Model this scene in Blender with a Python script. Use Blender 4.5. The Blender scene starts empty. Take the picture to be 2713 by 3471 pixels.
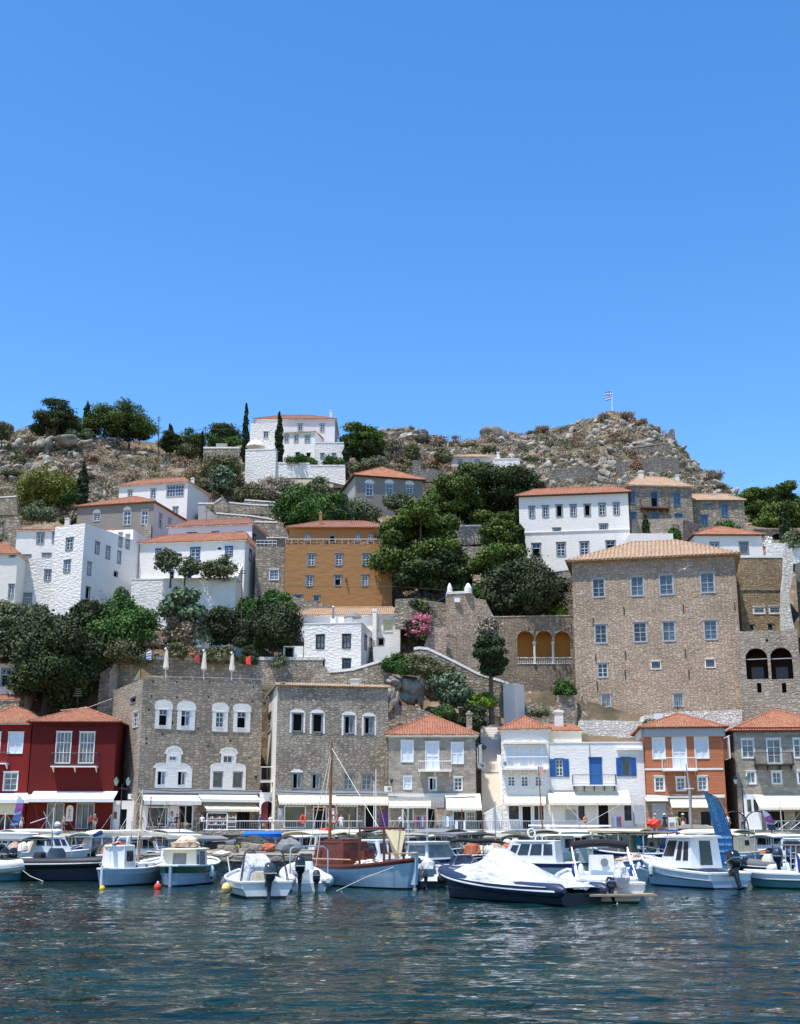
import bpy, math, random
import numpy as np
from mathutils import Vector as V3
random.seed(7); rng = np.random.default_rng(7)
# short names for much used material and part names
PAW = 'paint_white'; WSM = 'white_smooth'; WRO = 'white_rough'; LGF = 'lightgrey_frame'; GLC = 'glass_curtain'; GLB = 'glass_blue'; AWC = 'awning_cream'; AWW = 'awning_white'; STW = 'stone_wall'; SCG = 'scrub_green'; SHD = 'shop_door'; BLF = 'black_frame'; STO = 'stone_warm'; STC = 'stone_chalk'; CAK = 'canvas_khaki'; SHW = 'sheet_white'; STR = 'stone_ruin'; RUB = 'rubber_black'; PID = 'pine_dark'; GBL = 'gel_blue'; GNA = 'gel_navy'; CCR = 'cabin_cruiser'; MOB = 'motor_black'; INB = 'inflatable_boat'
S = bpy.context.scene; COL = S.collection; R = math.radians
# ---------------- camera (photo pixels: 2713 x 3471, focal length 4180 px, pitched up 14.5 deg) ----------------
F, CX, CY, PT, CZ = 4180.0, 1356.5, 1735.5, R(14.5), 2.5
cam = bpy.data.cameras.new("camera"); camo = bpy.data.objects.new("camera", cam); COL.objects.link(camo)
camo.location = (0, 0, CZ); camo.rotation_euler = (R(90) + PT, 0, 0)
cam.sensor_fit = 'VERTICAL'; cam.sensor_height = 24; cam.lens = 24 * F / 3471; cam.clip_start = .5; cam.clip_end = 6000
S.camera = camo
# ---------------- sky, sun, exposure ----------------
TOSUN = V3((-.80, -.78, 3.2)).normalized()
EL = math.asin(TOSUN.z); AZ = math.atan2(TOSUN.x, TOSUN.y)
w = bpy.data.worlds.new("World"); S.world = w; w.use_nodes = True; nt = w.node_tree
bg = nt.nodes['Background']; sk = nt.nodes.new('ShaderNodeTexSky'); sk.sky_type = 'NISHITA'; sk.sun_disc = False
sk.sun_elevation = EL; sk.sun_rotation = AZ; sk.air_density = 1.0; sk.dust_density = .25; sk.ozone_density = 2.6; sk.altitude = 0
hs = nt.nodes.new('ShaderNodeHueSaturation'); hs.inputs['Saturation'].default_value = 1.3; hs.inputs['Value'].default_value = 1.34
hs.inputs['Hue'].default_value = .503
nt.links.new(sk.outputs[0], hs.inputs['Color']); nt.links.new(hs.outputs[0], bg.inputs[0]); bg.inputs[1].default_value = .148
sl = bpy.data.lights.new("sun", 'SUN'); sl.energy = 4.9; sl.angle = R(.53); sl.color = (1, .955, .89)
so = bpy.data.objects.new("sun", sl); COL.objects.link(so); so.rotation_euler = (-TOSUN).to_track_quat('-Z', 'Y').to_euler(); so.location = (-40, -20, 150)
S.view_settings.view_transform = 'Standard'; S.view_settings.look = 'None'; S.view_settings.exposure = .34; S.view_settings.gamma = 1
S.cycles.max_bounces = 5; S.cycles.diffuse_bounces = 3; S.cycles.glossy_bounces = 3; S.cycles.transparent_max_bounces = 6
# ---------------- pixel -> world ----------------
def ray(px, py):
    a, b = (px - CX) / F, (CY - py) / F
    y = math.cos(PT) - b * math.sin(PT); z = math.sin(PT) + b * math.cos(PT)
    return a / y, z / y
def W(px, py, Y):
    a, b = ray(px, py); return V3((a * Y, Y, CZ + b * Y))
def Wz(px, py, z):                       # where the ray meets height z
    a, b = ray(px, py); Y = (z - CZ) / b; return V3((a * Y, Y, z))
def XY(px, Y, py=2815): return W(px, py, Y).x
# ---------------- materials ----------------
MATS = {}
class NT:
    def __init__(s, name, rough=.8, spec=.3):
        s.m = bpy.data.materials.new(name); s.m.use_nodes = True; s.t = s.m.node_tree; s.b = s.t.nodes['Principled BSDF']
        s.b.inputs['Roughness'].default_value = rough; s.b.inputs['Specular IOR Level'].default_value = spec
    def n(s, ty, **k):
        x = s.t.nodes.new('ShaderNode' + ty)
        for a, v in k.items():
            if a.startswith('i_'):
                key = a[2:]; key = int(key) if key.isdigit() else key.replace('_', ' ')
                x.inputs[key].default_value = v
            else: setattr(x, a, v)
        return x
    def l(s, a, b): s.t.links.new(a, b)
    def co(s, scale=(1, 1, 1), kind='UV', off=(0, 0, 0)):
        tc = s.n('TexCoord'); mp = s.n('Mapping'); mp.inputs['Scale'].default_value = scale; mp.inputs['Location'].default_value = off
        s.l(tc.outputs[kind], mp.inputs[0]); return mp.outputs[0]
    def noise(s, vec, sc, det=4, rough=.6):
        x = s.n('TexNoise'); x.inputs['Scale'].default_value = sc; x.inputs['Detail'].default_value = det; x.inputs['Roughness'].default_value = rough
        s.l(vec, x.inputs['Vector']); return x.outputs[0]
    def ramp(s, fac, stops):
        r = s.n('ValToRGB'); e = r.color_ramp.elements
        while len(e) < len(stops): e.new(.5)
        for el, (p, c) in zip(e, stops): el.position = p; el.color = (*c, 1) if len(c) == 3 else c
        s.l(fac, r.inputs[0]); return r.outputs[0]
    def mix(s, f, a, b, mode='MIX'):
        x = s.n('MixRGB', blend_type=mode)
        for i, v in enumerate((f, a, b)):
            if hasattr(v, 'links'): s.l(v, x.inputs[i])
            else: x.inputs[i].default_value = v if i == 0 else (*v, 1)
        return x.outputs[0]
    def math(s, op, a, b=0.0):
        x = s.n('Math', operation=op)
        for i, v in enumerate((a, b)):
            if hasattr(v, 'links'): s.l(v, x.inputs[i])
            else: x.inputs[i].default_value = v
        return x.outputs[0]
    def col(s, c):
        if hasattr(c, 'links'): s.l(c, s.b.inputs['Base Color'])
        else: s.b.inputs['Base Color'].default_value = (*c, 1)
    def bump(s, h, strength=.5, dist=.05):
        x = s.n('Bump'); x.inputs['Strength'].default_value = strength; x.inputs['Distance'].default_value = dist
        s.l(h, x.inputs['Height']); s.l(x.outputs[0], s.b.inputs['Normal'])
def sc3(c, k): return tuple(min(1, x * k) for x in c)
def M(key):
    if key in MATS: return MATS[key]
    m = MATDEF[key]() if key in MATDEF else None
    if m is None: raise KeyError(key)
    MATS[key] = m.m if isinstance(m, NT) else m; return MATS[key]
MATDEF = {}
def D(key):
    def f(fn): MATDEF[key] = fn; return fn
    return f
def simple(key, c, rough=.6, metal=0, var=.12, bump=0, sc=3, spec=.4):
    def f():
        n = NT(key, rough, spec); n.b.inputs['Metallic'].default_value = metal
        v = n.noise(n.co(kind='Object'), sc, 5)
        n.col(n.ramp(v, [(.25, sc3(c, 1 - var)), (.75, sc3(c, 1 + var))]))
        if bump: n.bump(v, bump, .04)
        return n
    MATDEF[key] = f
def stone(key, c1, c2, mortar, bw=.5, bh=.24, warp=.12, bump=1.0, msize=.022, stain=.5, pale=None):
    def f():
        n = NT(key, .92, .15); uv = n.co()
        nz = n.n('TexNoise'); nz.inputs['Scale'].default_value = 1.7; nz.inputs['Detail'].default_value = 3; n.l(uv, nz.inputs['Vector'])
        vm = n.n('VectorMath', operation='MULTIPLY_ADD'); n.l(nz.outputs['Color'], vm.inputs[0]); vm.inputs[1].default_value = (warp * 2, warp * 1.3, 0); n.l(uv, vm.inputs[2])
        b = n.n('TexBrick'); n.l(vm.outputs[0], b.inputs['Vector']); b.inputs['Scale'].default_value = 1
        b.inputs['Brick Width'].default_value = bw; b.inputs['Row Height'].default_value = bh; b.inputs['Mortar Size'].default_value = msize
        b.inputs['Mortar Smooth'].default_value = .5; b.inputs['Color1'].default_value = (0, 0, 0, 1); b.inputs['Color2'].default_value = (1, 1, 1, 1); b.inputs['Mortar'].default_value = (.5, .5, .5, 1)
        b.offset = .5; b.squash = .8; b.squash_frequency = 3
        vo = n.n('TexVoronoi', feature='F1'); mp = n.n('Mapping'); mp.inputs['Scale'].default_value = (1 / bw, 1 / bh, 1); n.l(vm.outputs[0], mp.inputs[0]); n.l(mp.outputs[0], vo.inputs['Vector']); vo.inputs['Scale'].default_value = 1
        ve = n.n('TexVoronoi', feature='DISTANCE_TO_EDGE'); n.l(mp.outputs[0], ve.inputs['Vector']); ve.inputs['Scale'].default_value = 1
        if 'ashlar' in key: joint = b.outputs['Fac']
        else: vo.inputs['Randomness'].default_value = ve.inputs['Randomness'].default_value = .6; joint = n.ramp(ve.outputs['Distance'], [(.02, (.95,) * 3), (.15, (0, 0, 0))])
        fine = n.noise(uv, 9, 5); big = n.noise(uv, .16, 4, .65)
        t = n.mix(.45 if 'ashlar' in key else 1, b.outputs['Color'], vo.outputs['Color']); bw_ = n.n('RGBToBW'); n.l(t, bw_.inputs[0])
        c = n.ramp(bw_.outputs[0], [(.2, c1), (.8, c2)])
        c = n.mix(joint, c, mortar)
        c = n.mix(n.math('MULTIPLY', fine, .55), c, sc3(c2, 1.15))
        st = n.ramp(big, [(.35, (1, 1, 1)), (.62, (1 - stain * .62,) * 3)])
        c = n.mix(1, c, st, 'MULTIPLY')
        if pale: c = n.mix(n.ramp(n.noise(uv, .22, 5, .7), [(.44, (0, 0, 0)), (.62, (.75,) * 3)]), c, pale)
        n.col(c)
        h = n.math('SUBTRACT', n.math('ADD', n.math('MULTIPLY', bw_.outputs[0], .35), n.math('MULTIPLY', fine, .6)), n.math('MULTIPLY', joint, 1.0))
        n.bump(h, bump, .07); return n
    MATDEF[key] = f
def plaster(key, c, rowbump=.5, stain=.25, big=.3, tint=(.55, .5, .44), dist=.08, sc=(1.6, 5)):
    def f():
        n = NT(key, .85, .2); uv = n.co(); uv2 = n.co((sc[0], sc[1], 1))
        a = n.noise(uv2, 1, 5, .6); bb = n.noise(uv, big, 5, .7); fine = n.noise(uv, 7, 4)
        streak = n.noise(n.co((1.4, .12, 1)), 1, 5, .7)
        k = n.ramp(n.math('MULTIPLY', bb, n.math('ADD', streak, .45)), [(.46, (0, 0, 0)), (.72, (1, 1, 1))])
        cc = n.mix(n.math('MULTIPLY', k, stain), c, tint); cc = n.mix(n.math('MULTIPLY', fine, .12), cc, sc3(c, .6))
        n.col(cc); n.bump(n.math('ADD', a, n.math('MULTIPLY', fine, .15)), rowbump, dist); return n
    MATDEF[key] = f
stone('stone_grey', (.20, .16, .12), (.53, .44, .34), (.19, .155, .12), .55, .27)
stone('stone_grey2', (.14, .115, .09), (.48, .405, .315), (.12, .10, .08), .5, .27, .2, 1, .035, .45, pale=(.42, .37, .30))
stone('stone_brown', (.36, .265, .185), (.62, .48, .36), (.24, .175, .125), .44, .2, .22, .9, .03, .45)
stone('stone_brown2', (.22, .15, .085), (.48, .35, .20), (.2, .14, .09), .5, .25, .2, .9)
stone(STW, (.19, .16, .12), (.50, .42, .32), (.14, .12, .09), .6, .3, .3, 1, .035)
stone('stone_ashlar', (.22, .19, .15), (.46, .395, .315), (.25, .215, .175), .62, .30, .04, .45, .02, .3)
stone(STR, (.12, .11, .10), (.34, .31, .27), (.12, .11, .095), .5, .28, .3, 1, .04)
stone(STO, (.25, .21, .155), (.48, .41, .32), (.27, .23, .18), .6, .3, .1, .8)
stone('stone_pink', (.32, .17, .12), (.55, .42, .33), (.35, .27, .21), .4, .26, .2, .8)
stone(STC, (.55, .5, .42), (.82, .78, .7), (.5, .44, .36), .45, .24, .35, 1, .03, .2)
plaster('white', (.82, .77, .705), .55, .35)
plaster(WSM, (.82, .775, .715), .22, .3, sc=(.9, .9))
plaster(WRO, (.82, .77, .705), 1.0, .4, dist=.2, sc=(1.9, 3.6))
plaster('white_cream', (.80, .74, .64), .4, .35)
plaster('cream', (.78, .70, .56), .3, .35)
plaster('pinkish', (.74, .62, .56), .3, .3)
plaster('lilac', (.75, .685, .675), .3, .2)
plaster('ochre', (.37, .19, .075), .8, .35, .25, (.30, .17, .08), .10, (.7, 1.5))
plaster('red', (.125, .013, .011), .2, .35, .35, (.12, .02, .02), sc=(.8, .8))
plaster('redlight', (.22, .02, .016), .2, .3, .35, (.2, .03, .03), sc=(.8, .8))
plaster('greyplaster', (.27, .24, .205), .6, .5, .35, (.18, .17, .15))
plaster('loggia', (.62, .30, .08), .3, .4, .5, (.4, .28, .18))
plaster('concrete', (.42, .39, .35), .5, .6, .4, (.22, .2, .18))
stone('stain_wall', (.20, .15, .10), (.40, .31, .22), (.17, .13, .095), .42, .2, .2, .9, .03, .75)
@D('orange')
def _():
    n = NT('orange', .85, .2); uv = n.co(); b = n.n('TexBrick'); n.l(uv, b.inputs['Vector']); b.inputs['Scale'].default_value = 1
    b.inputs['Brick Width'].default_value = 30; b.inputs['Row Height'].default_value = .62; b.inputs['Mortar Size'].default_value = .025
    c = n.mix(n.noise(uv, .9, 5), (.38, .125, .055), (.52, .19, .09)); c = n.mix(n.math('MULTIPLY', b.outputs['Fac'], .4), c, (.6, .3, .18)); n.col(c)
    n.bump(n.math('MULTIPLY', b.outputs['Fac'], -1), .5, .03); return n
@D('tile')
def _(): return tile_mat('tile', (.25, .085, .045), (.36, .145, .08), (.37, .23, .15))
@D('tile_old')
def _(): return tile_mat('tile_old', (.29, .165, .095), (.43, .29, .185), (.40, .32, .235))
@D('tile_dark')
def _(): return tile_mat('tile_dark', (.21, .075, .05), (.30, .135, .09), (.30, .19, .135))
def tile_mat(k, a, b, c):
    n = NT(k, .85, .2); uv = n.co((1 / .27, 1 / .38, 1)); w_ = n.n('TexWhiteNoise', noise_dimensions='2D'); fl = n.n('VectorMath', operation='FLOOR'); n.l(uv, fl.inputs[0]); n.l(fl.outputs[0], w_.inputs['Vector'])
    cc = n.ramp(w_.outputs['Value'], [(0, a), (.55, b), (1, c)]); cc = n.mix(n.ramp(n.noise(n.co(), .5, 5), [(.45, (0, 0, 0)), (.75, (.6, .6, .6))]), cc, sc3(a, .6)); n.col(cc)
    fr = n.n('VectorMath', operation='FRACTION'); n.l(uv, fr.inputs[0]); sp = n.n('SeparateXYZ'); n.l(fr.outputs[0], sp.inputs[0]); n.bump(sp.outputs[1], -.6, .05); return n
@D('rock')
def _():
    n = NT('rock', .95, .1); g = n.co(kind='Object'); a = n.noise(g, .7, 6, .65); b = n.noise(g, 4, 6, .7)
    c = n.ramp(a, [(.3, (.14, .128, .108)), (.5, (.31, .285, .24)), (.68, (.52, .49, .43))]); c = n.mix(n.ramp(b, [(.4, (0, 0, 0)), (.75, (.3, .3, .3))]), c, (.36, .25, .16)); n.col(c)
    n.bump(b, 1, .25); return n
@D('hill')
def _():
    n = NT('hill', 1, .05); g = n.co(kind='Object'); a = n.noise(g, .09, 8, .7); b = n.noise(g, .6, 8, .75)
    c = n.ramp(a, [(.36, (.09, .075, .05)), (.46, (.18, .14, .095)), (.56, (.25, .175, .11)), (.68, (.36, .31, .24))]); c = n.mix(n.ramp(b, [(.56, (0, 0, 0)), (.62, (.7, .7, .7))]), c, (.42, .39, .34))
    c = n.mix(n.ramp(n.noise(g, .35, 6, .7), [(.55, (0, 0, 0)), (.62, (.8, .8, .8))]), c, (.10, .10, .055)); n.col(c); n.bump(b, 1, .6); return n
@D('paving')
def _():
    n = NT('paving', .9, .2); g = n.co(kind='Object'); n.col(n.ramp(n.noise(g, 2, 6), [(.3, (.30, .27, .23)), (.7, (.52, .48, .42))])); return n
def leafmat(key, a, b, c, sc=.45):
    def f():
        n = NT(key, .75, .15); g = n.co(kind='Object'); x = n.noise(g, sc, 3, .7); y = n.noise(g, 5, 2)
        n.col(n.mix(n.math('MULTIPLY', y, .6), n.ramp(x, [(.34, a), (.5, sc3(b, 1.2)), (.66, sc3(c, 1.35))]), sc3(b, 1.5)))
        return n
    MATDEF[key] = f
leafmat('pine', (.025, .042, .012), (.055, .085, .018), (.12, .155, .028))
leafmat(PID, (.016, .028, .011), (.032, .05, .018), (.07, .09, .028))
leafmat('cypress', (.013, .024, .011), (.024, .04, .016), (.045, .062, .024))
leafmat('olive', (.05, .062, .03), (.10, .12, .062), (.19, .21, .125))
leafmat('fig', (.02, .045, .012), (.04, .085, .02), (.08, .15, .035))
leafmat('bright', (.05, .09, .015), (.10, .17, .02), (.20, .28, .03))
leafmat('yellowgreen', (.06, .07, .015), (.12, .135, .028), (.22, .22, .045))
leafmat('darkoak', (.022, .03, .013), (.04, .052, .024), (.085, .10, .045))
leafmat('dry', (.12, .095, .065), (.22, .17, .115), (.33, .27, .19))
leafmat('dry_grey', (.13, .115, .085), (.22, .19, .14), (.33, .29, .22))
leafmat('dry_red', (.13, .075, .045), (.22, .135, .08), (.32, .22, .14))
leafmat(SCG, (.05, .055, .025), (.10, .105, .05), (.17, .165, .085))
leafmat('pink_flower', (.30, .06, .11), (.42, .12, .17), (.52, .24, .27), 2)
leafmat('white_flower', (.5, .5, .4), (.75, .72, .62), (.85, .82, .75), 2)
leafmat('agave', (.04, .07, .04), (.09, .13, .075), (.19, .24, .15), 2)
simple('bark', (.10, .075, .055), .95, sc=2, var=.4, bump=.6)
simple(PAW, (.80, .80, .79), .5, var=.05); simple('gel', (.75, .745, .72), .25, var=.1, spec=.5)
simple(GBL, (.40, .50, .56), .3, var=.1); simple('gel_teal', (.13, .28, .32), .3, var=.15); simple('gel_cream', (.76, .70, .56), .4, var=.08)
simple(GNA, (.015, .025, .09), .3); simple('gel_green', (.012, .075, .035), .3, var=.2); simple('boot', (.012, .02, .035), .5)
simple('grey_frame', (.21, .225, .235), .6); simple(LGF, (.38, .39, .39), .6); simple('blue_frame', (.10, .19, .32), .5); simple('navy_frame', (.02, .05, .2), .5)
simple(BLF, (.02, .018, .016), .5); simple('pale_blue', (.30, .42, .52), .55); simple('shutter_blue', (.025, .12, .33), .5, var=.1); simple('shutter_white', (.70, .73, .76), .5, var=.05)
simple('iron', (.025, .025, .028), .5); simple('steel', (.55, .56, .57), .28, .9, var=.1); simple('chrome', (.7, .7, .7), .15, 1, var=.03); simple('galv', (.38, .40, .42), .45, .5)
simple('wood', (.20, .085, .04), .6, sc=4, var=.4); simple('mahogany', (.13, .028, .016), .38, sc=5, var=.35); simple('wood_pale', (.42, .27, .14), .6, sc=4, var=.3); simple('mastwood', (.26, .10, .035), .5, sc=3, var=.3)
simple('plank', (.34, .25, .17), .8, sc=3, var=.3); simple(RUB, (.018, .019, .022), .55, var=.2); simple('rubber_navy', (.02, .035, .075), .45, var=.2); simple('rubber_grey', (.11, .115, .125), .55, var=.15); simple('rubber_white', (.66, .68, .68), .5, var=.06); simple('rubber_cream', (.74, .70, .58), .6, var=.08)
simple('hypalon_top', (.30, .35, .40), .5); simple(MOB, (.014, .017, .022), .18, var=.1, spec=.6); simple('motor_grey', (.05, .062, .072), .2, .3, var=.15, spec=.6)
simple('orange_red', (.75, .05, .02), .5, var=.15); simple('buoy_red', (.78, .05, .03), .45); simple('buoy_yellow', (.75, .55, .01), .45); simple('fender_blue', (.012, .05, .33), .4); simple('fender_yellow', (.85, .62, .20), .5)
simple('canvas_blue', (.01, .14, .62), .75, var=.12); simple('canvas_navy', (.012, .03, .12), .8); simple('canvas_black', (.02, .02, .022), .85); simple(CAK, (.36, .33, .24), .85, var=.2); simple('canvas_grey', (.20, .20, .20), .85, var=.2)
simple('canvas_yellow', (.68, .58, .36), .85, var=.15); simple('dark_in', (.014, .013, .013), .9, var=.5); simple('brown_in', (.05, .02, .014), .8, var=.4); simple('net_tan', (.46, .33, .24), .95, sc=6, var=.35, bump=1); simple('net_orange', (.45, .13, .06), .95, sc=6, var=.3, bump=1)  # dark_in: near-black colour standing for unlit interiors and openings
simple('net_dark', (.06, .065, .055), .95, sc=6, var=.5, bump=1); simple('rope', (.60, .54, .44), .9, sc=20, var=.25); simple('tarp_lilac', (.45, .43, .60), .7); simple('tarp_sky', (.30, .50, .80), .7); simple('teal_gear', (.02, .25, .38), .6, var=.3)
simple('green_lamp', (.02, .10, .06), .5); simple('lampglass', (.55, .53, .48), .2); simple('skin', (.42, .24, .16), .6, var=.06); simple('skin_dark', (.16, .08, .05), .6, var=.06); simple('hair', (.03, .02, .015), .6); simple('hair_pale', (.42, .30, .16), .6)
simple('straw', (.66, .52, .30), .8); simple('red_door', (.17, .018, .018), .5); simple('maroon', (.12, .01, .015), .5)
for k_, c_ in dict(black=(.015, .016, .02), white=(.8, .8, .78), blue=(.05, .10, .26), red=(.36, .04, .05), lime=(.3, .65, .06), pink=(.7, .25, .32), green=(.36, .5, .14), navy=(.02, .03, .09), grey=(.25, .26, .28), purple=(.2, .08, .3), sky=(.25, .36, .46), khaki=(.4, .34, .24), orange_=(.7, .28, .06), brown=(.18, .10, .06), rose=(.62, .36, .34)).items(): simple('cloth_' + k_, c_, .85, var=.15, sc=6)
for k_, c_ in dict(banner_top=(.02, .10, .20), banner_mid=(.012, .09, .22), banner_low=(.01, .12, .33), banner_pale=(.45, .48, .58), lettering_blue=(.09, .22, .36), lettering_pale=(.45, .60, .72), lettering_red=(.55, .06, .07), flag_blue=(.02, .12, .5)).items(): simple(k_, c_, .8, var=.12)
@D(AWW)
def _():
    n = NT(AWW, .8, .2); n.col(n.ramp(n.noise(n.co((3, .7, 1)), 1, 4), [(.3, (.64, .62, .56)), (.7, (.78, .76, .71))])); n.bump(n.noise(n.co((2, .3, 1)), 1.3, 2), .5, .06); return n
@D(AWC)
def _():
    n = NT(AWC, .8, .2); n.col(n.ramp(n.noise(n.co((2, .7, 1)), 1, 4), [(.3, (.68, .62, .47)), (.7, (.78, .72, .56))])); n.bump(n.noise(n.co((2, .3, 1)), 1.3, 2), .5, .06); return n
@D(SHW)
def _():
    n = NT(SHW, .7, .2); g = n.co(kind='Object'); v = n.noise(g, 1.3, 3, .5); n.col(n.ramp(v, [(.3, (.42, .43, .45)), (.7, (.58, .58, .58))])); n.bump(n.noise(n.co((1, 3, 1.5), 'Object'), 1.5, 3, .5), 1, .25); return n
@D('glass')
def _():
    n = NT('glass', .08, .6); n.col(n.ramp(n.noise(n.co(kind='Object'), .9, 3), [(.4, (.012, .015, .02)), (.65, (.05, .06, .075))])); return n
@D(GLC)
def _():
    n = NT(GLC, .2, .6); n.col(n.ramp(n.noise(n.co(kind='Object'), 1.5, 3), [(.35, (.07, .075, .08)), (.65, (.20, .205, .21))])); return n
@D(GLB)
def _():
    n = NT(GLB, .12, .6); n.col(n.ramp(n.noise(n.co(kind='Object'), .8, 3), [(.35, (.03, .045, .065)), (.65, (.10, .14, .18))])); return n
@D('windscreen')
def _():
    n = NT('windscreen', .05, .6); n.col((.25, .30, .29)); n.b.inputs['Alpha'].default_value = .45; return n
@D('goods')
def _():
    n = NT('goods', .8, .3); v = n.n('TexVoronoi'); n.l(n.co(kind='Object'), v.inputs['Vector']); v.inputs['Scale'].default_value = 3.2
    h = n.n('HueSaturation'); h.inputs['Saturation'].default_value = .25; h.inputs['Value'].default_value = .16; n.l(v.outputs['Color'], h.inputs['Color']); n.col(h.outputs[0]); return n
@D('water')
def _():
    n = NT('water', .03, .11); n.b.inputs['IOR'].default_value = 1.33; g = n.co((.42, .9, 1), 'Object'); n.col(n.ramp(n.noise(n.co(kind='Object'), .12, 3), [(.4, (.002, .014, .013)), (.6, (.003, .028, .025))]))
    a = n.noise(g, 2.6, 2, .55); b = n.noise(g, 8, 2, .5); n.bump(n.math('ADD', a, n.math('MULTIPLY', b, .3)), .6, .12); return n
# ---------------- mesh builder ----------------
def autouv(me):
    n = len(me.polygons)
    if n == 0: return
    co = np.empty(len(me.vertices) * 3); me.vertices.foreach_get('co', co); co = co.reshape(-1, 3)
    nl = len(me.loops); lv = np.empty(nl, int); me.loops.foreach_get('vertex_index', lv)
    tot = np.empty(n, int); me.polygons.foreach_get('loop_total', tot)
    nr = np.empty(n * 3); me.polygons.foreach_get('normal', nr); nr = nr.reshape(-1, 3)
    t = np.stack([-nr[:, 1], nr[:, 0], np.zeros(n)], 1); ln = np.linalg.norm(t, axis=1); flat = ln < .05; t[flat] = (1, 0, 0); t /= np.linalg.norm(t, axis=1)[:, None]
    b = np.cross(nr, t); t = np.repeat(t, tot, 0); b = np.repeat(b, tot, 0); p = co[lv]
    uv = np.stack([(p * t).sum(1), (p * b).sum(1)], 1).astype(np.float32).ravel()
    me.uv_layers.new(name='UVMap').data.foreach_set('uv', uv)
class MB:
    def __init__(s): s.v = []; s.f = []; s.m = []
    def add(s, vs, fs, m):
        o = len(s.v); s.v += [tuple(x) for x in vs]
        for f in fs: s.f.append([i + o for i in f]); s.m.append(m)
        return s
    def poly(s, pts, m): return s.add(pts, [list(range(len(pts)))], m)
    def obox(s, O, A, B, C, m):                        # corner O and three edge vectors
        O, A, B, C = V3(O), V3(A), V3(B), V3(C); p = [O, O + A, O + A + B, O + B]; p += [x + C for x in p]
        f = [(3, 2, 1, 0), (4, 5, 6, 7), (0, 1, 5, 4), (1, 2, 6, 5), (2, 3, 7, 6), (3, 0, 4, 7)]
        if A.cross(B).dot(C) < 0: f = [tuple(reversed(q)) for q in f]
        return s.add(p, f, m)
    def box(s, c, d, m, yaw=0):
        u = V3((math.cos(yaw), math.sin(yaw), 0)); v = V3((-u.y, u.x, 0)); c = V3(c)
        return s.obox(c - u * d[0] / 2 - v * d[1] / 2 - V3((0, 0, d[2] / 2)), u * d[0], v * d[1], V3((0, 0, d[2])), m)
    def loop(s, rings, m, cap=True, closed=True):      # rings of equal size
        k = len(rings[0]); o = []; vs = [p for r in rings for p in r]
        for i in range(len(rings) - 1):
            for j in range(k if closed else k - 1):
                a, b = i * k + j, i * k + (j + 1) % k; o.append((a, b, b + k, a + k))
        s.add(vs, o, m)
        if cap and closed: s.add(rings[0], [list(range(k))[::-1]], m); s.add(rings[-1], [list(range(k))], m)
        return s
    def tube(s, pts, r, m, n=6):
        pts = [V3(p) for p in pts]; rr = r if isinstance(r, (list, tuple)) else [r] * len(pts); rings = []
        for i, p in enumerate(pts):
            d = (pts[min(i + 1, len(pts) - 1)] - pts[max(i - 1, 0)]).normalized(); a = d.cross(V3((0, 0, 1)))
            a = V3((1, 0, 0)) if a.length < .05 else a.normalized(); b = d.cross(a)
            rings.append([p + (a * math.cos(q) + b * math.sin(q)) * rr[i] for q in [2 * math.pi * k / n for k in range(n)]])
        return s.loop(rings, m)
    def lathe(s, c, prof, m, n=10):                    # prof: (radius, z)
        c = V3(c); return s.loop([[c + V3((r * math.cos(2 * math.pi * k / n), r * math.sin(2 * math.pi * k / n), z)) for k in range(n)] for r, z in prof], m)
    def ell(s, c, r, m, n=10, k=6, jit=0):
        c = V3(c); rg = []
        for i in range(k + 1):
            a = -math.pi / 2 + math.pi * i / k; cr = max(math.cos(a), .02)
            rg.append([c + V3((r[0] * cr * math.cos(q), r[1] * cr * math.sin(q), r[2] * math.sin(a))) * (1 + 0) + V3([random.uniform(-jit, jit) for _ in '123']) for q in [2 * math.pi * j / n for j in range(n)]])
        return s.loop(rg, m)
    def rloft(s, secs, m, n=16, e=.5):                 # secs: (center, half x, half y) rounded rectangles in xy
        rg = []
        for c, a, b in secs:
            c = V3(c); ring = []
            for j in range(n):
                q = 2 * math.pi * (j + .5) / n; x, y = math.cos(q), math.sin(q)
                ring.append(c + V3((a * math.copysign(abs(x) ** e, x), b * math.copysign(abs(y) ** e, y), 0)))
            rg.append(ring)
        return s.loop(rg, m)
    def prism(s, pts, off, m):                         # planar outline pushed by vector off
        off = V3(off); p = [V3(x) for x in pts]; n = len(p); q = [x + off for x in p]
        return s.add(p + q, [list(range(n)), list(range(2 * n - 1, n - 1, -1))] + [(i, i + n, (i + 1) % n + n, (i + 1) % n) for i in range(n)], m)
    def build(s, name, parent=None, off=None, smooth=False, loc=None):
        me = bpy.data.meshes.new(name); v = s.v
        if off is not None: v = [(a - off[0], b - off[1], c - off[2]) for a, b, c in v]
        me.from_pydata(v, [], s.f); ks = list(dict.fromkeys(s.m)); ix = {k: i for i, k in enumerate(ks)}
        for k in ks: me.materials.append(M(k))
        if len(ks) > 1: me.polygons.foreach_set('material_index', [ix[k] for k in s.m])
        if smooth:
            me.polygons.foreach_set('use_smooth', [True] * len(me.polygons)); me.update()
            try: me.set_sharp_from_angle(angle=R(38))
            except Exception: pass
        me.update(); autouv(me)
        o = bpy.data.objects.new(name, me); COL.objects.link(o)
        if parent is not None: o.parent = parent
        if loc is not None: o.location = loc
        return o
class T:                                               # a top-level thing
    def __init__(s, name, label, cat, loc, yaw=0, group=None, kind=None, world=True):
        s.o = bpy.data.objects.new(name, None); COL.objects.link(s.o); s.o.location = loc; s.o.rotation_euler = (0, 0, yaw); s.loc = V3(loc); s.world = world
        s.o.empty_display_size = .3; tagit(s.o, label, cat, group, kind)
    def part(s, name, mb, parent=None, label=None, smooth=False):
        o = mb.build(name, parent or s.o, s.loc if s.world else None, smooth)
        if label: o['label'] = label
        return o
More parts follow.
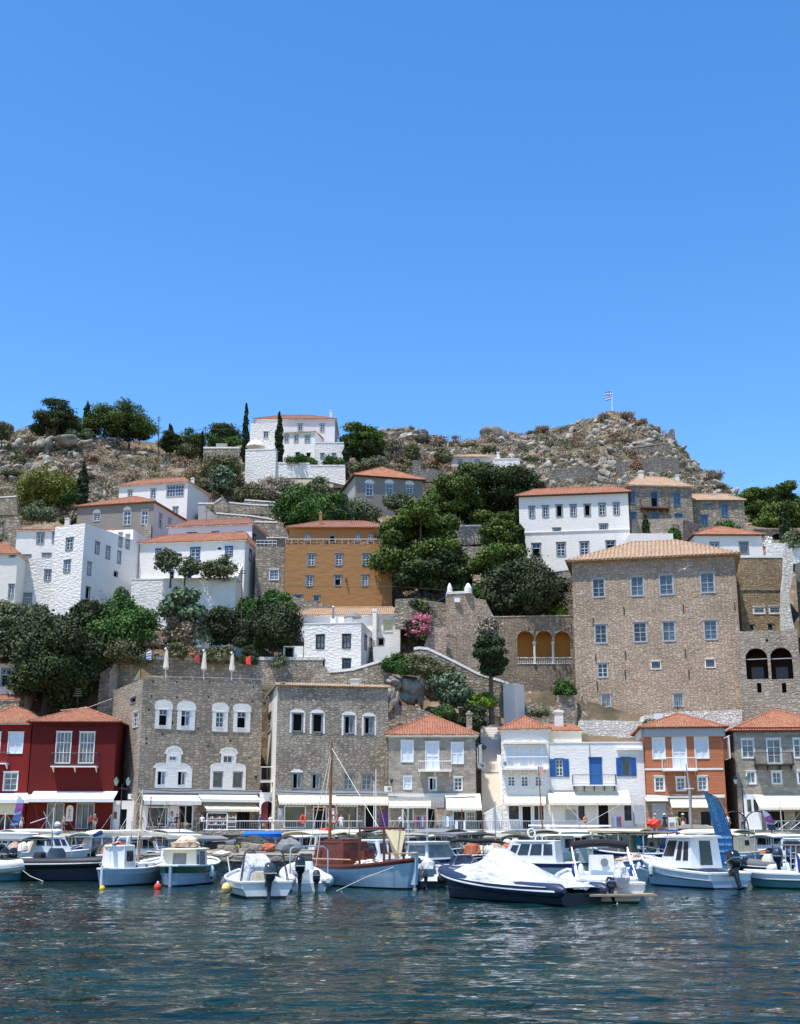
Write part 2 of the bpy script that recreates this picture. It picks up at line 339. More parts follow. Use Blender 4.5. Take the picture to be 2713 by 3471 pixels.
def tagit(o, label=None, cat=None, group=None, kind=None):
    if label: o['label'] = label
    if cat: o['category'] = cat
    if group: o['group'] = group
    if kind: o['kind'] = kind
    return o
def solo(name, mb, label, cat, group=None, kind=None, smooth=False, loc=None):
    if loc is None:
        a = np.array(mb.v); loc = ((a[:, 0].min() + a[:, 0].max()) / 2, (a[:, 1].min() + a[:, 1].max()) / 2, a[:, 2].min())
    o = mb.build(name, None, loc, smooth); o.location = loc
    return tagit(o, label, cat, group, kind)
def fastmesh(name, verts, faces4, mats, midx=None, smooth=False):
    me = bpy.data.meshes.new(name); nv, nf, k = len(verts), len(faces4), faces4.shape[1]
    me.vertices.add(nv); me.vertices.foreach_set('co', np.asarray(verts, np.float32).ravel())
    me.loops.add(nf * k); me.loops.foreach_set('vertex_index', faces4.astype(np.int32).ravel())
    me.polygons.add(nf); me.polygons.foreach_set('loop_start', np.arange(0, nf * k, k, dtype=np.int32))
    try: me.polygons.foreach_set('loop_total', np.full(nf, k, dtype=np.int32))
    except Exception: pass
    for m in mats: me.materials.append(M(m))
    if midx is not None: me.polygons.foreach_set('material_index', midx)
    if smooth: me.polygons.foreach_set('use_smooth', np.ones(nf, bool))
    me.update(calc_edges=True); return me
from mathutils import noise as MN
# ---------------- terrain ----------------
ROWS = [  # depth, [(px, py of the ground at that depth)]
 (137, [(-700, 2817), (3500, 2817)]), (141, [(-700, 2720), (370, 2720), (390, 2817), (955, 2817), (975, 2720), (1600, 2700), (3500, 2700)]),
 (144, [(-700, 2600), (380, 2640), (400, 2790), (940, 2790), (965, 2600), (1340, 2560), (1600, 2600), (1950, 2530), (3500, 2540)]),
 (149, [(-700, 2330), (0, 2400), (230, 2420), (400, 2335), (1100, 2330), (1330, 2340), (1420, 2440), (1600, 2450), (1940, 2465), (2000, 2480), (3500, 2480)]),
 (157, [(-700, 2140), (0, 2230), (400, 2200), (800, 2220), (1200, 2170), (1400, 2240), (1600, 2330), (2000, 2200), (2713, 2200), (3500, 2200)]),
 (166, [(-700, 2020), (0, 2090), (400, 2085), (800, 2085), (960, 2040), (1200, 2075), (1400, 2060), (1600, 2060), (2000, 2040), (2713, 2000), (3500, 1980)]),
 (180, [(-700, 1850), (0, 1930), (400, 1930), (800, 1900), (1200, 1870), (1600, 1960), (1800, 1950), (2000, 1940), (2400, 1900), (2713, 1860), (3500, 1850)]),
 (200, [(-700, 1750), (0, 1790), (400, 1780), (800, 1775), (1200, 1740), (1600, 1790), (2000, 1800), (2400, 1800), (2713, 1800), (3500, 1800)]),
 (222, [(-700, 1630), (0, 1670), (400, 1680), (700, 1650), (830, 1620), (1170, 1640), (1400, 1650), (1600, 1680), (1850, 1660), (2100, 1650), (2300, 1650), (2450, 1700), (2713, 1780), (3500, 1800)]),
 (250, [(-700, 1540), (0, 1560), (400, 1580), (700, 1560), (1150, 1560), (1400, 1560), (1600, 1580), (1850, 1590), (2076, 1580), (2300, 1590), (2450, 1680), (2600, 1760), (3500, 1790)]),
 (275, [(-700, 1480), (0, 1492), (100, 1470), (250, 1478), (500, 1508), (700, 1530), (1000, 1520), (1160, 1510), (1300, 1482), (1400, 1468), (1500, 1490), (1560, 1490), (1650, 1485), (1760, 1510), (1900, 1520), (2076, 1500), (2200, 1510), (2310, 1540), (2430, 1645), (2560, 1745), (3500, 1790)]),
 (310, [(-700, 1520), (0, 1530), (400, 1550), (1000, 1560), (1300, 1530), (1550, 1520), (1700, 1488), (1790, 1482), (1850, 1470), (1960, 1440), (2040, 1418), (2076, 1406), (2110, 1412), (2200, 1440), (2270, 1480), (2330, 1530), (2400, 1596), (2480, 1668), (2540, 1720), (2713, 1770), (3500, 1800)]),
 (345, [(-700, 1680), (1500, 1680), (2076, 1560), (2500, 1760), (3500, 1850)]), (420, [(-700, 1950), (3500, 1950)])]
RY = [r[0] for r in ROWS]
def gz0(X, Y):
    px = CX + X / Y * F * (math.cos(PT) - (CY - 1900) / F * math.sin(PT))
    zs = []
    i = max(0, min(len(RY) - 2, int(np.searchsorted(RY, Y)) - 1))
    for k in (i, i + 1):
        py = np.interp(px, *zip(*ROWS[k][1])); zs.append(CZ + ray(px, py)[1] * RY[k])
    t = min(1, max(0, (Y - RY[i]) / (RY[i + 1] - RY[i]))); return zs[0] + (zs[1] - zs[0]) * t
def gz(X, Y):
    a = min(1, max(0, (Y - 141) / 20)); b = min(1, max(0, (Y - 200) / 60))
    n = MN.fractal(V3((X * .06, Y * .06, 3.3)), .9, 2.1, 5) * (1.0 + 1.6 * b) + abs(MN.noise(V3((X * .35, Y * .35, 9)))) * (.5 + .9 * b)
    return gz0(X, Y) + a * n
def G(px, Y): x = XY(px, Y, 2000); return V3((x, Y, gz(x, Y)))
def make_terrain():
    xs = np.concatenate([np.arange(-190, -115, 5), np.arange(-115, 116, 1.15), np.arange(120, 195, 5)]); ys = np.concatenate([np.arange(137, 320, 1.2), np.arange(322, 421, 5)])
    v = np.array([(x, y, gz(x, y) if y > 137.1 else 2.3) for y in ys for x in xs]); nx, ny = len(xs), len(ys)
    i = np.arange(nx * ny).reshape(ny, nx); f = np.stack([i[:-1, :-1], i[:-1, 1:], i[1:, 1:], i[1:, :-1]], -1).reshape(-1, 4)
    me = fastmesh('hillside', v, f, ['hill']); o = bpy.data.objects.new('hillside', me); COL.objects.link(o)
    tagit(o, 'dry rocky hillside rising behind the harbour houses', 'hillside', kind='structure')
make_terrain()
def make_water():
    ys = [-30.0, -5, 8]; y = 12.0
    while y < 75: ys.append(y); y += .075 + (y - 12) * .005
    ys += [75 + k * 3 for k in range(1, 22)]
    xs = list(np.arange(-200, -24, 8)) + list(np.arange(-24, 24.01, .12)) + list(np.arange(32, 201, 8))
    Xg, Yg = np.meshgrid(xs, ys); Z = np.zeros_like(Xg); r = np.random.default_rng(3)
    for k in range(56):
        lam = .36 * (1.08 ** k) if k < 30 else r.uniform(.4, 1.5); th = r.normal(R(88), R(22)); kx, ky = math.cos(th) * 2 * math.pi / lam, math.sin(th) * 2 * math.pi / lam
        Z += .003 * lam ** .7 * np.sin(kx * Xg + ky * Yg + r.uniform(0, 6.28))
    fade = np.clip((75 - Yg) / 30, 0, 1) * np.clip((24 - abs(Xg)) / 3, 0, 1) * np.clip((Yg - 8) / 4, 0, 1); Z *= fade * .9
    v = np.stack([Xg, Yg, Z], -1).reshape(-1, 3); ny, nx = Xg.shape; i = np.arange(nx * ny).reshape(ny, nx)
    f = np.stack([i[:-1, :-1], i[:-1, 1:], i[1:, 1:], i[1:, :-1]], -1).reshape(-1, 4)
    me = fastmesh('water', v, f, ['water'], smooth=True); o = bpy.data.objects.new('water', me); COL.objects.link(o)
    tagit(o, 'dark teal rippled harbour water', 'water', kind='structure')
make_water()
m = MB(); m.obox((-200, 126.4, -2), (400, 0, 0), (0, 13, 0), (0, 0, 4.45), 'paving'); m.obox((-200, 126, -2), (400, 0, 0), (0, .38, 0), (0, 0, 4.09), STR); m.obox((-200, 125.7, 2.1), (400, 0, 0), (0, .9, 0), (0, 0, .42), STO); solo('quay_street', m, 'stone paved quayside street in front of the shops', 'street', kind='structure')  # front wall takes a darker stone, shade put into its colour
m = MB(); m.obox((-14.5, 72, -2), (9.5, 0, 0), (0, 18, 0), (0, 0, 2.85), STR); m.obox((-14.7, 71.8, .85), (9.9, 0, 0), (0, 18.2, 0), (0, 0, .35), STO); m.obox((-16, 90.01, -2), (4.6, 0, 0), (0, 35.7, 0), (0, 0, 3.19), STO); solo('mole', m, 'low stone mole with pale slab edge reaching out between the moored boats', 'quay', kind='structure')
m = MB(); m.obox((-200, -40, -14), (400, 0, 0), (0, 180, 0), (0, 0, .5), 'hill'); solo('seabed', m, 'dark sea floor below the harbour', 'seabed', kind='structure')
# ---------------- rocks ----------------
def ico():
    bm = __import__('bmesh').new(); __import__('bmesh').ops.create_icosphere(bm, subdivisions=2, radius=1)
    v = np.array([x.co[:] for x in bm.verts]); f = np.array([[q.index for q in p.verts] for p in bm.faces]); bm.free(); return v, f
IV, IF = ico()
def rockshape(seed):
    r = np.random.default_rng(seed); v = IV.copy()
    for _ in range(13):                                 # planar cuts give angular blocks
        d = r.normal(size=3); d /= np.linalg.norm(d); t = r.uniform(.34, .66); s_ = v @ d; k = s_ > t; v[k] -= np.outer(s_[k] - t, d)
    return v * 1.35 * r.uniform(.7, 1.3, 3)
RS = [rockshape(k) for k in range(14)]
ZONES = [  # px range, depth range, density, size range
 (1640, 2520, 235, 309, 2300, (.35, 1.2)), (2050, 2560, 222, 300, 800, (.4, 1.6)), (1290, 1720, 250, 282, 620, (.3, 1.15)), (-200, 290, 235, 276, 560, (.4, 1.6)), (-100, 700, 205, 262, 620, (.3, 1.15)), (1560, 2100, 205, 250, 260, (.4, 1.3)), (750, 1250, 200, 222, 100, (.4, 1.1)), (1340, 1640, 143, 160, 90, (.5, 1.3)), (200, 1000, 150, 175, 90, (.4, 1.0)), (1250, 1680, 165, 195, 120, (.4, 1.2))]
rr = random.Random(11); rocks = []
for a, b, y0, y1, n, (s0, s1) in ZONES:
    for _ in range(n):
        Y = rr.uniform(y0, y1); px = rr.uniform(a, b); p = G(px, Y); s = s0 + (s1 - s0) * rr.random() ** 3.6
        if MN.noise(p * .05) < -.12 and rr.random() < .75: continue
        rocks.append((s, p, rr.randrange(14), [rr.uniform(0, 6.28) for _ in '123'], [rr.uniform(.7, 1.4), rr.uniform(.7, 1.2), rr.uniform(.5, .95)]))
rocks.sort(key=lambda r: -r[0] / r[1].y)
from mathutils import Euler
RM = []
for k in range(14):
    me = fastmesh('boulder', RS[k], IF, ['rock']); RM.append(me)
def rock_label(p):
    px = CX + p.x / p.y * F
    if px < 700: return 'pale grey boulder on the scrubby ridge at the left of the hill'
    if p.y < 200: return 'grey rock on the terraced slope between the houses'
    if px < 1300: return 'pale rock on the slope below the hilltop white house'
    if px < 1720: return 'grey boulder on the saddle of the ridge behind the low white house'
    if p.x / p.y < .205: return 'pale grey boulder on the slope left of the hilltop ruins'
    return 'pale grey boulder on the steep right flank of the flagpole hill'
for s, p, k, e, sc in rocks[:240]:
    o = bpy.data.objects.new('boulder', RM[k]); COL.objects.link(o); o.location = p + V3((0, 0, s * .25)); o.rotation_euler = (e[0] * .15, e[1] * .15, e[2]); o.scale = [s * q for q in sc]
    tagit(o, rock_label(p), 'boulder', 'boulders strewn over the hillside')
vs, fs, off = [], [], 0
for s, p, k, e, sc in rocks[240:]:
    mt = np.array(Euler((e[0] * .15, e[1] * .15, e[2])).to_matrix()); v = (RS[k] * np.array(sc) * s) @ mt.T + np.array(p) + (0, 0, s * .22); vs.append(v); fs.append(IF + off); off += len(v)
me = fastmesh('rubble', np.concatenate(vs), np.concatenate(fs), ['rock']); o = bpy.data.objects.new('rubble', me); COL.objects.link(o); tagit(o, 'loose stones strewn over the dry hillside', 'rubble', kind='stuff')
def crag(name, x0, y0, x1, y1, Y, label, seed, n=5, mat='rock'):
    a, b = W(x0, y1, Y), W(x1, y0, Y); w_, h = b.x - a.x, b.z - a.z; r = random.Random(seed); VV, FF, o_ = [], [], 0
    for i in range(n):
        q = RS[r.randrange(14)] * np.array((w_ * r.uniform(.3, .5), w_ * .4, h * r.uniform(.4, .62))); mt = np.array(Euler((r.uniform(-.3, .3), r.uniform(-.4, .4), r.uniform(0, 6))).to_matrix())
        c = np.array((a.x + w_ * (.25 + .5 * (i / max(1, n - 1))), Y + r.uniform(0, 1.5), a.z + h * r.uniform(.35, .55))); VV.append(q @ mt.T + c); FF.append(IF + o_); o_ += len(q)
    V_ = np.concatenate(VV); L = np.array((V_[:, 0].mean(), V_[:, 1].mean(), V_[:, 2].min()))
    me = fastmesh(name, V_ - L, np.concatenate(FF), [mat]); ob = bpy.data.objects.new(name, me); COL.objects.link(ob); ob.location = L; return tagit(ob, label, 'rock')
crag('rock_outcrop', 115, 1464, 180, 1535, 252, 'tall fissured grey rock outcrop under the leftmost ridge pine', 1)
crag('rock_outcrop', 178, 1472, 262, 1520, 254, 'pale flat topped rock outcrop right of the fissured one on the left ridge', 2)
crag('rock_outcrop', 262, 1486, 320, 1512, 250, 'low pale slab of rock below the umbrella pine', 3, 3)
crag('rock_outcrop', 42, 1490, 92, 1525, 248, 'white faced rock outcrop at the left edge of the ridge', 4, 3)
crag('rock_outcrop', 1352, 1470, 1450, 1500, 268, 'dark jagged rocks on the ridge right of the hilltop pine', 5)
crag('rock_outcrop', 1633, 1443, 1705, 1500, 285, 'rounded dark rock knob standing on the ridge line', 6, 3, STR)
crag('rock_outcrop', 1668, 1480, 1716, 1515, 276, 'pale split boulder beneath the dark rock knob', 7, 3)
crag('rock_outcrop', 1362, 2270, 1448, 2390, 146, 'big grey fissured crag behind the grey house with the orange roof', 8, 6)
crag('rock_outcrop', 1318, 2290, 1362, 2330, 145, 'pale rounded rocks above the roof end of the patched stone house', 9, 4)
crag('rock_outcrop', 1318, 2330, 1345, 2440, 143, 'pale rock face beside the patched stone house', 10, 4)
crag('rock_outcrop', 2055, 1402, 2100, 1420, 309, 'dark rock cap under the flagpole on the summit', 14, 3)
# ---------------- foliage ----------------
def leaves(clumps, n, size, up=.25, dens=None, shape=1.0, seed=0):
    r = np.random.default_rng(seed); vol = np.array([c[1] * c[2] * c[3] for c in clumps]) ** .67; vol /= vol.sum(); idx = r.choice(len(clumps), n, p=vol)
    C = np.array([c[0] for c in clumps])[idx]; Rr = np.array([c[1:4] for c in clumps])[idx]
    d = r.normal(size=(n, 3)); d /= np.linalg.norm(d, axis=1)[:, None]; rad = r.uniform(0, 1, n) ** .3; wob = 1 + .16 * r.normal(size=n)
    P = C + d * Rr * (rad * wob)[:, None] * 1.12
    nn = d * .7 + r.normal(size=(n, 3)) * .6 + np.array((0, 0, up)); nn /= np.linalg.norm(nn, axis=1)[:, None]
    t = np.cross(nn, r.normal(size=(n, 3))); t /= np.linalg.norm(t, axis=1)[:, None]; b = np.cross(nn, t)
    s = size * r.uniform(.55, 1.35, n)[:, None]; t, b = t * s, b * s * shape
    v = np.stack([P - t * .9 - b * .3, P - b * .8 + t * .3, P + t + b * .25, P + b * .9 - t * .2], 1).reshape(-1, 3)
    return v, np.arange(n * 4).reshape(-1, 4)
def leafobj(name, v, f, mat, loc, parent=None):
    me = fastmesh(name, v - np.array(loc), f, [mat]); o = bpy.data.objects.new(name, me); COL.objects.link(o)
    if parent: o.parent = parent
    else: o.location = loc
    return o
tseed = [0]
def tree(kind, x0, y0, x1, y1, Y, label, base=None, trunk=None, lean=0, mat=None, n=None, group=None, cat='tree', size=None, name=None, noground=False):
    """crown box in photo pixels at depth Y; base: py of the trunk foot"""
    tseed[0] += 1; sd = tseed[0] * 17; r = random.Random(sd)
    a, b = W(x0, y1, Y), W(x1, y0, Y); cx, wd, ht = (a.x + b.x) / 2, b.x - a.x, b.z - a.z; zb = a.z
    g = W((x0 + x1) / 2, base, Y).z if base else zb; g = g if noground else min(g, zb)
    cl = []
    if kind == 'cypress':
        k = max(9, int(ht / (wd * .42)))
        for i in range(k):
            t = (i + .5) / k; w2 = wd / 2 * (min(1, t * 6 + .5) * (1 - t ** 2.2) ** .8 + .06); cl.append(((cx + r.uniform(-.15, .15) * wd, Y + r.uniform(-.15, .15) * wd, zb + ht * t), w2 * r.uniform(.8, 1.05), w2, ht / k * 1.15))
        n = n or int(900 + ht * wd * 26); size = size or .28; mat = mat or 'cypress'
    elif kind == 'pine':
        k = int(24 + wd * ht * .22)
        for i in range(k):
            u = r.uniform(-1, 1); vtop = (1 - abs(u) ** 2.6) ** .6; v = r.random() ** .7 * vtop; v = .12 + .88 * v; dy = r.uniform(-1, 1) * .5 * math.sqrt(1 - u * u * .9)
            q = wd * r.uniform(.06, .12) + .55; cl.append(((cx + u * (wd / 2 - q * .35), Y + dy * wd * .8, zb + (ht - q * .3) * v), q * r.uniform(.85, 1.35), q, q * r.uniform(.4, .7)))
        n = n or int(3000 + wd * ht * 60); size = size or .24; mat = mat or 'pine'
    elif kind == 'column':
        for i in range(26):
            t = r.random(); w2 = wd / 2 * math.sin(math.pi * min(.93, max(.12, t * .85 + .12))) ** .6; cl.append(((cx + r.uniform(-1, 1) * w2 * .6, Y + r.uniform(-1, 1) * w2 * .6, zb + ht * (.06 + .9 * t)), w2 * .5, w2 * .5, ht * .1))
        n = n or int(2500 + wd * ht * 40); size = size or .2; mat = mat or 'cypress'
    else:                                              # round or bush
        k = int(22 + wd * ht * (.4 if kind == 'round' else .6))
        for i in range(min(k, 120)):
            q_ = V3((r.gauss(0, 1), r.gauss(0, 1), r.gauss(0, 1))).normalized() * r.random() ** .33; q = (wd + ht) * r.choice((.035, .05, .07, .09, .12)) + .12
            zc = zb + ht * (.5 + q_.z * .5 * .82) if kind == 'round' else zb + ht * (.12 + abs(q_.z) * .75)
            cl.append(((cx + q_.x * (wd / 2 - q * .35), Y + q_.y * wd * .42, zc), q * r.uniform(.8, 1.35), q, q * r.uniform(.6, .9)))
        n = n or int(1600 + wd * ht * 90); size = size or .2; mat = mat or 'olive'
    n = int(min(n * 1.9, 44000)); size *= .72; v, f = leaves([(c[0], c[1], c[2], c[3]) for c in cl], n, size, seed=sd)
    loc = (cx, Y, g)
    nm = name or {'cypress': 'cypress_tree', 'pine': 'pine_tree', 'column': 'cypress_tree', 'round': 'leafy_tree', 'bush': 'bush'}[kind]
    if kind == 'bush' and not trunk:
        o = leafobj(nm, v, f, mat, (cx, Y, zb)); tagit(o, label, cat if cat != 'tree' else 'bush', group); return o
    t = T(nm, label, cat, loc, group=group); o = leafobj('crown', v, f, mat, loc, t.o)
    m = MB(); tr = trunk or max(.09, min(.5, wd * .03)); gd = g - 1.2; top = V3((cx + lean * .3, Y, zb + ht * (.35 if kind != 'cypress' else .8)))
    pts = [V3((cx + lean, Y, gd)), V3((cx + lean * .9, Y + .1, g + (zb - g) * .5 + .3)), V3((cx + lean * .6, Y, zb + ht * .12)), top]
    m.tube(pts, [tr * 1.3, tr, tr * .8, tr * .35], 'bark', 7)
    if kind != 'cypress':
        for i in range(6 if kind != 'bush' else 3):
            c = cl[r.randrange(len(cl))][0]; s_ = pts[2].lerp(top, r.random() * .6); m.tube([s_, s_.lerp(V3(c), .5) + V3((0, 0, -.1 * ht * r.random())), V3(c)], [tr * .5, tr * .35, tr * .12], 'bark', 5)
    t.part('trunk', m); return t.o
def blob_clumps(box, Y, k, seed, flat=.8, qs=(.5, 1.2), dy=2):
    r = random.Random(seed); a, b = W(box[0], box[3], Y), W(box[2], box[1], Y)
    return [((r.uniform(a.x, b.x), Y + r.uniform(-dy, dy), r.uniform(a.z, b.z)),) + (lambda q: (q, q, q * flat))(r.uniform(*qs)) for _ in range(k)]
# scattered dry scrub: ground cover as one mass, the larger bushes as things
def scrub():
    r = random.Random(5); big = []; cl = {'dry': [], 'dry_grey': [], SCG: [], 'dry_red': []}
    for a, b, y0, y1, n in [(-200, 720, 200, 274, 1500), (650, 1300, 195, 268, 420), (1280, 1720, 205, 278, 800), (1600, 2540, 205, 308, 2100), (300, 1000, 165, 200, 130), (1550, 2050, 150, 200, 60), (-100, 1300, 146, 166, 150)]:
        for _ in range(n):
            Y = r.uniform(y0, y1); px = r.uniform(a, b); p = G(px, Y); s = r.uniform(.3, .95) * (1.15 if Y > 200 else .7); k = r.choices(list(cl), [4, 4.5, 3.6, .9])[0]
            cl[k].append(((p.x, p.y, p.z + s * .35), s * 1.25, s * 1.25, s * .75))
    for i, (k, c) in enumerate(cl.items()):
        v, f = leaves(c, len(c) * 60, .2, seed=900 + i, shape=.45); o = leafobj('scrub', v, f, k, (0, 250, 60))
        tagit(o, dict(dry='brown dry scrub covering the hillside', dry_grey='grey dry thorn scrub covering the hillside', scrub_green='dull green scrub covering the hillside', dry_red='reddish dry scrub covering the hillside')[k], 'scrub', kind='stuff')
    pro = []
    for i, k in enumerate(['dry', 'dry_grey', 'dry_red', SCG]):
        c = [((r.uniform(-.5, .5), r.uniform(-.5, .5), r.uniform(.2, .8)), .45, .45, .35) for _ in range(9)]
        v, f = leaves(c, 1100, .11, seed=950 + i, shape=.45); pro.append(fastmesh('bush', v, f, [k]))
    def where(px, Y):
        if px < 420: return 'on the left hillside under the ridge pines'
        if px < 800: return 'on the slope left of the hilltop white house'
        if px < 1320: return 'on the slope around the hilltop white house walls'
        if px < 1700: return 'on the ridge saddle behind the low white house'
        return 'high on the flagpole hill' if Y > 285 else 'among the boulders below the flagpole'
    kn = ['brown dry', 'grey thorny', 'rusty red dry', 'dull green']
    for a, b, y0, y1, n in [(0, 420, 215, 272, 26), (420, 800, 205, 262, 22), (800, 1320, 205, 218, 14), (1300, 1700, 225, 272, 22), (1650, 2500, 240, 309, 60)]:
        for _ in range(n):
            Y = r.uniform(y0, y1); px = r.uniform(a, b); p = G(px, Y); k = r.choices(range(4), [4, 4, 1.6, 2])[0]; s = r.uniform(1.2, 2.3)
            o = bpy.data.objects.new('bush', pro[k]); COL.objects.link(o); o.location = p; o.scale = (s * 1.2, s * 1.2, s); o.rotation_euler = (0, 0, r.uniform(0, 6))
            tagit(o, f'{kn[k]} bush {where(px, Y)}', 'bush', f'{kn[k]} bushes on the hillside')
    # silhouetted bushes standing on the skyline
    for (x, y, w_) in [(1378, 1458, 22), (1397, 1452, 24), (1430, 1460, 20), (1546, 1480, 22), (1734, 1478, 26), (1790, 1482, 20), (1908, 1452, 34), (2000, 1432, 30), (2176, 1434, 36), (2212, 1450, 30), (2260, 1478, 30), (2150, 1425, 26)]:
        Y = 276 if x < 1700 else 308; p = W(x, y, Y); s = w_ / F * Y * .8; o = bpy.data.objects.new('bush', pro[1 if x != 2176 else 3]); COL.objects.link(o); o.location = p - V3((0, 0, s * .5)); o.scale = (s, s, s * .9); o.rotation_euler = (0, 0, x)
        tagit(o, 'leafless grey bush outlined against the sky on the ridge', 'bush', 'bushes on the skyline')
scrub()
# ---------------- buildings ----------------
CAMP = V3((0, 0, CZ)); UP = V3((0, 0, 1))
class Face:
    def __init__(s, O, U, N, L, Hh): s.O, s.U, s.N, s.L, s.H = V3(O), V3(U), V3(N), L, Hh; s.holes = []
    def hit(s, px, py):
        a, b = ray(px, py); d = V3((a, 1, b)); t = (s.O - CAMP).dot(s.N) / d.dot(s.N); p = CAMP + d * t - s.O; return p.dot(s.U), p.z
    def rect(s, x0, y0, x1, y1):
        xc, yc = (x0 + x1) / 2, (y0 + y1) / 2
        return s.hit(x0, yc)[0], s.hit(xc, y1)[1], s.hit(x1, yc)[0], s.hit(xc, y0)[1]
    def P(s, u, w, d=0): return s.O + s.U * u + UP * w + s.N * d
    def panel(s, mb, u0, w0, u1, w1, d0, d1, m):       # slab between depths d0 < d1 along the outward normal
        mb.obox(s.P(u0, w0, d0), s.U * (u1 - u0), UP * (w1 - w0), s.N * (d1 - d0), m)
    def wall(s, mb, m, rev=.22, w0=0):
        us = sorted({0.0, s.L} | {round(x, 4) for h in s.holes for x in (h[0], h[2])}); ws = sorted({w0, s.H} | {round(x, 4) for h in s.holes for x in (h[1], h[3])})
        us = [u for u in us if 0 <= u <= s.L]; ws = [x for x in ws if w0 <= x <= s.H]
        for i in range(len(us) - 1):
            for j in range(len(ws) - 1):
                a, b = (us[i] + us[i + 1]) / 2, (ws[j] + ws[j + 1]) / 2
                if any(h[0] < a < h[2] and h[1] < b < h[3] for h in s.holes): continue
                mb.poly([s.P(us[i], ws[j]), s.P(us[i + 1], ws[j]), s.P(us[i + 1], ws[j + 1]), s.P(us[i], ws[j + 1])], m)
        for (a, b, c, d) in s.holes:
            q = [(a, b), (c, b), (c, d), (a, d)]
            for k in range(4):
                p0, p1 = q[k], q[(k + 1) % 4]; mb.poly([s.P(*p0), s.P(*p0, -rev), s.P(*p1, -rev), s.P(*p1)], m)
def tile_plane(mb, pts, m, sp=.27, amp=.06, drop=.05):
    a, b = V3(pts[0]), V3(pts[1]); e = (b - a); L = e.length; e = e / L; n = e.cross(V3(pts[2]) - a).normalized(); s = n.cross(e); P2 = [((V3(p) - a).dot(e), (V3(p) - a).dot(s)) for p in pts]
    def vr(u):
        vv = []
        for i in range(len(P2)):
            (u0, v0), (u1, v1) = P2[i], P2[(i + 1) % len(P2)]
            if abs(u1 - u0) < 1e-6: continue
            if min(u0, u1) - 1e-6 <= u <= max(u0, u1) + 1e-6: vv.append(v0 + (v1 - v0) * (u - u0) / (u1 - u0))
        return (min(vv), max(vv)) if vv else (0, 0)
    lo, hi = min(p[0] for p in P2), max(p[0] for p in P2); amp = amp * sp / .27; k = max(1, int((hi - lo) / sp)); prof = [(0, -.3), (.2, .8), (.5, 1.2), (.8, .8)]; us = [(lo + (hi - lo) * (i + f) / k, h * amp) for i in range(k) for f, h in prof] + [(hi, 0)]
    vs = []; jj = random.Random(k)
    for i, (u, h) in enumerate(us):
        if i % 4 == 0: jt = jj.uniform(-.02, .03)
        v0, v1 = vr(min(hi, max(lo, u))); vs += [a + e * u + s * (v0 - (jt if v0 < .01 else 0)) - n * .05, a + e * u + s * (v0 - (jt if v0 < .01 else 0)) + n * h, a + e * u + s * v1 + n * h]
    o = []
    for i in range(len(us) - 1):
        j = i * 3; o += [(j, j + 3, j + 4, j + 1), (j + 1, j + 4, j + 5, j + 2)]
    mb.add(vs, o, m)
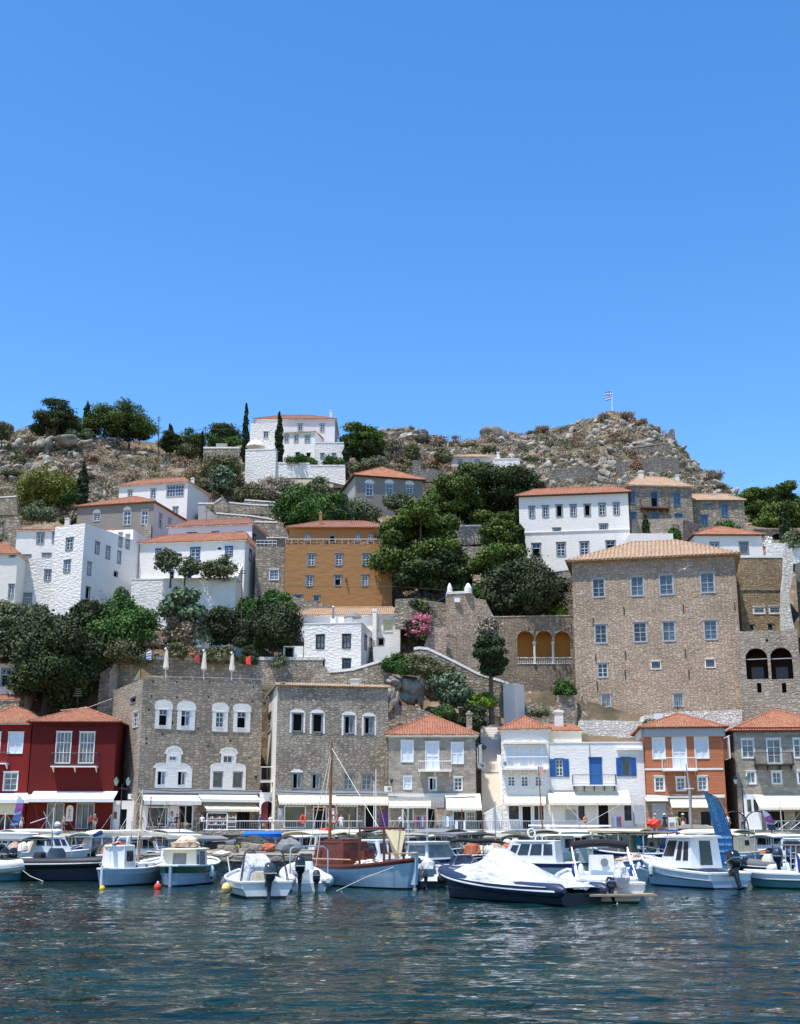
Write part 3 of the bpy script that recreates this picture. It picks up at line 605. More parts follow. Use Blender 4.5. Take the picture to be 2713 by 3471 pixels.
class House:
    def __init__(s, name, label, a, b, zb, D, wall, cat='house', side=None, right=None, left=None, sink=5.0, rd=None, skewL=0, skewR=0, back=None):
        """a=(px,py,Y) top of the front left corner; b=(px,py[,Y]) top of the front right corner; zb base: height, or ('p',py)"""
        A = W(*a)
        if len(b) == 3: B = W(*b); B.z = A.z
        else:
            B = Wz(b[0], b[1], A.z)
        s.zt = A.z; s.zb = W(a[0], zb[1], a[2]).z if isinstance(zb, tuple) else zb
        U = (B - A); U.z = 0; s.L = U.length; U.normalize(); Nn = V3((U.y, -U.x, 0)); s.U, s.N, s.D = U, Nn, D
        s.A = V3((A.x, A.y, s.zb - sink)); s.B = V3((B.x, B.y, s.zb - sink)); Hh = s.zt - s.A.z; s.sink = sink
        s.Bk = s.B - Nn * D + U * skewR; s.Ak = s.A - Nn * D - U * skewL
        r = s.Bk - s.B; l = s.A - s.Ak; k = s.Ak - s.Bk
        def fc(O, d): dn = d.normalized(); return Face(O, dn, V3((dn.y, -dn.x, 0)), d.length, Hh)
        s.F = {'f': Face(s.A, U, Nn, s.L, Hh), 'r': fc(s.B, r), 'l': fc(s.Ak, l), 'k': fc(s.Bk, k)}
        s.mat = dict(f=wall, r=right or side or wall, l=left or side or wall, k=back or wall)
        c = (s.A + s.Bk) / 2; s.t = T(name, label, cat, (c.x, c.y, s.zb)); s.todo = []; s.holed = False
    def win(s, rect, f='f', fr='grey_frame', sash=PAW, nx=2, ny=4, glass='glass', fw=.13, proud=.04, rec=.14, name='window', kind='', label=None, sill=True):
        fa = s.F[f]; u0, w0, u1, w1 = fa.rect(*rect) if rect[0] > 60 or f != 'abs' else rect
        u0, u1 = min(u0, u1), max(u0, u1)
        if fw: iu0, iw0, iu1, iw1 = u0 + fw, w0 + fw * (.9 if sill else 1), u1 - fw, w1 - fw
        else: iu0, iw0, iu1, iw1 = u0, w0, u1, w1
        if iu1 - iu0 < .12: iu0, iu1 = u0 + .05, u1 - .05
        fa.holes.append((iu0, iw0, iu1, iw1)); m = MB()
        if fw:
            fa.panel(m, u0, w0, iu0, w1, -.05, proud, fr); fa.panel(m, iu1, w0, u1, w1, -.05, proud, fr); fa.panel(m, iu0, iw1, iu1, w1, -.05, proud - .004, fr); fa.panel(m, iu0, w0, iu1, iw0, -.05, proud + .03, fr)
            fa.panel(m, u0 - .06, w1 + .002, u1 + .06, w1 + .07, -.05, proud + .07, fr)
        g = MB(); t_ = .047
        if 'o' in kind:                                # open: near-black box paints the unlit room behind, one leaf swung inwards
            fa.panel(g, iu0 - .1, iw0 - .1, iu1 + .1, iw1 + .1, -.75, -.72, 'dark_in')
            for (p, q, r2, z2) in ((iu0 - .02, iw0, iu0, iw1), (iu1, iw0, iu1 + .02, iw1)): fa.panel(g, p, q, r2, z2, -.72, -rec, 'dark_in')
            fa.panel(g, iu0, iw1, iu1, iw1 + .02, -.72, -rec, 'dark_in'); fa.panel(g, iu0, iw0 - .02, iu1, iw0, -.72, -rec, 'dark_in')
            if sash:
                fa.panel(m, iu0, iw0, iu0 + .05, iw1, -rec, -rec + .05, sash); fa.panel(m, iu1 - .05, iw0, iu1, iw1, -rec, -rec + .05, sash)
                hz = iw0 + (iw1 - iw0) * .66
                if 't' in kind:
                    fa.panel(m, iu0, hz, iu1, hz + .07, -rec, -rec + .05, sash); fa.panel(g, iu0, hz, iu1, iw1, -rec, -rec + .01, glass)
                    for k in range(1, nx): uu = iu0 + (iu1 - iu0) * k / nx; fa.panel(m, uu - .025, hz, uu + .025, iw1, -rec + .012, -rec + .05, sash)
                if 'h' in kind: fa.panel(m, (iu0 + iu1) / 2, iw0, iu1, iw1, -rec, -rec + .03, sash); fa.panel(m, (iu0 + iu1) / 2 + .08, iw0 + .08, iu1 - .08, iw1 - .08, -rec + .031, -rec + .036, GLB)
        else:
            fa.panel(g, iu0, iw0, iu1, iw1, -rec - .02, -rec, glass)
            if sash and nx:
                e = t_ * 1.25
                fa.panel(m, iu0, iw0, iu0 + e, iw1, -rec + .002, -rec + .06, sash); fa.panel(m, iu1 - e, iw0, iu1, iw1, -rec + .002, -rec + .06, sash); fa.panel(m, iu0 + e, iw0, iu1 - e, iw0 + e, -rec + .002, -rec + .06, sash); fa.panel(m, iu0 + e, iw1 - e, iu1 - e, iw1, -rec + .002, -rec + .06, sash)
                for k in range(1, nx): uu = iu0 + (iu1 - iu0) * k / nx; q = t_ * (.8 if k * 2 == nx else .45); fa.panel(m, uu - q, iw0 + e, uu + q, iw1 - e, -rec + .003, -rec + .05, sash)
                for k in range(1, ny): ww = iw0 + (iw1 - iw0) * k / ny; q = t_ * (.85 if ny > 2 and k == (ny + 1) // 2 else .42); fa.panel(m, iu0 + e, ww - q, iu1 - e, ww + q, -rec + .004, -rec + .045, sash)
        if 's' in kind:                                # closed louvred shutters
            m2 = m; hw = (iu0 + iu1) / 2
            for (p, q) in ((iu0, hw - .015), (hw + .015, iu1)):
                fa.panel(m2, p, iw0, q, iw1, -.10, -.07, 'shutter_white'); st = .07
                for (a_, b_, c_, d_) in ((p, iw0, p + st, iw1), (q - st, iw0, q, iw1), (p + st, iw0, q - st, iw0 + st), (p + st, iw1 - st, q - st, iw1), (p + st, (iw0 + iw1) / 2 - .05, q - st, (iw0 + iw1) / 2 + .05)): fa.panel(m2, a_, b_, c_, d_, -.07, -.03, PAW)
        o = s.t.part(name, m, label=label) if m.v else None
        if g.v: s.t.part('pane', g, o if o else None)
        if 'b' in kind:                                # open blue shutters folded back on the wall
            wd = (u1 - u0) * .62
            for (p, q) in ((u0 - wd, u0 - .02), (u1 + .02, u1 + wd)):
                m3 = MB(); fa.panel(m3, p, w0, q, w1, .02, .07, 'shutter_blue')
                for k in range(int((w1 - w0 - .2) / .1)): fa.panel(m3, p + .06, w0 + .1 + k * .1, q - .06, w0 + .16 + k * .1, .071, .095, 'shutter_blue')
                s.t.part('shutter', m3)
        return o
    def arch(s, rect, f='f', m=PAW, d=.05, k=9, rise=.35, teeth=False):   # arched plate over a window
        fa = s.F[f]; u0, w0, u1, w1 = fa.rect(*rect); mb = MB(); c = (u0 + u1) / 2; pts = [fa.P(u0, w0, -.01), fa.P(u1, w0, -.01)]
        for i in range(k + 1): q = math.pi * i / k; pts.append(fa.P(c + (u1 - u0) / 2 * math.cos(q), w0 + (w1 - w0) * math.sin(q), -.01))
        mb.prism(pts, s_(fa.N, d), m); s.t.part('window_arch', mb)
    def plate(s, pts, f='f', m=PAW, d=.045, name='window_surround', holes=None):
        fa = s.F[f]; mb = MB(); q = [fa.hit(*p) for p in pts]; mb.prism([fa.P(u, w_, -.01) for u, w_ in q], fa.N * (d + .01), m); return s.t.part(name, mb)
    def slab(s, rect, m, d0, d1, f='f', name='cornice', parent=None, label=None):
        fa = s.F[f]; mb = MB(); fa.panel(mb, *fa.rect(*rect), d0, d1, m); return s.t.part(name, mb, parent, label)
    def awning(s, rect, out=1.7, m=AWC, val=.28, f='f', scal=True, label=None, drop=None, poles=False):
        """rect: top edge y0 at the wall, y1 the lower hem of the valance"""
        fa = s.F[f]; x0, y0, x1, y1 = rect; mb = MB(); u0, u1 = fa.hit(x0, (y0 + y1) / 2)[0], fa.hit(x1, (y0 + y1) / 2)[0]; xc = (x0 + x1) / 2
        wt = fa.hit(xc, y0)[1]
        f2 = Face(fa.O + fa.N * out, fa.U, fa.N, fa.L, fa.H); wb = f2.hit(xc, y1)[1]; u0b, u1b = f2.hit(x0, y1)[0], f2.hit(x1, y1)[0]; n = 10; wv = wb + val
        rows = []
        for i in range(n + 1):
            t = i / n; sag = -.03 * math.sin(math.pi * (t * 5 % 1)); rows.append([fa.P(u0b + (u1b - u0b) * t, wt, .03), fa.P(u0b + (u1b - u0b) * t, (wt * .5 + wv * .5) - .03 + sag, out * .5), fa.P(u0b + (u1b - u0b) * t, wv, out)])
        for i in range(n):
            for j in range(2): mb.poly([rows[i][j], rows[i][j + 1], rows[i + 1][j + 1], rows[i + 1][j]], m)
        q = 2 * max(3, int((u1b - u0b) / .35)) if scal else 2; prev = None
        for i in range(q + 1):
            t = i / q; lo = wb + (.07 if scal and i % 2 else 0); p = (fa.P(u0b + (u1b - u0b) * t, wv, out), fa.P(u0b + (u1b - u0b) * t, lo, out + .01))
            if prev: mb.poly([prev[0], prev[1], p[1], p[0]], m)
            prev = p
        for uu in (u0b, u1b): mb.tube([fa.P(uu, wt - .1, .05), fa.P(uu, wv - .03, out - .03)], .025, 'steel', 5)
        mb.tube([fa.P(u0b, wv - .02, out - .03), fa.P(u1b, wv - .02, out - .03)], .03, 'steel', 5)
        o = s.t.part('awning', mb, label=label); return o
    def balcony(s, rect, out=.9, f='f', rail='iron', floor=PAW, br='iron', nb=2, fine=.13, box=True):
        """rect: top of rail to underside of floor"""
        fa = s.F[f]; f2 = Face(fa.O + fa.N * out, fa.U, fa.N, fa.L, fa.H); u0, w0, u1, w1 = f2.rect(*rect); mb = MB(); fa.panel(mb, u0, w0, u1, w0 + .12, -.02, out + .05, floor)
        for i in range(nb + 1):
            uu = u0 + .15 + (u1 - u0 - .3) * i / max(1, nb); mb.prism([fa.P(uu - .04, w0 - .002, 0), fa.P(uu - .04, w0 - .002, out * .85), fa.P(uu - .04, w0 - .5, 0)], fa.U * .08, br)
        o = s.t.part('balcony', mb); g = MB(); pts = [(u0, 0), (u0, out), (u1, out), (u1, 0)]
        for zz, r in ((w1, .03), (w0 + .22, .02)): g.tube([fa.P(a, zz, b) for a, b in pts], r, rail, 4)
        n = int((u1 - u0) / fine)
        for i in range(n + 1): uu = u0 + (u1 - u0) * i / n; g.tube([fa.P(uu, w0 + .12, out), fa.P(uu, w1, out)], .011, rail, 3)
        for i in range(6):
            for uu in (u0, u1): g.tube([fa.P(uu, w0 + .12, out * i / 6), fa.P(uu, w1, out * i / 6)], .011, rail, 3)
        s.t.part('railing', g, o)
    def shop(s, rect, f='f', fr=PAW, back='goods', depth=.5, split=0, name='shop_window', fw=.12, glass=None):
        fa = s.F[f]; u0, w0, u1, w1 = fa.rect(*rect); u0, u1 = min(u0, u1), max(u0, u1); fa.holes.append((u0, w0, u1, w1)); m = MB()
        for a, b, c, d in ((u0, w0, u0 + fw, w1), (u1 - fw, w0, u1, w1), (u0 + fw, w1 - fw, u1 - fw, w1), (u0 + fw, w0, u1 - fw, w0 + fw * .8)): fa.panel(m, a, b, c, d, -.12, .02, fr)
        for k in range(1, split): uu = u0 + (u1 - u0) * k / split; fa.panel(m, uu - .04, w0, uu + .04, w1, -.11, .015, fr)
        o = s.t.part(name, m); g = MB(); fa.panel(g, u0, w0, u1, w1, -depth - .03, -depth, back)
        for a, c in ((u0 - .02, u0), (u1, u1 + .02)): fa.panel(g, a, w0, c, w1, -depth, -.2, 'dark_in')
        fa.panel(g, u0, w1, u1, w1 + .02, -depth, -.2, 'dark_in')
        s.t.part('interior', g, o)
    def walls(s, name='wall', cap=True, capmat=None, par=.0):
        m = MB()
        for k in 'frlk': s.F[k].wall(m, s.mat[k])
        if cap:
            z = UP * (s.zt - s.A.z - par); m.poly([s.A + z, s.B + z, s.Bk + z, s.Ak + z], capmat or s.mat['f'])
        s.t.part(name, m)
    def coping(s, h=.22, t=.4, m='white', faces='flr', out=.06):
        mb = MB()
        for k in faces:
            fa = s.F[k]; fa.panel(mb, -out if k != 'f' else 0, fa.H - .02 + (.005 if k != 'f' else 0), fa.L + (out if k == 'f' else 0), fa.H + h, -t, out, m)
        s.t.part('parapet', mb)
    def roof(s, h=None, apex=None, o=.45, m='tile', kind='hip', fascia=WSM, soff=True, rl=None, rr=None, ov=None, sp=.27, lift=0.0):
        z0 = s.zt + lift; A = V3((s.A.x, s.A.y, z0)); U, Nn, L, Dp = s.U, s.N, s.L, s.D; mb = MB()
        if apex is not None:                           # py of the ridge or apex, seen in the photo
            v = L / 2 if kind == 'pyr' or Dp > L else Dp / 2; mid = A + U * L / 2 - Nn * v; a, b = ray(CX + mid.x / mid.y * F * .97, apex); h = CZ + b * mid.y - z0
        P = lambda u, v, z: A + U * u - Nn * v + UP * z
        c = [(-o, -o), (L + o, -o), (L + o, Dp + o), (-o, Dp + o)]; e0 = -.02
        if kind == 'hip' or kind == 'pyr':
            k = min(L, Dp) / 2
            if L >= Dp: r0, r1 = (rl if rl is not None else k, Dp / 2), (L - (rr if rr is not None else k), Dp / 2)
            else: r0, r1 = (L / 2, k), (L / 2, Dp - k)
            if L >= Dp: pl = [[c[0], c[1], r1, r0], [c[1], c[2], r1], [c[2], c[3], r0, r1], [c[3], c[0], r0]]
            else: pl = [[c[0], c[1], r0], [c[1], c[2], r1, r0], [c[2], c[3], r1], [c[3], c[0], r0, r1]]
            rid = {r0, r1}; lines = [(c[0], r0), (c[1], r1 if L >= Dp else r0), (c[2], r1), (c[3], r0 if L >= Dp else r1), (r0, r1)]
        elif kind == 'gable':                          # ridge along the front
            r0, r1 = (-o, Dp / 2), (L + o, Dp / 2); pl = [[c[0], c[1], r1, r0], [c[2], c[3], r0, r1]]; rid = {r0, r1}; lines = [(r0, r1)]
        elif kind == 'side':                           # ridge runs back: front gable
            r0, r1 = (L / 2, -o), (L / 2, Dp + o); pl = [[c[3], c[0], r0, r1], [c[1], c[2], r1, r0]]; rid = {r0, r1}; lines = [(r0, r1)]
        else:                                          # shed rising to the back
            r0, r1 = (-o, Dp + o), (L + o, Dp + o); pl = [[c[0], c[1], r1, r0]]; rid = {r0, r1}; lines = []
        Z = lambda q: (h if q in rid else e0)
        for q in pl: tile_plane(mb, [P(*x, Z(x)) for x in q], m, sp)
        for a, b in lines: mb.tube([P(*a, Z(a) + .05), P(*b, Z(b) + .05)], .11, m, 6)
        ro = s.t.part('roof', mb); g = MB()
        if kind in ('gable', 'side'):
            E = [((0, 0), (0, Dp), (0, Dp / 2)), ((L, 0), (L, Dp), (L, Dp / 2))] if kind == 'gable' else [((0, 0), (L, 0), (L / 2, 0)), ((0, Dp), (L, Dp), (L / 2, Dp))]
            for a, b, t in E: g.poly([P(*a, 0), P(*b, 0), P(*t, h * (1 - .0) - .12)], s.mat['r' if kind == 'gable' else 'f'])
        if kind == 'shed':
            for uu in (0, L): g.poly([P(uu, 0, 0), P(uu, Dp, 0), P(uu, Dp, h * .93)], s.mat['r'])
        if soff:
            g.obox(P(-o + .02, -o + .02, e0 - .10), U * (L + 2 * o - .04), -Nn * (Dp + 2 * o - .04), UP * .07, fascia)
        if g.v: s.t.part('eaves', g, ro)
        s.ro = ro; s.P = P; return ro
    def chimney(s, x0, y0, x1, y1, Y=None, m='white', parent=None, pot=True):
        Y = Y or (s.A.y + s.D * .4); a, b = W(x0, y1, Y), W(x1, y0, Y); w_ = b.x - a.x; mb = MB(); h = b.z - a.z; c = V3(((a.x + b.x) / 2, Y, a.z + h / 2 - .4))
        mb.box(c, (w_, w_, h * .85 + .8), m); mb.box((c.x, Y, a.z + h * .86), (w_ * 1.2, w_ * 1.2, h * .07), m)
        if pot: mb.lathe((c.x, Y, a.z + h * .89), [(w_ * .4, 0), (w_ * .3, h * .08), (.02, h * .13)], 'tile_old', 8)
        s.t.part('chimney', mb, parent or getattr(s, 'ro', None))
def s_(v, k): return v * k
def wallthing(name, label, pts, Y, thick, m, cat='wall', cop=None, copm='white', bottom=None, group=None, ch=.2):
    """free-standing wall: outline in photo pixels on a plane at depth Y (or (Yleft, Yright)); optional coping along the top points"""
    Y0, Y1 = Y if isinstance(Y, tuple) else (Y, Y); x0, x1 = min(p[0] for p in pts), max(p[0] for p in pts)
    Q = [W(x, y, Y0 + (Y1 - Y0) * (x - x0) / (x1 - x0)) for x, y in pts]; mb = MB(); mb.prism(Q, (0, thick, 0), m)
    a = np.array([q[:] for q in Q]); loc = (float(a[:, 0].mean()), float(a[:, 1].mean()), float(a[:, 2].min())); t = T(name, label, cat, loc, group=group); t.part('masonry', mb)
    if cop:
        c = MB(); P = [W(x, y, Y0 + (Y1 - Y0) * (x - x0) / (x1 - x0)) for x, y in cop]
        for p, q in zip(P, P[1:]):
            d = q - p; c.obox(p + V3((0, -.06, -.01)), d, (0, thick + .12, 0), (0, 0, ch), copm)
        t.part('coping', c)
    return t
GF = 'grey_frame'
# ===== front row =====
h = House('red_shop_house', 'bright red house with white louvred shutters at the left edge of the quay', (-75, 2452, 134.5), (109, 2452, 134.5), 2.45, 11, 'redlight')
h.win((27, 2482, 80, 2555), kind='s', fr=PAW, fw=.1); h.win((-50, 2482, 3, 2555), kind='s', fr=PAW, fw=.1); h.win((11, 2616, 62, 2681), fr=PAW, glass=GLC, nx=2, ny=3)
h.balcony((-90, 2550, 24, 2590), fine=.2, floor=PAW, br=PAW); h.shop((-60, 2765, 60, 2806), fr='redlight'); h.slab((-70, 2718, 88, 2762), 'canvas_yellow', 1.5, 1.54, name='sun_blind')
h.awning((-70, 2688, 97, 2722), 1.9, AWW, .42, scal=False); h.walls(); h.roof(apex=2394, o=.5, kind='hip')
h = House('dark_red_house', 'dark red house with two tall shuttered doors behind an iron balcony', (113, 2446, 134), (398, 2448, 134.3), 2.45, 9.5, 'red')
h.win((189, 2480, 242, 2588), fr=PAW, fw=.08, nx=4, ny=3, glass=GLC, name='balcony_door'); h.win((268, 2481, 321, 2588), fr=PAW, fw=.08, nx=4, ny=3, glass=GLC, name='balcony_door')
h.balcony((173, 2553, 329, 2600), 1.0, fine=.1, nb=2, br=PAW); h.slab((170, 2466, 350, 2474), 'red', 0, .12, name='moulding'); h.slab((105, 2446, 398, 2458), 'red', 0, .2)
h.shop((158, 2722, 217, 2810), fr=LGF, back=GLB, depth=.16, split=2, name=SHD); h.shop((258, 2722, 320, 2810), fr=LGF, back=GLB, depth=.16, split=3, name=SHD)
sg = MB(); fa = h.F['f']; u0, w0, u1, w1 = fa.rect(225, 2729, 249, 2784)
pts = [fa.P(u0, w0, .02), fa.P(u1, w0, .02), fa.P(u1, w1 - .4, .02)] + [fa.P((u0 + u1) / 2 + (u1 - u0) / 2 * math.cos(q), w1 - .4 + .4 * math.sin(q), .02) for q in [math.pi * k / 8 for k in range(1, 8)]] + [fa.P(u0, w1 - .4, .02)]; sg.prism(pts, fa.N * .04, 'white_cream'); sign = h.t.part('sign', sg)
def text3d(txt, loc, size, U, Vv, mat, parent, off, name='lettering', ex=.012, vertical=False):
    cu = bpy.data.curves.new(name, 'FONT'); cu.body = txt; cu.size = size; cu.extrude = ex; cu.align_x = 'CENTER'; cu.align_y = 'CENTER'; cu.space_line = .8
    tmp = bpy.data.objects.new('tmp', cu); COL.objects.link(tmp); dg = bpy.context.evaluated_depsgraph_get(); me = bpy.data.meshes.new_from_object(tmp.evaluated_get(dg)); bpy.data.objects.remove(tmp)
    U, Vv = V3(U), V3(Vv); Nv = U.cross(Vv); off = V3(off); loc = V3(loc)
    for v in me.vertices: q = loc + U * v.co.x + Vv * v.co.y + Nv * v.co.z - off; v.co = q
    me.materials.clear(); me.materials.append(M(mat)); o = bpy.data.objects.new(name, me); COL.objects.link(o); o.parent = parent; return o
text3d('R\nE\nD', fa.P((u0 + u1) / 2, (w0 + w1) / 2 - .1, .075), .42, fa.U, UP, 'maroon', sign, h.t.loc)
h.awning((96, 2682, 386, 2719), 2.0, AWW, .4, scal=False); h.walls(); h.roof(apex=2399, o=.55, fascia='red')
m = MB()
# left tall stone house
h = House('stone_mansion', 'tall grey stone house with whitewashed window surrounds and a roof terrace', (487, 2299, 133.5), (892, 2316, 139.5), 2.45, 13.5, 'stone_grey', side=STO, sink=1)
for (x0, y0, x1, y1), (a, b, c, d), kd in [((527, 2373, 583, 2471), (538, 2405, 568, 2460), 'ot'), ((602, 2377, 662, 2475), (613, 2408, 645, 2462), 'oth'), ((721, 2382, 773, 2480), (731, 2413, 759, 2466), ''), ((792, 2385, 849, 2482), (803, 2413, 834, 2468), 'ot')]:
    hl = 16; pts = [(x0, y1), (x1, y1), (x1 - 1, y0 + 34), (x1 + 1, y0 + 14), ((x1 + x0) / 2 + 15, y0 + 2), ((x0 + x1) / 2, y0), ((x0 + x1) / 2 - 15, y0 + 2), (x0 - 1, y0 + 14), (x0 + 1, y0 + 34)]
    ff = h.F['f']; hu = ff.rect(a, b, c, d)
    m = MB(); q = [ff.hit(*p) for p in pts]  # plate with the opening left free: four panels and the arched head
    r0 = ff.rect(x0, y0, x1, y1); ff.panel(m, r0[0], r0[1], hu[0], hu[3], 0, .05, 'white'); ff.panel(m, hu[2], r0[1], r0[2], hu[3], 0, .05, 'white'); ff.panel(m, hu[0], r0[1], hu[2], hu[1], 0, .05, 'white')
    hd = [ff.P(r0[0] - .08, hu[3], 0), ff.P(r0[2] + .08, hu[3], 0)] + [ff.P((r0[0] + r0[2]) / 2 + ((r0[2] - r0[0]) / 2 + .1) * math.copysign(abs(math.cos(k)) ** .6, math.cos(k)), hu[3] + (r0[3] - hu[3]) * math.sin(k) ** .7, 0) for k in [math.pi * i / 12 for i in range(1, 12)]]
    m.prism(hd, ff.N * .07, 'white'); h.t.part('window_surround', m); h.win((a, b, c, d), kind=kd, fr=PAW, fw=.05, nx=2, ny=3, proud=.06)
for grp in [((527, 651, 2604, 2671), (564, 614, 2556), 586, 2528, [(533, 2614, 562, 2661), (602, 2615, 630, 2662)], (574, 2563, 598, 2578), 'o'), ((713, 833, 2604, 2677), (750, 801, 2552), 776, 2533, [(722, 2616, 755, 2669), (789, 2617, 822, 2670)], (757, 2561, 788, 2586), '')]:
    (x0, x1, ys, yb), (tx0, tx1, ty), ax, ay, wins, sm, kd = grp; ff = h.F['f']; m = MB(); L = ff.rect(x0, ys, x1, yb); w = [ff.rect(*q) for q in wins]; sr = ff.rect(*sm); T_ = ff.rect(tx0, ty, tx1, ys)
    ff.panel(m, L[0], L[1], w[0][0], L[3], 0, .05, 'white'); ff.panel(m, w[0][2], L[1], w[1][0], L[3], 0, .05, 'white'); ff.panel(m, w[1][2], L[1], L[2], L[3], 0, .05, 'white')
    for q in w: ff.panel(m, q[0], L[1], q[2], q[1], 0, .05, 'white'); ff.panel(m, q[0], q[3], q[2], L[3], 0, .05, 'white') if q[3] < L[3] else None
    for q in w:
        c = (q[0] + q[2]) / 2; hw = .95; m.prism([ff.P(c + hw * math.cos(k), L[3] + .55 * math.sin(k), 0) for k in [math.pi * i / 10 for i in range(11)]], ff.N * .047, 'white')
        for i in range(7): k = R(40 + i * 16); p = ff.P(c + .72 * math.cos(k), L[3] + .1 + .3 * math.sin(k), .048); m.box(p, (.05, .03, .17), LGF)
    ff.panel(m, T_[0], L[3] + .0, sr[0], sr[3] + .2, 0, .056, 'white'); ff.panel(m, sr[2], L[3], T_[2], sr[3] + .2, 0, .056, 'white'); ff.panel(m, sr[0], L[3], sr[2], sr[1], 0, .056, 'white'); ff.panel(m, sr[0], sr[3], sr[2], sr[3] + .2, 0, .056, 'white')
    c = (T_[0] + T_[2]) / 2; hw = (T_[2] - T_[0]) / 2 + .2; zt = ff.hit(ax, ay)[1]; zb_ = sr[3] + .2; m.prism([ff.P(c + hw * math.cos(k), zb_ + (zt - zb_) * math.sin(k), 0) for k in [math.pi * i / 12 for i in range(13)]], ff.N * .06, 'white')
    for i in range(8): k = R(30 + i * 17); m.box(ff.P(c + hw * .72 * math.cos(k), zb_ + .08 + (zt - zb_) * .62 * math.sin(k), .062), (.06, .03, .16), LGF)
    h.t.part('window_surround', m); h.win(sm, fr=PAW, fw=.04, nx=2, ny=1)
    for q in wins: h.win(q, kind='oh' if kd else '', fr=PAW if kd else GF, fw=.05, nx=2 if kd else 1, ny=1, sash=PAW if kd else LGF, glass='glass')
for x, y in [(520, 2310), (600, 2311), (514, 2360), (601, 2364), (711, 2314), (860, 2328), (709, 2363), (788, 2370), (857, 2377), (506, 2406), (586, 2451), (553, 2489), (498, 2504), (498, 2520), (673, 2470), (706, 2530), (783, 2512), (846, 2568)]:
    u, w_ = h.F['f'].hit(x, y); h.F['f'].holes.append((u - .09, w_ - .11, u + .09, w_ + .11))
h.slab((470, 2676, 885, 2690), LGF, 0, .25, name='ledge'); h.win((452, 2412, 470, 2466), f='l', fr='white', ny=3); h.win((443, 2364, 462, 2384), f='l', kind='o')
h.shop((497, 2734, 572, 2804), back='goods', split=0); h.shop((603, 2728, 655, 2812), back='dark_in', name=SHD, split=2); h.shop((676, 2748, 775, 2812), back='goods', fr='stone_grey'); h.shop((800, 2748, 850, 2811), back='dark_in', fr='stone_grey', name=SHD)
h.awning((488, 2692, 683, 2728), 1.5, AWW, .42, scal=False); h.awning((683, 2692, 884, 2719), 1.4, AWW, .3, scal=False); h.awning((700, 2718, 882, 2752), 2.1, AWC, .3); h.walls(par=.0, capmat=STO)
m = MB(); h.slab((474, 2730, 496, 2815), 'white', 0, .05, name='shop_front'); h.slab((574, 2730, 601, 2815), 'white', 0, .05, name='shop_front')
# small white annex and stair lane left of it
h = House('white_annex', 'low white shop annex between the dark red house and the stone house', (383, 2714, 134.6), (470, 2714, 134.6), 2.45, 4, WSM)
h.shop((404, 2740, 432, 2812), back='dark_in', name=SHD, fw=.08); h.slab((386, 2752, 397, 2776), 'cloth_brown', 0, .04, name='poster'); h.slab((456, 2746, 474, 2782), 'brown_in', 0, .05, name='poster'); h.walls(cap=True)
# passage house with the arched red door
h = House('arched_gateway', 'whitewashed gateway with an arched dark red door between the two stone houses', (881, 2686, 138), (938, 2686, 138), 2.45, 5, 'white')
u0, w0, u1, w1 = h.F['f'].rect(885, 2716, 926, 2812); h.F['f'].holes.append((u0, w0, u1, w1 - .55)); fa = h.F['f']; c = (u0 + u1) / 2; r_ = (u1 - u0) / 2
h.F['f'].holes.append((u0, w1 - .55, u1, w1)); m = MB()
for sgn in (-1, 1):
    pts = [fa.P(c + sgn * r_, w1 - .55, 0), fa.P(c + sgn * r_, w1, 0), fa.P(c, w1, 0)] + [fa.P(c + sgn * r_ * math.cos(k), w1 - .55 + .55 * math.sin(k), 0) for k in [math.pi / 2 * (1 - i / 7) for i in range(1, 7)]]
    m.prism(pts, -fa.N * .2, 'white')
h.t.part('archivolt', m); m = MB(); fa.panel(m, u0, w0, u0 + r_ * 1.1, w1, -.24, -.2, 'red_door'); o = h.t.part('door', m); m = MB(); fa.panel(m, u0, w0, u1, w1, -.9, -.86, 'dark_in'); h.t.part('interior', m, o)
h.slab((915, 2702, 936, 2714), CAK, 0, .04, name='sign'); h.balcony((884, 2600, 928, 2652), .5, rail='galv', floor='white', fine=.5); h.walls()
h = House('patched_stone_house', 'stone house with patchy plaster, a white side wall and grey framed windows', (942, 2319, 134.5), (1316, 2333, 137), 2.45, 12, 'stone_grey2', left='white_cream', skewL=-.3)
for q, kd in [((990, 2417, 1028, 2480), 'o'), ((1058, 2419, 1095, 2483), 'o'), ((1166, 2426, 1202, 2488), 'oh'), ((1234, 2430, 1269, 2489), 'oh'), ((990, 2620, 1025, 2674), 'oh'), ((1056, 2623, 1086, 2675), 'oh'), ((1164, 2621, 1199, 2679), ''), ((1225, 2622, 1261, 2680), '')]:
    h.win(q, kind=kd, fr=GF, sash=LGF, fw=.12, nx=2, ny=3, glass=GLB)
    if q[1] < 2500:
        h.arch((q[0] - 6, q[1] - 14, q[2] + 6, q[1] - 1), m='white', d=.06); h.slab((q[0] - 7, q[1], q[0] - 1, q[3] + 4), 'white', 0, .03, name='window_surround'); h.slab((q[2] + 1, q[1], q[2] + 7, q[3] + 4), 'white', 0, .03, name='window_surround')
    elif q[0] < 1030: h.arch((q[0] - 4, q[1] - 13, q[2] + 4, q[1] - 1), m='white', d=.05)
h.win((909, 2419, 920, 2482), f='l', fr=GF, nx=2, ny=4); h.slab((936, 2681, 1318, 2696), LGF, 0, .3, name='ledge')
h.shop((963, 2731, 1037, 2806), back='glass', depth=.3); h.shop((1061, 2733, 1108, 2812), back='dark_in', name=SHD); h.shop((1138, 2731, 1213, 2807), back='glass', depth=.3); h.shop((1236, 2724, 1275, 2812), back='dark_in', name=SHD); h.slab((1290, 2748, 1316, 2800), 'cloth_purple', .05, .2, name='clothes')
h.awning((946, 2691, 1146, 2729), 1.6, AWC); h.awning((1147, 2696, 1335, 2731), 1.6, AWC); h.walls(par=.3); m = MB()
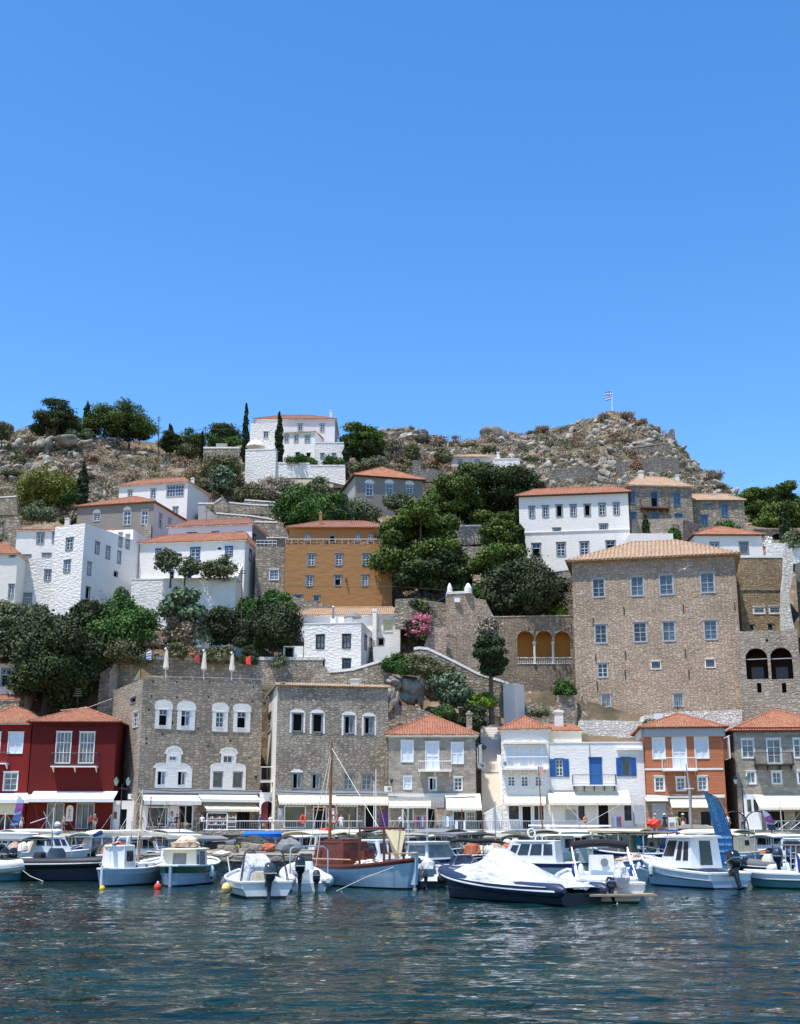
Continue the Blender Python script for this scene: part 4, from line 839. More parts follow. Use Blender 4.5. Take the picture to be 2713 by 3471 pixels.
fa = h.F['f']; tile_plane(m, [fa.P(-.2, fa.H - .1, .28), fa.P(fa.L + .2, fa.H - .1, .28), fa.P(fa.L + .2, fa.H + .25, -.8), fa.P(-.2, fa.H + .25, -.8)], 'tile_old'); fl = h.F['l']; tile_plane(m, [fl.P(-.1, fl.H - .1, .28), fl.P(fl.L + .1, fl.H - .1, .28), fl.P(fl.L + .1, fl.H + .25, -.8), fl.P(-.1, fl.H + .25, -.8)], 'tile_old'); h.t.part('roof', m); h.chimney(1189, 2300, 1219, 2334, 140)
h = House('ashlar_house', 'neat grey ashlar house with an orange pyramid roof and white closed shutters', (1317, 2490, 134.5), (1612, 2496, 134.5), 2.45, 10.5, 'stone_ashlar', side='white_cream', right='white_cream', skewR=-1.2)
for q in [(1359, 2510, 1403, 2584), (1529, 2517, 1573, 2590)]: h.win(q, kind='s', fr=PAW, fw=.1)
h.win((1442, 2514, 1490, 2612), kind='s', fr=PAW, fw=.1, name='balcony_door')
for a, b, c, d in [(1359, 2510, 1403, 0), (1442, 2514, 1490, 0), (1529, 2517, 1573, 0), (1367, 2632, 1398, 0), (1538, 2634, 1569, 0)]: h.arch((a - 2, b - 14, c + 2, b - 2), m=STO, d=.03)
for q, kd in [((1367, 2632, 1398, 2677), 's'), ((1453, 2635, 1482, 2680), 'oh'), ((1538, 2634, 1569, 2681), 'h')]: h.win(q, kind=kd, fr=PAW, fw=.1, nx=2, ny=3, sash=PAW)
h.balcony((1419, 2580, 1531, 2615), .9, rail=PAW, br=PAW, fine=.25); h.slab((1318, 2490, 1612, 2499), WSM, 0, .2); h.slab((1317, 2690, 1616, 2702), WSM, 0, .25, name='ledge')
h.shop((1362, 2738, 1403, 2788), back='glass', depth=.3); h.shop((1448, 2738, 1478, 2810), back='dark_in', name=SHD); h.shop((1535, 2748, 1580, 2797), back='goods'); h.win((1582, 2751, 1611, 2784), nx=3, ny=2, fr=PAW, fw=.05, glass=GLC)
h.slab((1317, 2702, 1505, 2738), 'concrete', .8, .85, name='canopy_panel'); h.awning((1319, 2704, 1462, 2740), 2.2, AWC); h.awning((1512, 2690, 1634, 2748), 2.4, AWC); h.win((1624, 2527, 1633, 2590), f='r', fr=LGF, sash='shutter_white')
h.walls(); h.roof(apex=2424, o=.4, fascia=WSM); h.chimney(1582, 2410, 1600, 2482, 139.5, STO)
# white stair lane
m = MB(); st = T('stairway', 'steep white stone stairway climbing between the ashlar house and the balcony house', 'stairs', (XY(1668, 138), 138, 2.45))
X0, X1 = W(1640, 2750, 137).x, W(1706, 2750, 137).x
for i in range(52): y = 136.2 + i * .30; m.obox((X0 - .2 + i * .018, y, 2), (X1 - X0 + .2, 0, 0), (0, .34, 0), (0, 0, 1.0 + i * .30), 'white_cream')
st.part('steps', m); m = MB()
for (a, b, Y0, Y1, x0_, x1_) in [(2728, 2685, 135.4, 137.5, 1697, 1698), (2685, 2600, 137.5, 142, 1698, 1690), (2600, 2500, 142, 147, 1690, 1676), (2500, 2410, 147, 151.5, 1676, 1690)]:
    p, q = W(x0_, a, Y0), W(x1_, b, Y1); m.prism([p, p + V3((.45, 0, 0)), p + V3((.45, 0, -6)), p + V3((0, 0, -6))], q - p, 'white')
st.part('parapet', m)
h = House('stair_foot_wall', 'whitewashed low block with a sloping top at the foot of the stairway', (1642, 2757, 134), (1703, 2757, 134), 2.45, 2.4, 'white', cat='wall'); h.walls()
m = MB(); fa = h.F['f']; m.prism([fa.P(0, fa.H, 0), fa.P(fa.L, fa.H, 0), fa.P(fa.L, fa.H + 1.0, 0)], -fa.N * 2.4, 'white'); fa.panel(m, -.1, fa.H - .1, .15, fa.H + .08, -2.4, .06, PAW); h.t.part('wing', m)
h = House('balcony_house', 'whitewashed house with three shuttered balcony doors and an orange tiled roof', (1698, 2472, 134), (1859, 2473, 133.5), 2.45, 11, WRO, right='cream')
for q in [(1713, 2527, 1746, 2601), (1760, 2527, 1795, 2601), (1807, 2527, 1842, 2601)]: h.win(q, kind='s', fr=PAW, fw=.08, rec=.3, name='balcony_door')
for q in [(1721, 2631, 1747, 2666), (1766, 2631, 1792, 2667), (1813, 2631, 1838, 2666)]: h.win(q, fr=PAW, fw=.06, nx=2, ny=3)
h.slab((1706, 2515, 1850, 2522), 'white', 0, .55, name='canopy'); h.balcony((1699, 2566, 1858, 2609), .9, rail=PAW, floor=WSM, br=WSM, nb=5); h.awning((1710, 2697, 1851, 2731), 1.5, AWC)
h.shop((1722, 2728, 1763, 2780), back='goods'); h.shop((1768, 2730, 1804, 2812), back='dark_in', name=SHD); h.shop((1808, 2728, 1847, 2782), back='goods', split=2); h.walls(); h.roof(apex=2429, o=.3, fascia=WSM); h.chimney(1882, 2403, 1907, 2480, 141, 'white')
# lower flare of the white house and its rear wing
h = House('rear_wing', 'cream side wing with a low tiled roof behind the blue shuttered house', (1858, 2476, 136.5), (1972, 2496, 136.5), 8, 7, 'cream'); h.walls(); h.roof(h=1.3, o=.2, kind='shed', fascia='cream')
h = House('blue_shutter_house', 'flat roofed white house with blue shutters and a blue balcony door', (1861, 2519, 133.6), (2181, 2517, 133), 2.45, 8.5, 'white', cat='house')
h.win((1882, 2572, 1911, 2633), kind='b', fr='shutter_blue', fw=.1, nx=2, ny=4, name='window'); h.win((2108, 2568, 2138, 2631), kind='b', fr='shutter_blue', fw=.1, nx=0, glass='glass')
o = h.win((1998, 2568, 2042, 2661), fr='shutter_blue', fw=.08, nx=0, sash=None, glass='shutter_blue', rec=.06, name='balcony_door')
h.balcony((1943, 2626, 2090, 2664), .95, fine=.16, nb=4); h.slab((2090, 2536, 2178, 2543), 'white', 0, .35, name='ledge'); h.awning((1862, 2681, 1988, 2730), 1.9, AWC); h.awning((1989, 2681, 2140, 2730), 1.9, AWC)
h.shop((1957, 2728, 1987, 2788), back='goods'); h.shop((2026, 2724, 2067, 2810), back='dark_in', name=SHD); h.shop((2113, 2726, 2145, 2785), back='goods'); h.slab((1918, 2746, 1954, 2784), LGF, .05, .1, name='notice_board'); h.slab((2148, 2754, 2184, 2800), LGF, .05, .1, name='notice_board'); h.walls(par=.35); h.coping(.12, .3, 'white', 'fr')
h.slab((1997, 2519, 2000, 2568), LGF, 0, .08, name='drainpipe'); h.slab((1860, 2677, 1960, 2681), LGF, 0, .2, name='ledge')
h = House('orange_house', 'orange house with lime bands, white shutters and a white balcony', (2184, 2497, 132.5), (2449, 2494, 131.6), 2.45, 10, 'orange')
for q in [(2211, 2501, 2256, 2574), (2354, 2497, 2404, 2572)]: h.win(q, kind='s', fr=PAW, fw=.1)
h.win((2279, 2497, 2329, 2606), kind='s', fr=PAW, fw=.1, name='balcony_door'); h.win((2457, 2498, 2474, 2574), f='r', kind='s', fr=PAW, fw=.1)
for q in [(2218, 2631, 2255, 2683), (2291, 2633, 2326, 2682), (2364, 2630, 2400, 2681)]: h.win(q, fr=PAW, fw=.14, nx=2, ny=3, glass=GLC)
h.balcony((2247, 2568, 2363, 2613), .95, rail=PAW, nb=3, fine=.16, br='wood_pale'); h.slab((2186, 2604, 2452, 2610), WSM, 0, .06, name='band'); h.slab((2184, 2468, 2452, 2497), LGF, 0, .3); h.slab((2190, 2694, 2456, 2704), WSM, 0, .3, name='ledge'); h.slab((2190, 2705, 2456, 2815), 'stone_pink', 0, .04, name='plinth')
h.awning((2191, 2702, 2266, 2716), 1.2, AWC, .1, scal=False); h.awning((2277, 2706, 2410, 2738), 1.6, AWC, .1, scal=False); h.slab((2211, 2722, 2260, 2797), LGF, .05, .1, name='roller_door')
for q in [(2295, 2746, 2338, 2812), (2373, 2746, 2414, 2812)]: h.slab(q, 'wood_pale', .045, .09, name='door_frame'); h.slab((q[0] + 4, q[1] + 5, q[2] - 4, q[3]), 'dark_in', .092, .1, name=SHD)  # doorway darkness painted as near-black slabs on the wall
h.walls(); m = MB(); h.zt = h.zt + .95; h.roof(apex=2420, o=.62, fascia='red'); h.zt -= .95
for k in 'frlk': h.F[k].panel(m, 0, h.F[k].H - .02, h.F[k].L, h.F[k].H + .9, -.3, .3 if k != 'f' else .297, LGF)
h.t.part('cornice', m)
h = House('grey_stone_shop_house', 'right-hand stone house with white windows, black iron balcony and cream awning', (2486, 2476, 132.8), (2860, 2474, 132), 2.45, 11, 'stone_ashlar')
for q in [(2513, 2504, 2558, 2571), (2689, 2502, 2736, 2571)]: h.win(q, fr=PAW, fw=.12, nx=2, ny=3, glass=GLC)
h.win((2599, 2503, 2650, 2590), fr=PAW, fw=.12, nx=2, ny=3, glass=GLC, name='balcony_door')
for q in [(2529, 2613, 2564, 2659), (2615, 2613, 2652, 2659), (2702, 2611, 2742, 2659)]: h.win(q, fr=PAW, fw=.16, nx=2, ny=2, glass=GLC)
h.balcony((2562, 2551, 2692, 2594), 1.0, nb=3, floor='iron'); h.slab((2486, 2465, 2860, 2476), 'red', 0, .25); h.slab((2524, 2693, 2580, 2812), PAW, 0, .06, name='door_frame'); h.slab((2533, 2710, 2547, 2752), 'glass', .061, .07, name='door'); h.slab((2555, 2710, 2570, 2752), 'glass', .061, .07, name='door')
h.awning((2575, 2694, 2800, 2746), 2.4, AWC, .3); h.shop((2600, 2746, 2664, 2808), back='dark_in', name=SHD, fr=CAK); h.shop((2693, 2746, 2760, 2808), back='goods', fr=CAK); h.walls(); h.roof(apex=2408, o=.5, fascia='red')
# ===== second tier =====
h = House('great_stone_mansion', 'huge four storey brown stone mansion with a wide tiled roof above the harbour', (1938, 1904, 152), (2490, 1879), ('p', 2490), 13, 'stone_brown', cat='mansion', sink=2)
for q in [(2007, 1960, 2053, 2026), (2137, 1952, 2185, 2022), (2234, 1946, 2285, 2018), (2373, 1939, 2425, 2011), (2015, 2115, 2060, 2182), (2146, 2108, 2195, 2178), (2245, 2105, 2292, 2175), (2385, 2101, 2434, 2170)]:
    h.win(q, fr=LGF, sash=LGF, fw=.16, nx=2, ny=4, glass=GLB if q[0] > 2200 or q[1] < 2000 and q[0] > 2100 else 'glass')
h.win((2024, 2246, 2063, 2298), fr=LGF, nx=2, ny=3)
for q in [(2206, 2240, 2242, 2269), (2390, 2233, 2426, 2264)]: h.win(q, fr=WSM, fw=.12, nx=5, ny=4, sash='grey_frame')
for q in [(2037, 2350, 2073, 2397), (2281, 2348, 2319, 2396)]: h.win(q, fr=LGF, fw=.14, nx=4, ny=3, sash=LGF, glass=GLC)
for x, y in [(2011, 2108), (2020, 2230), (2025, 2325), (2116, 2070), (2317, 2062), (2121, 2220), (2324, 2214), (2336, 2285), (2491, 2055), (2120, 2285)]:
    q = h.F['f'].rect(x - 1.5, y - 14, x + 1.5, y + 14); m = MB(); h.F['f'].panel(m, *q, 0, .08, 'iron'); h.t.part('wall_tie', m)
h.walls(); h.roof(apex=1836, o=.75, m='tile_old', fascia='wood_pale', rl=7.4, rr=6.8, sp=.5)
h = House('arched_annex', 'stone annex with two large dark arches right of the great mansion', (2497, 2141, 146.5), (2703, 2138, 144.5), ('p', 2440), 7, STO, cat='mansion wing', sink=1.5, right='stone_brown')
fa = h.F['f']
def archhole(h, rect, depth, mats, k=10, f='f', half=None):
    fa = h.F[f]; u0, w0, u1, w1 = fa.rect(*rect); r_ = (u1 - u0) / 2; c = (u0 + u1) / 2; fa.holes.append((u0, w0, u1, w1)); m = MB(); ws = w1 - r_ * .95
    for sg in (-1, 1):
        a_ = [(c + sg * r_ * math.cos(t), ws + r_ * .95 * math.sin(t)) for t in [math.pi / 2 * i / k for i in range(k + 1)]]; pts = [fa.P(c + sg * r_, w1, -.001)] + [fa.P(*p, -.001) for p in a_]; m.prism(pts, -fa.N * .35, mats[0])
    o = h.t.part('archivolt', m); g = MB(); fa.panel(g, u0 - .3, w0 - .2, u1 + .3, w1 + .3, -depth - .1, -depth, mats[1])
    fa.panel(g, u0 - .3, w0 - .1, u0 - .01, w1 + .3, -depth, -.25, mats[1]); fa.panel(g, u1 + .01, w0 - .1, u1 + .3, w1 + .3, -depth, -.25, mats[1]); fa.panel(g, u0 - .01, w1 + .01, u1 + .01, w1 + .3, -depth, -.25, mats[1]); fa.panel(g, u0 - .01, w0 - .2, u1 + .01, w0 - .01, -depth, -.23, mats[1])
    h.t.part('recess', g, o); return u0, w0, u1, w1, o
for q in [(2529, 2197, 2603, 2302), (2613, 2195, 2687, 2302)]:
    a = archhole(h, q, 3.2, (STO, 'brown_in')); m = MB(); fa.panel(m, a[0], a[3] - 1.32, a[2], a[3] - 1.22, -.3, -.2, LGF); h.t.part('tie_rod', m); m = MB(); c = (a[0] + a[2]) / 2; fa.panel(m, c - .7, a[1], c + .7, a[1] + 1.8, -3.18, -3.1, 'grey_frame'); h.t.part('door', m)
for q in [(2567, 2315, 2582, 2348), (2651, 2315, 2666, 2348), (2596, 2166, 2604, 2175)]: h.win(q, kind='o', fw=0, sash=None)
h.walls()
h = House('rear_stone_block', 'brown stone block with white topped wall and small windows behind the arched annex', (2500, 1890, 160), (2662, 1880, 160), ('p', 2150), 5, 'stone_brown2', cat='house')
for q in [(2552, 2056, 2595, 2082), (2606, 2054, 2648, 2082)]: h.win(q, fr='white', fw=.2, nx=1, ny=3)
for q in [(2537, 2116, 2560, 2140), (2600, 2113, 2624, 2140)]: h.win(q, kind='o', fr=STO, fw=.14)
h.slab((2505, 1996, 2660, 2001), STO, 0, .1, name='ledge'); h.walls(); h.coping(.3, .5, 'white', 'f')
wallthing('ruined_wall', 'jagged pale ruined wall end standing up right of the brown stone block', [(2650, 2140), (2652, 1995), (2658, 1950), (2660, 1880), (2663, 1838), (2672, 1862), (2684, 1856), (2690, 1880), (2688, 1950), (2682, 1985), (2676, 2010), (2680, 2060), (2694, 2138)], 156, .8, STC)
h = House('shaded_rear_wall', 'stone wall in shade, coloured dark, behind the ruined wall at the right edge', (2694, 1912, 158), (2790, 1912, 152), ('p', 2440), 4, STR, cat='wall'); h.walls()  # deep shadow at this edge put in as dark wall colour
wallthing('retaining_wall', 'rough whitish rubble wall under the great mansion', [(1955, 2530), (1968, 2440), (2180, 2445), (2185, 2425), (2300, 2412), (2515, 2405), (2520, 2540)], (147.5, 144.5), 2.5, STC)
h = House('loggia_wall', 'stone garden wall with three balustraded arches left of the great mansion', (1674, 2092, 154), (1946, 2092, 153), ('p', 2470), 4.5, 'stain_wall', cat='wall', sink=1.5)
for q in [(1754, 2138, 1810, 2251), (1818, 2138, 1873, 2251), (1880, 2139, 1934, 2251)]:
    a = archhole(h, q, 2.6, (STO, 'loggia')); fa = h.F['f']; m = MB(); fa.panel(m, a[0] - .05, a[1] + .75, a[2] + .05, a[1] + .85, -.28, .06, STC); fa.panel(m, a[0] - .05, a[1], a[2] + .05, a[1] + .08, -.28, .06, STC)
    for i in range(9): p = fa.P(a[0] + (a[2] - a[0]) * (i + .5) / 9, a[1] + .08, -.1); m.lathe(p, [(.07, 0), (.04, .08), (.085, .28), (.04, .52), (.07, .67)], STC, 6)
    h.t.part('balustrade', m)
for x in (1814, 1876.5): m = MB(); p = h.F['f'].hit(x, 2251); m.lathe(h.F['f'].P(p[0], p[1], .02), [(.24, 0), (.17, .2), (.14, 2.4), (.24, 2.6), (.24, 2.75)], STC, 8); h.t.part('column', m)
h.walls(); h.coping(.12, .6, STO, 'f')
t = wallthing('stone_tower_wall', 'tall brown stone gate wall with white finials left of the loggia', [(1512, 2300), (1514, 2014), (1516, 2010), (1577, 2010), (1600, 2012), (1612, 2028), (1645, 2033), (1676, 2093), (1676, 2480), (1600, 2480), (1520, 2400)], (153, 154), 2.5, 'stone_brown', cop=[(1514, 2014), (1577, 2011)], ch=.3)
m = MB(); 
for x, w_ in ((1525, .33), (1588, .5)): m.lathe(W(x, 2012, 153.5), [(w_, 0), (w_ * .95, .7), (w_ * .5, 1.15), (.05, 1.35)], 'white', 8)
t.part('finial', m); m = MB(); a, b = W(1541, 2041, 152.95), W(1560, 2027, 152.95); m.obox(a, (b.x - a.x, 0, 0), (0, 0, b.z - a.z), (0, .2, 0), PAW); t.part('plaque', m)
# diagonal white coping wall
DW = [(1403, 2203), (1420, 2200), (1450, 2203), (1500, 2226), (1560, 2256), (1620, 2287), (1680, 2304 + 2), (1727, 2322)]
wallthing('garden_wall', 'long descending garden wall with bright white coping below the loggia', [(1727, 2440), (1403, 2330)] + DW, (148.5, 147), .6, STW, cop=DW, ch=.32)
h = House('white_pier', 'whitewashed pier where the descending garden wall ends', (1706, 2318, 146.8), (1746, 2320, 146), ('p', 2450), 2.5, 'white', cat='wall'); h.walls()
wallthing('garden_wall', 'rubble terrace wall behind the orange roofs at the stair top', [(1752, 2460), (1752, 2372), (1860, 2400), (1956, 2398), (1956, 2480)], 149, 1, STW)
wallthing('garden_wall', 'short rubble pier wall standing against the great mansion', [(1888, 2400), (1888, 2356), (1955, 2356), (1960, 2450), (1890, 2450)], 149.5, 1.5, STW)
wallthing('garden_wall', 'brown rubble bank left of the stone gate wall', [(1430, 2220), (1450, 2150), (1480, 2128), (1514, 2122), (1514, 2230)], 150.5, 2, 'stone_pink')
wallthing('garden_wall', 'stone wall with boards just above the grey ashlar house roof', [(1318, 2470), (1318, 2385), (1420, 2400), (1470, 2420), (1476, 2480)], 143, .8, STW)
# ===== ochre house =====
h = House('ochre_house', 'big ochre plastered house with small grey framed white windows', (968, 1845, 165), (1330, 1841, 165), ('p', 2062), 9, 'ochre', cat='house', sink=1.5)
for q, kd in [((1041, 1876, 1070, 1919), ''), ((1135, 1875, 1163, 1918), ''), ((1227, 1875, 1255, 1918), ''), ((1036, 1950, 1063, 1989), ''), ((1132, 1948, 1159, 1987), 'ot'), ((1225, 1948, 1251, 1987), '')]: h.win(q, kind=kd, fw=.16, nx=2, ny=4)
h.win((1061, 2017, 1085, 2040), fw=.16, nx=2, ny=1, sash='grey_frame'); h.win((992, 2015, 1026, 2032), fw=.16, nx=0); h.F['f']
m = MB(); u, w_ = h.F['f'].hit(1172, 1972); m.obox(h.F['f'].P(u, w_, 0), h.U * .12, UP * .5, h.N * .45, 'iron'); h.t.part('spout', m); h.walls(cap=True)
m = MB(); fa = h.F['f']; 
for w_ in (.75,): m.tube([fa.P(0, fa.H + w_, -.1), fa.P(fa.L, fa.H + w_, -.1)], .03, PAW, 4)
for i in range(18): m.tube([fa.P(fa.L * i / 17, fa.H, -.1), fa.P(fa.L * i / 17, fa.H + .75, -.1)], .02, PAW, 4)
h.t.part('railing', m)
h2 = House('ochre_upper_storey', 'set back ochre top storey with a tiled roof and chimney', (981, 1789, 170), (1325, 1789, 170), ('p', 1845), 8, 'ochre', cat='house', sink=1)
for q, kd in [((1032, 1811, 1056, 1834), ''), ((1114, 1814, 1139, 1838), 'o'), ((1204, 1809, 1222, 1836), ''), ((1247, 1810, 1265, 1837), ''), ((1289, 1811, 1307, 1838), '')]: h2.win(q, kind=kd, fw=.14, nx=2, ny=3)
h2.walls(); h2.roof(apex=1768, o=.5, m='tile_dark', fascia='ochre'); h2.chimney(1082, 1735, 1093, 1782, 171.5, 'ochre')
cl = [(V3((h.F['f'].P(u, h.F['f'].H + .15, -.5))), .35, .3, .22) for u in np.arange(.2, h.L, .45)]; v, f = leaves([(tuple(c[0]),) + c[1:] for c in cl], 1500, .16, seed=4); o = leafobj('planter_flowers', v, f, 'dry_red', tuple(h.F['f'].P(h.L / 2, h.F['f'].H, -.5))); tagit(o, 'row of dark red trailing flowers along the ochre terrace edge', 'flowers')
h = House('stone_annex', 'low rubble stone annex with one white framed window left of the ochre house', (868, 1853, 166), (967, 1853, 166), ('p', 2012), 6, STW, cat='house'); h.win((913, 1930, 946, 1967), fr=PAW, fw=.1, nx=4, ny=3, glass=GLB); h.walls()
m = MB(); fa = h.F['f']; [m.tube([fa.P(0, fa.H + z, -.1), fa.P(fa.L * .7, fa.H + z, -.1)], .03, PAW, 4) for z in (.45, .9)]; [m.tube([fa.P(fa.L * .7 * i / 5, fa.H, -.1), fa.P(fa.L * .7 * i / 5, fa.H + .9, -.1)], .025, PAW, 4) for i in range(6)]; h.t.part('railing', m)
m = MB(); m.obox(fa.P(fa.L * .35, fa.H, -3), fa.U * 2.7, UP * 1.6, fa.N * 1.2, STW); m.obox(fa.P(fa.L * .3, fa.H + 1.6, -3.2), fa.U * 3.0, UP * .1, fa.N * 1.8, PAW); h.t.part('terrace_shelter', m)
# ===== white houses left =====
h = House('blue_window_house', 'white house with dark blue window frames behind the garden terrace', (476, 1842, 166), (832, 1829, 164), ('p', 2000), 9, 'white', cat='house', right=WSM)
for q in [(527, 1861, 547, 1899), (645, 1857, 679, 1901), (763, 1853, 790, 1887)]: h.win(q, fr='navy_frame', fw=.12, nx=2, ny=3, glass=GLB)
h.win((739, 1855, 750, 1863), kind='o', fw=0, sash=None); h.win((844, 1864, 853, 1903), f='r', fr='navy_frame', fw=.1)
for q in [(571, 1935, 590, 1965), (632, 1932, 650, 1963)]: h.win(q, kind='o', fr='navy_frame', fw=.08, name='door')
h.walls(); h.roof(apex=1810, o=.35, rl=2.5, rr=1.2, fascia=WSM)
h = House('garden_terrace', 'whitewashed terrace retaining wall below the blue window house', (447, 1966, 161), (800, 1958, 160), ('p', 2075), 5, WRO, cat='wall', right='white_cream'); h.walls(); m = MB(); fa = h.F['f']
fa.panel(m, 0, fa.H, fa.L, fa.H + .15, -.5, .05, 'white'); h.t.part('coping', m); m = MB(); fr_ = h.F['r']; m.prism([fr_.P(-.3, fr_.H, -.25), fr_.P(3.2, fr_.H, -.25), fr_.P(3.2, fr_.H + 2.6, -.25)], fr_.N * .5, 'white'); h.t.part('stair_wall', m)
m = MB(); fa2 = h.F['f']
for a, b in ((.5, fa2.L * .34), (fa2.L * .55, fa2.L * .8)): n_ = int((b - a) / .22); [m.obox(fa2.P(a + i * .22, fa2.H + .2, -2.4), fa2.U * .15, UP * 1.1, fa2.N * .05, PAW) for i in range(n_)]; fa2.panel(m, a, fa2.H + 1.0, b, fa2.H + 1.08, -2.46, -2.41, PAW)
solo('picket_fence', m, 'white slatted garden fence on the whitewashed terrace', 'fence')
h = House('lilac_white_house', 'pale house with red tiles and dark windows behind the blue window house', (572, 1787, 175), (856, 1774, 173), ('p', 1850), 9, 'lilac', cat='house', right='greyplaster')
for q in [(632, 1806, 667, 1826), (718, 1803, 742, 1825), (800, 1803, 824, 1826)]: h.win(q, kind='o', fr=BLF, fw=.08)
h.win((858, 1812, 866, 1842), f='r', kind='o', fr=BLF, fw=.05); h.walls(); h.roof(apex=1762, o=.3, m='tile_dark', rl=1.5, rr=2)
h = House('stone_pink_house', 'grey plastered stone house with a pink side wall and white arched windows', (264, 1718, 183), (523, 1706, 180), ('p', 1840), 12, 'greyplaster', cat='house', right='pinkish')
for q in [(316, 1739, 342, 1768), (418, 1730, 446, 1781), (478, 1729, 504, 1779)]: h.win(q, fr=LGF, fw=.16, nx=2, ny=3, glass=GLB)
for q in [(316, 1726, 342, 1738), (418, 1717, 446, 1730)]: h.arch(q, m='white_cream', d=.05)
h.win((538, 1740, 551, 1791), f='r', fr=LGF, ny=3); h.win((570, 1757, 581, 1776), f='r', fr=LGF, ny=2); h.slab((490, 1781, 515, 1840), STO, 0, .3, name='lower_wall'); h.walls(); h.roof(apex=1684, o=.4, fascia='wood')
h = House('hill_white_house', 'upper white house with a long studio window and red tiled roof', (405, 1649, 200), (638, 1636, 197), ('p', 1770), 9, WSM, cat='house')
for q, a in [((433, 1661, 450, 1688), (2, 3)), ((510, 1656, 529, 1691), (2, 3)), ((564, 1644, 625, 1684), (6, 3)), ((585, 1717, 605, 1744), (2, 3))]: h.win(q, fr=LGF, fw=.12, nx=a[0], ny=a[1], glass=GLB)
h.walls(); h.roof(apex=1624, o=.35, rl=1, rr=3, fascia=WSM); h.chimney(647, 1619, 660, 1648, 203, 'white')
h = House('rough_white_tower_house', 'tall whitewashed rough stone tower block on the left terrace', (188, 1786, 157.5), (289, 1778, 155.5), ('p', 2062), 15, WRO, cat='house', right='white')
h.win((223, 1823, 249, 1866), fw=.16, nx=2, ny=3, glass='glass'); h.win((216, 1898, 240, 1941), fw=.12, nx=2, ny=3, glass=GLB)
for q in [(322, 1837, 338, 1880), (359, 1852, 374, 1897), (296, 1905, 310, 1952), (398, 1869, 411, 1913), (402, 1798 + 24, 415, 1856), (426, 1830, 440, 1862)]: h.win(q, f='r', fw=.14, nx=2, ny=3, glass=GLC)
h.win((290, 1989, 306, 2030), f='r', kind='o', fw=.1, name='door'); h.win((386, 1938, 400, 1956), f='r', kind='o', fw=.05); h.walls(par=.4)
h = House('tower_rear_wing', 'plain white rear wing with grey windows right of the rough tower block', (300, 1800, 170), (452, 1803, 169), ('p', 1966), 6, WSM, cat='house')
for q in [(402, 1806, 415, 1845), (426, 1812, 440, 1856), (424, 1880, 437, 1918)]: h.win(q, fw=.12, nx=2, ny=3, glass=GLC)
h.walls()
h = House('white_wing_house', 'white wing with a red tiled eave left of the rough tower block', (58, 1797, 170), (394, 1776, 170), ('p', 1900), 8, 'white', cat='house', left='white_cream')
for q, a in [((124, 1806, 151, 1845), ''), ((177, 1804, 187, 1843), ''), ((80, 1880, 106, 1892), ''), ((142, 1875, 174, 1888), '')]: h.win(q, fw=.14, nx=2, ny=2, glass=GLC)
h.walls(); h.roof(h=1.0, o=.3, rl=2.5, rr=2.5, fascia=WSM); h.chimney(221, 1755, 238, 1782, 167, 'pinkish')
h = House('lower_white_block', 'lower whitewashed stone block with two grey windows under the tiled wing', (62, 1893, 158.5), (186, 1888, 158.5), ('p', 2055), 6, WRO, cat='house')
h.win((150, 1931, 174, 1969), fw=.12, nx=2, ny=3, glass=GLB); h.win((80, 2011, 109, 2047), fw=.12, nx=3, ny=3, glass=GLC); h.walls(par=.3)
h = House('cream_corner_house', 'cream house with an orange hipped roof at the left edge, above the olive trees', (-90, 1878, 155), (62, 1878, 155), ('p', 2060), 10, 'white_cream', cat='house', right=WSM)
h.win((28, 1980, 48, 2030), fw=.12, nx=2, ny=3); h.win((30, 1878, 54, 1890), fw=.08, nx=1, ny=1, fr='wood_pale'); h.walls(); h.roof(apex=1838, o=.35, fascia='white_cream')
h = House('pink_house', 'pale pink house with one grey window at the left edge, low behind the red houses', (-90, 2249, 146.5), (92, 2249, 146.5), ('p', 2345), 9, 'pinkish', cat='house')
h.win((2, 2266, 35, 2328), kind='ot', fw=.16, nx=2, ny=3); h.walls(); h.roof(apex=2210, o=.3)
h = House('tiled_lean_to', 'low stone outbuilding with an orange tiled lean-to roof under the pink house', (-90, 2372, 144.5), (66, 2372, 144.5), ('p', 2440), 2, STW, cat='outbuilding'); h.walls(); h.roof(h=.85, o=.1, kind='shed')
# stone outbuilding left and terrace structures behind the stone mansion
h = House('terrace_back_wall', 'long stone terrace wall with pale coping behind the roof parasols', (376, 2234, 148.5), (1095, 2256, 149.5), ('p', 2335), 1.2, 'stone_grey', cat='wall', sink=3); h.walls(); h.coping(.35, .8, STC, 'f')
h = House('terrace_pier', 'pointed pale stone chimney pier at the terrace corner', (372, 2285, 147), (396, 2285, 147), ('p', 2400), 1.2, STO, cat='pier'); h.walls(); h.roof(h=1.2, o=.02, m=STO, soff=False)
wallthing('terrace_wall', 'thick sloping stone wall end above the patched stone house', [(1040, 2330), (1090, 2256), (1104, 2260), (1150, 2330)], 147, 1.5, STO)
wallthing('curved_garden_wall', 'curving rubble wall with white coping below the small white cube house', [(1330, 2340), (1110, 2340), (1105, 2280), (1150, 2276), (1200, 2270), (1250, 2256), (1296, 2242), (1330, 2250)], (148, 147), .8, STW, cop=[(1105, 2281), (1150, 2278), (1200, 2272), (1250, 2257), (1297, 2243)], ch=.3)
wallthing('side_wall', 'tall rubble wall left of the terrace above the dark red roof', [(330, 2400), (340, 2280), (375, 2260), (380, 2400), (390, 2440), (330, 2440)], 147.5, 1, STW)
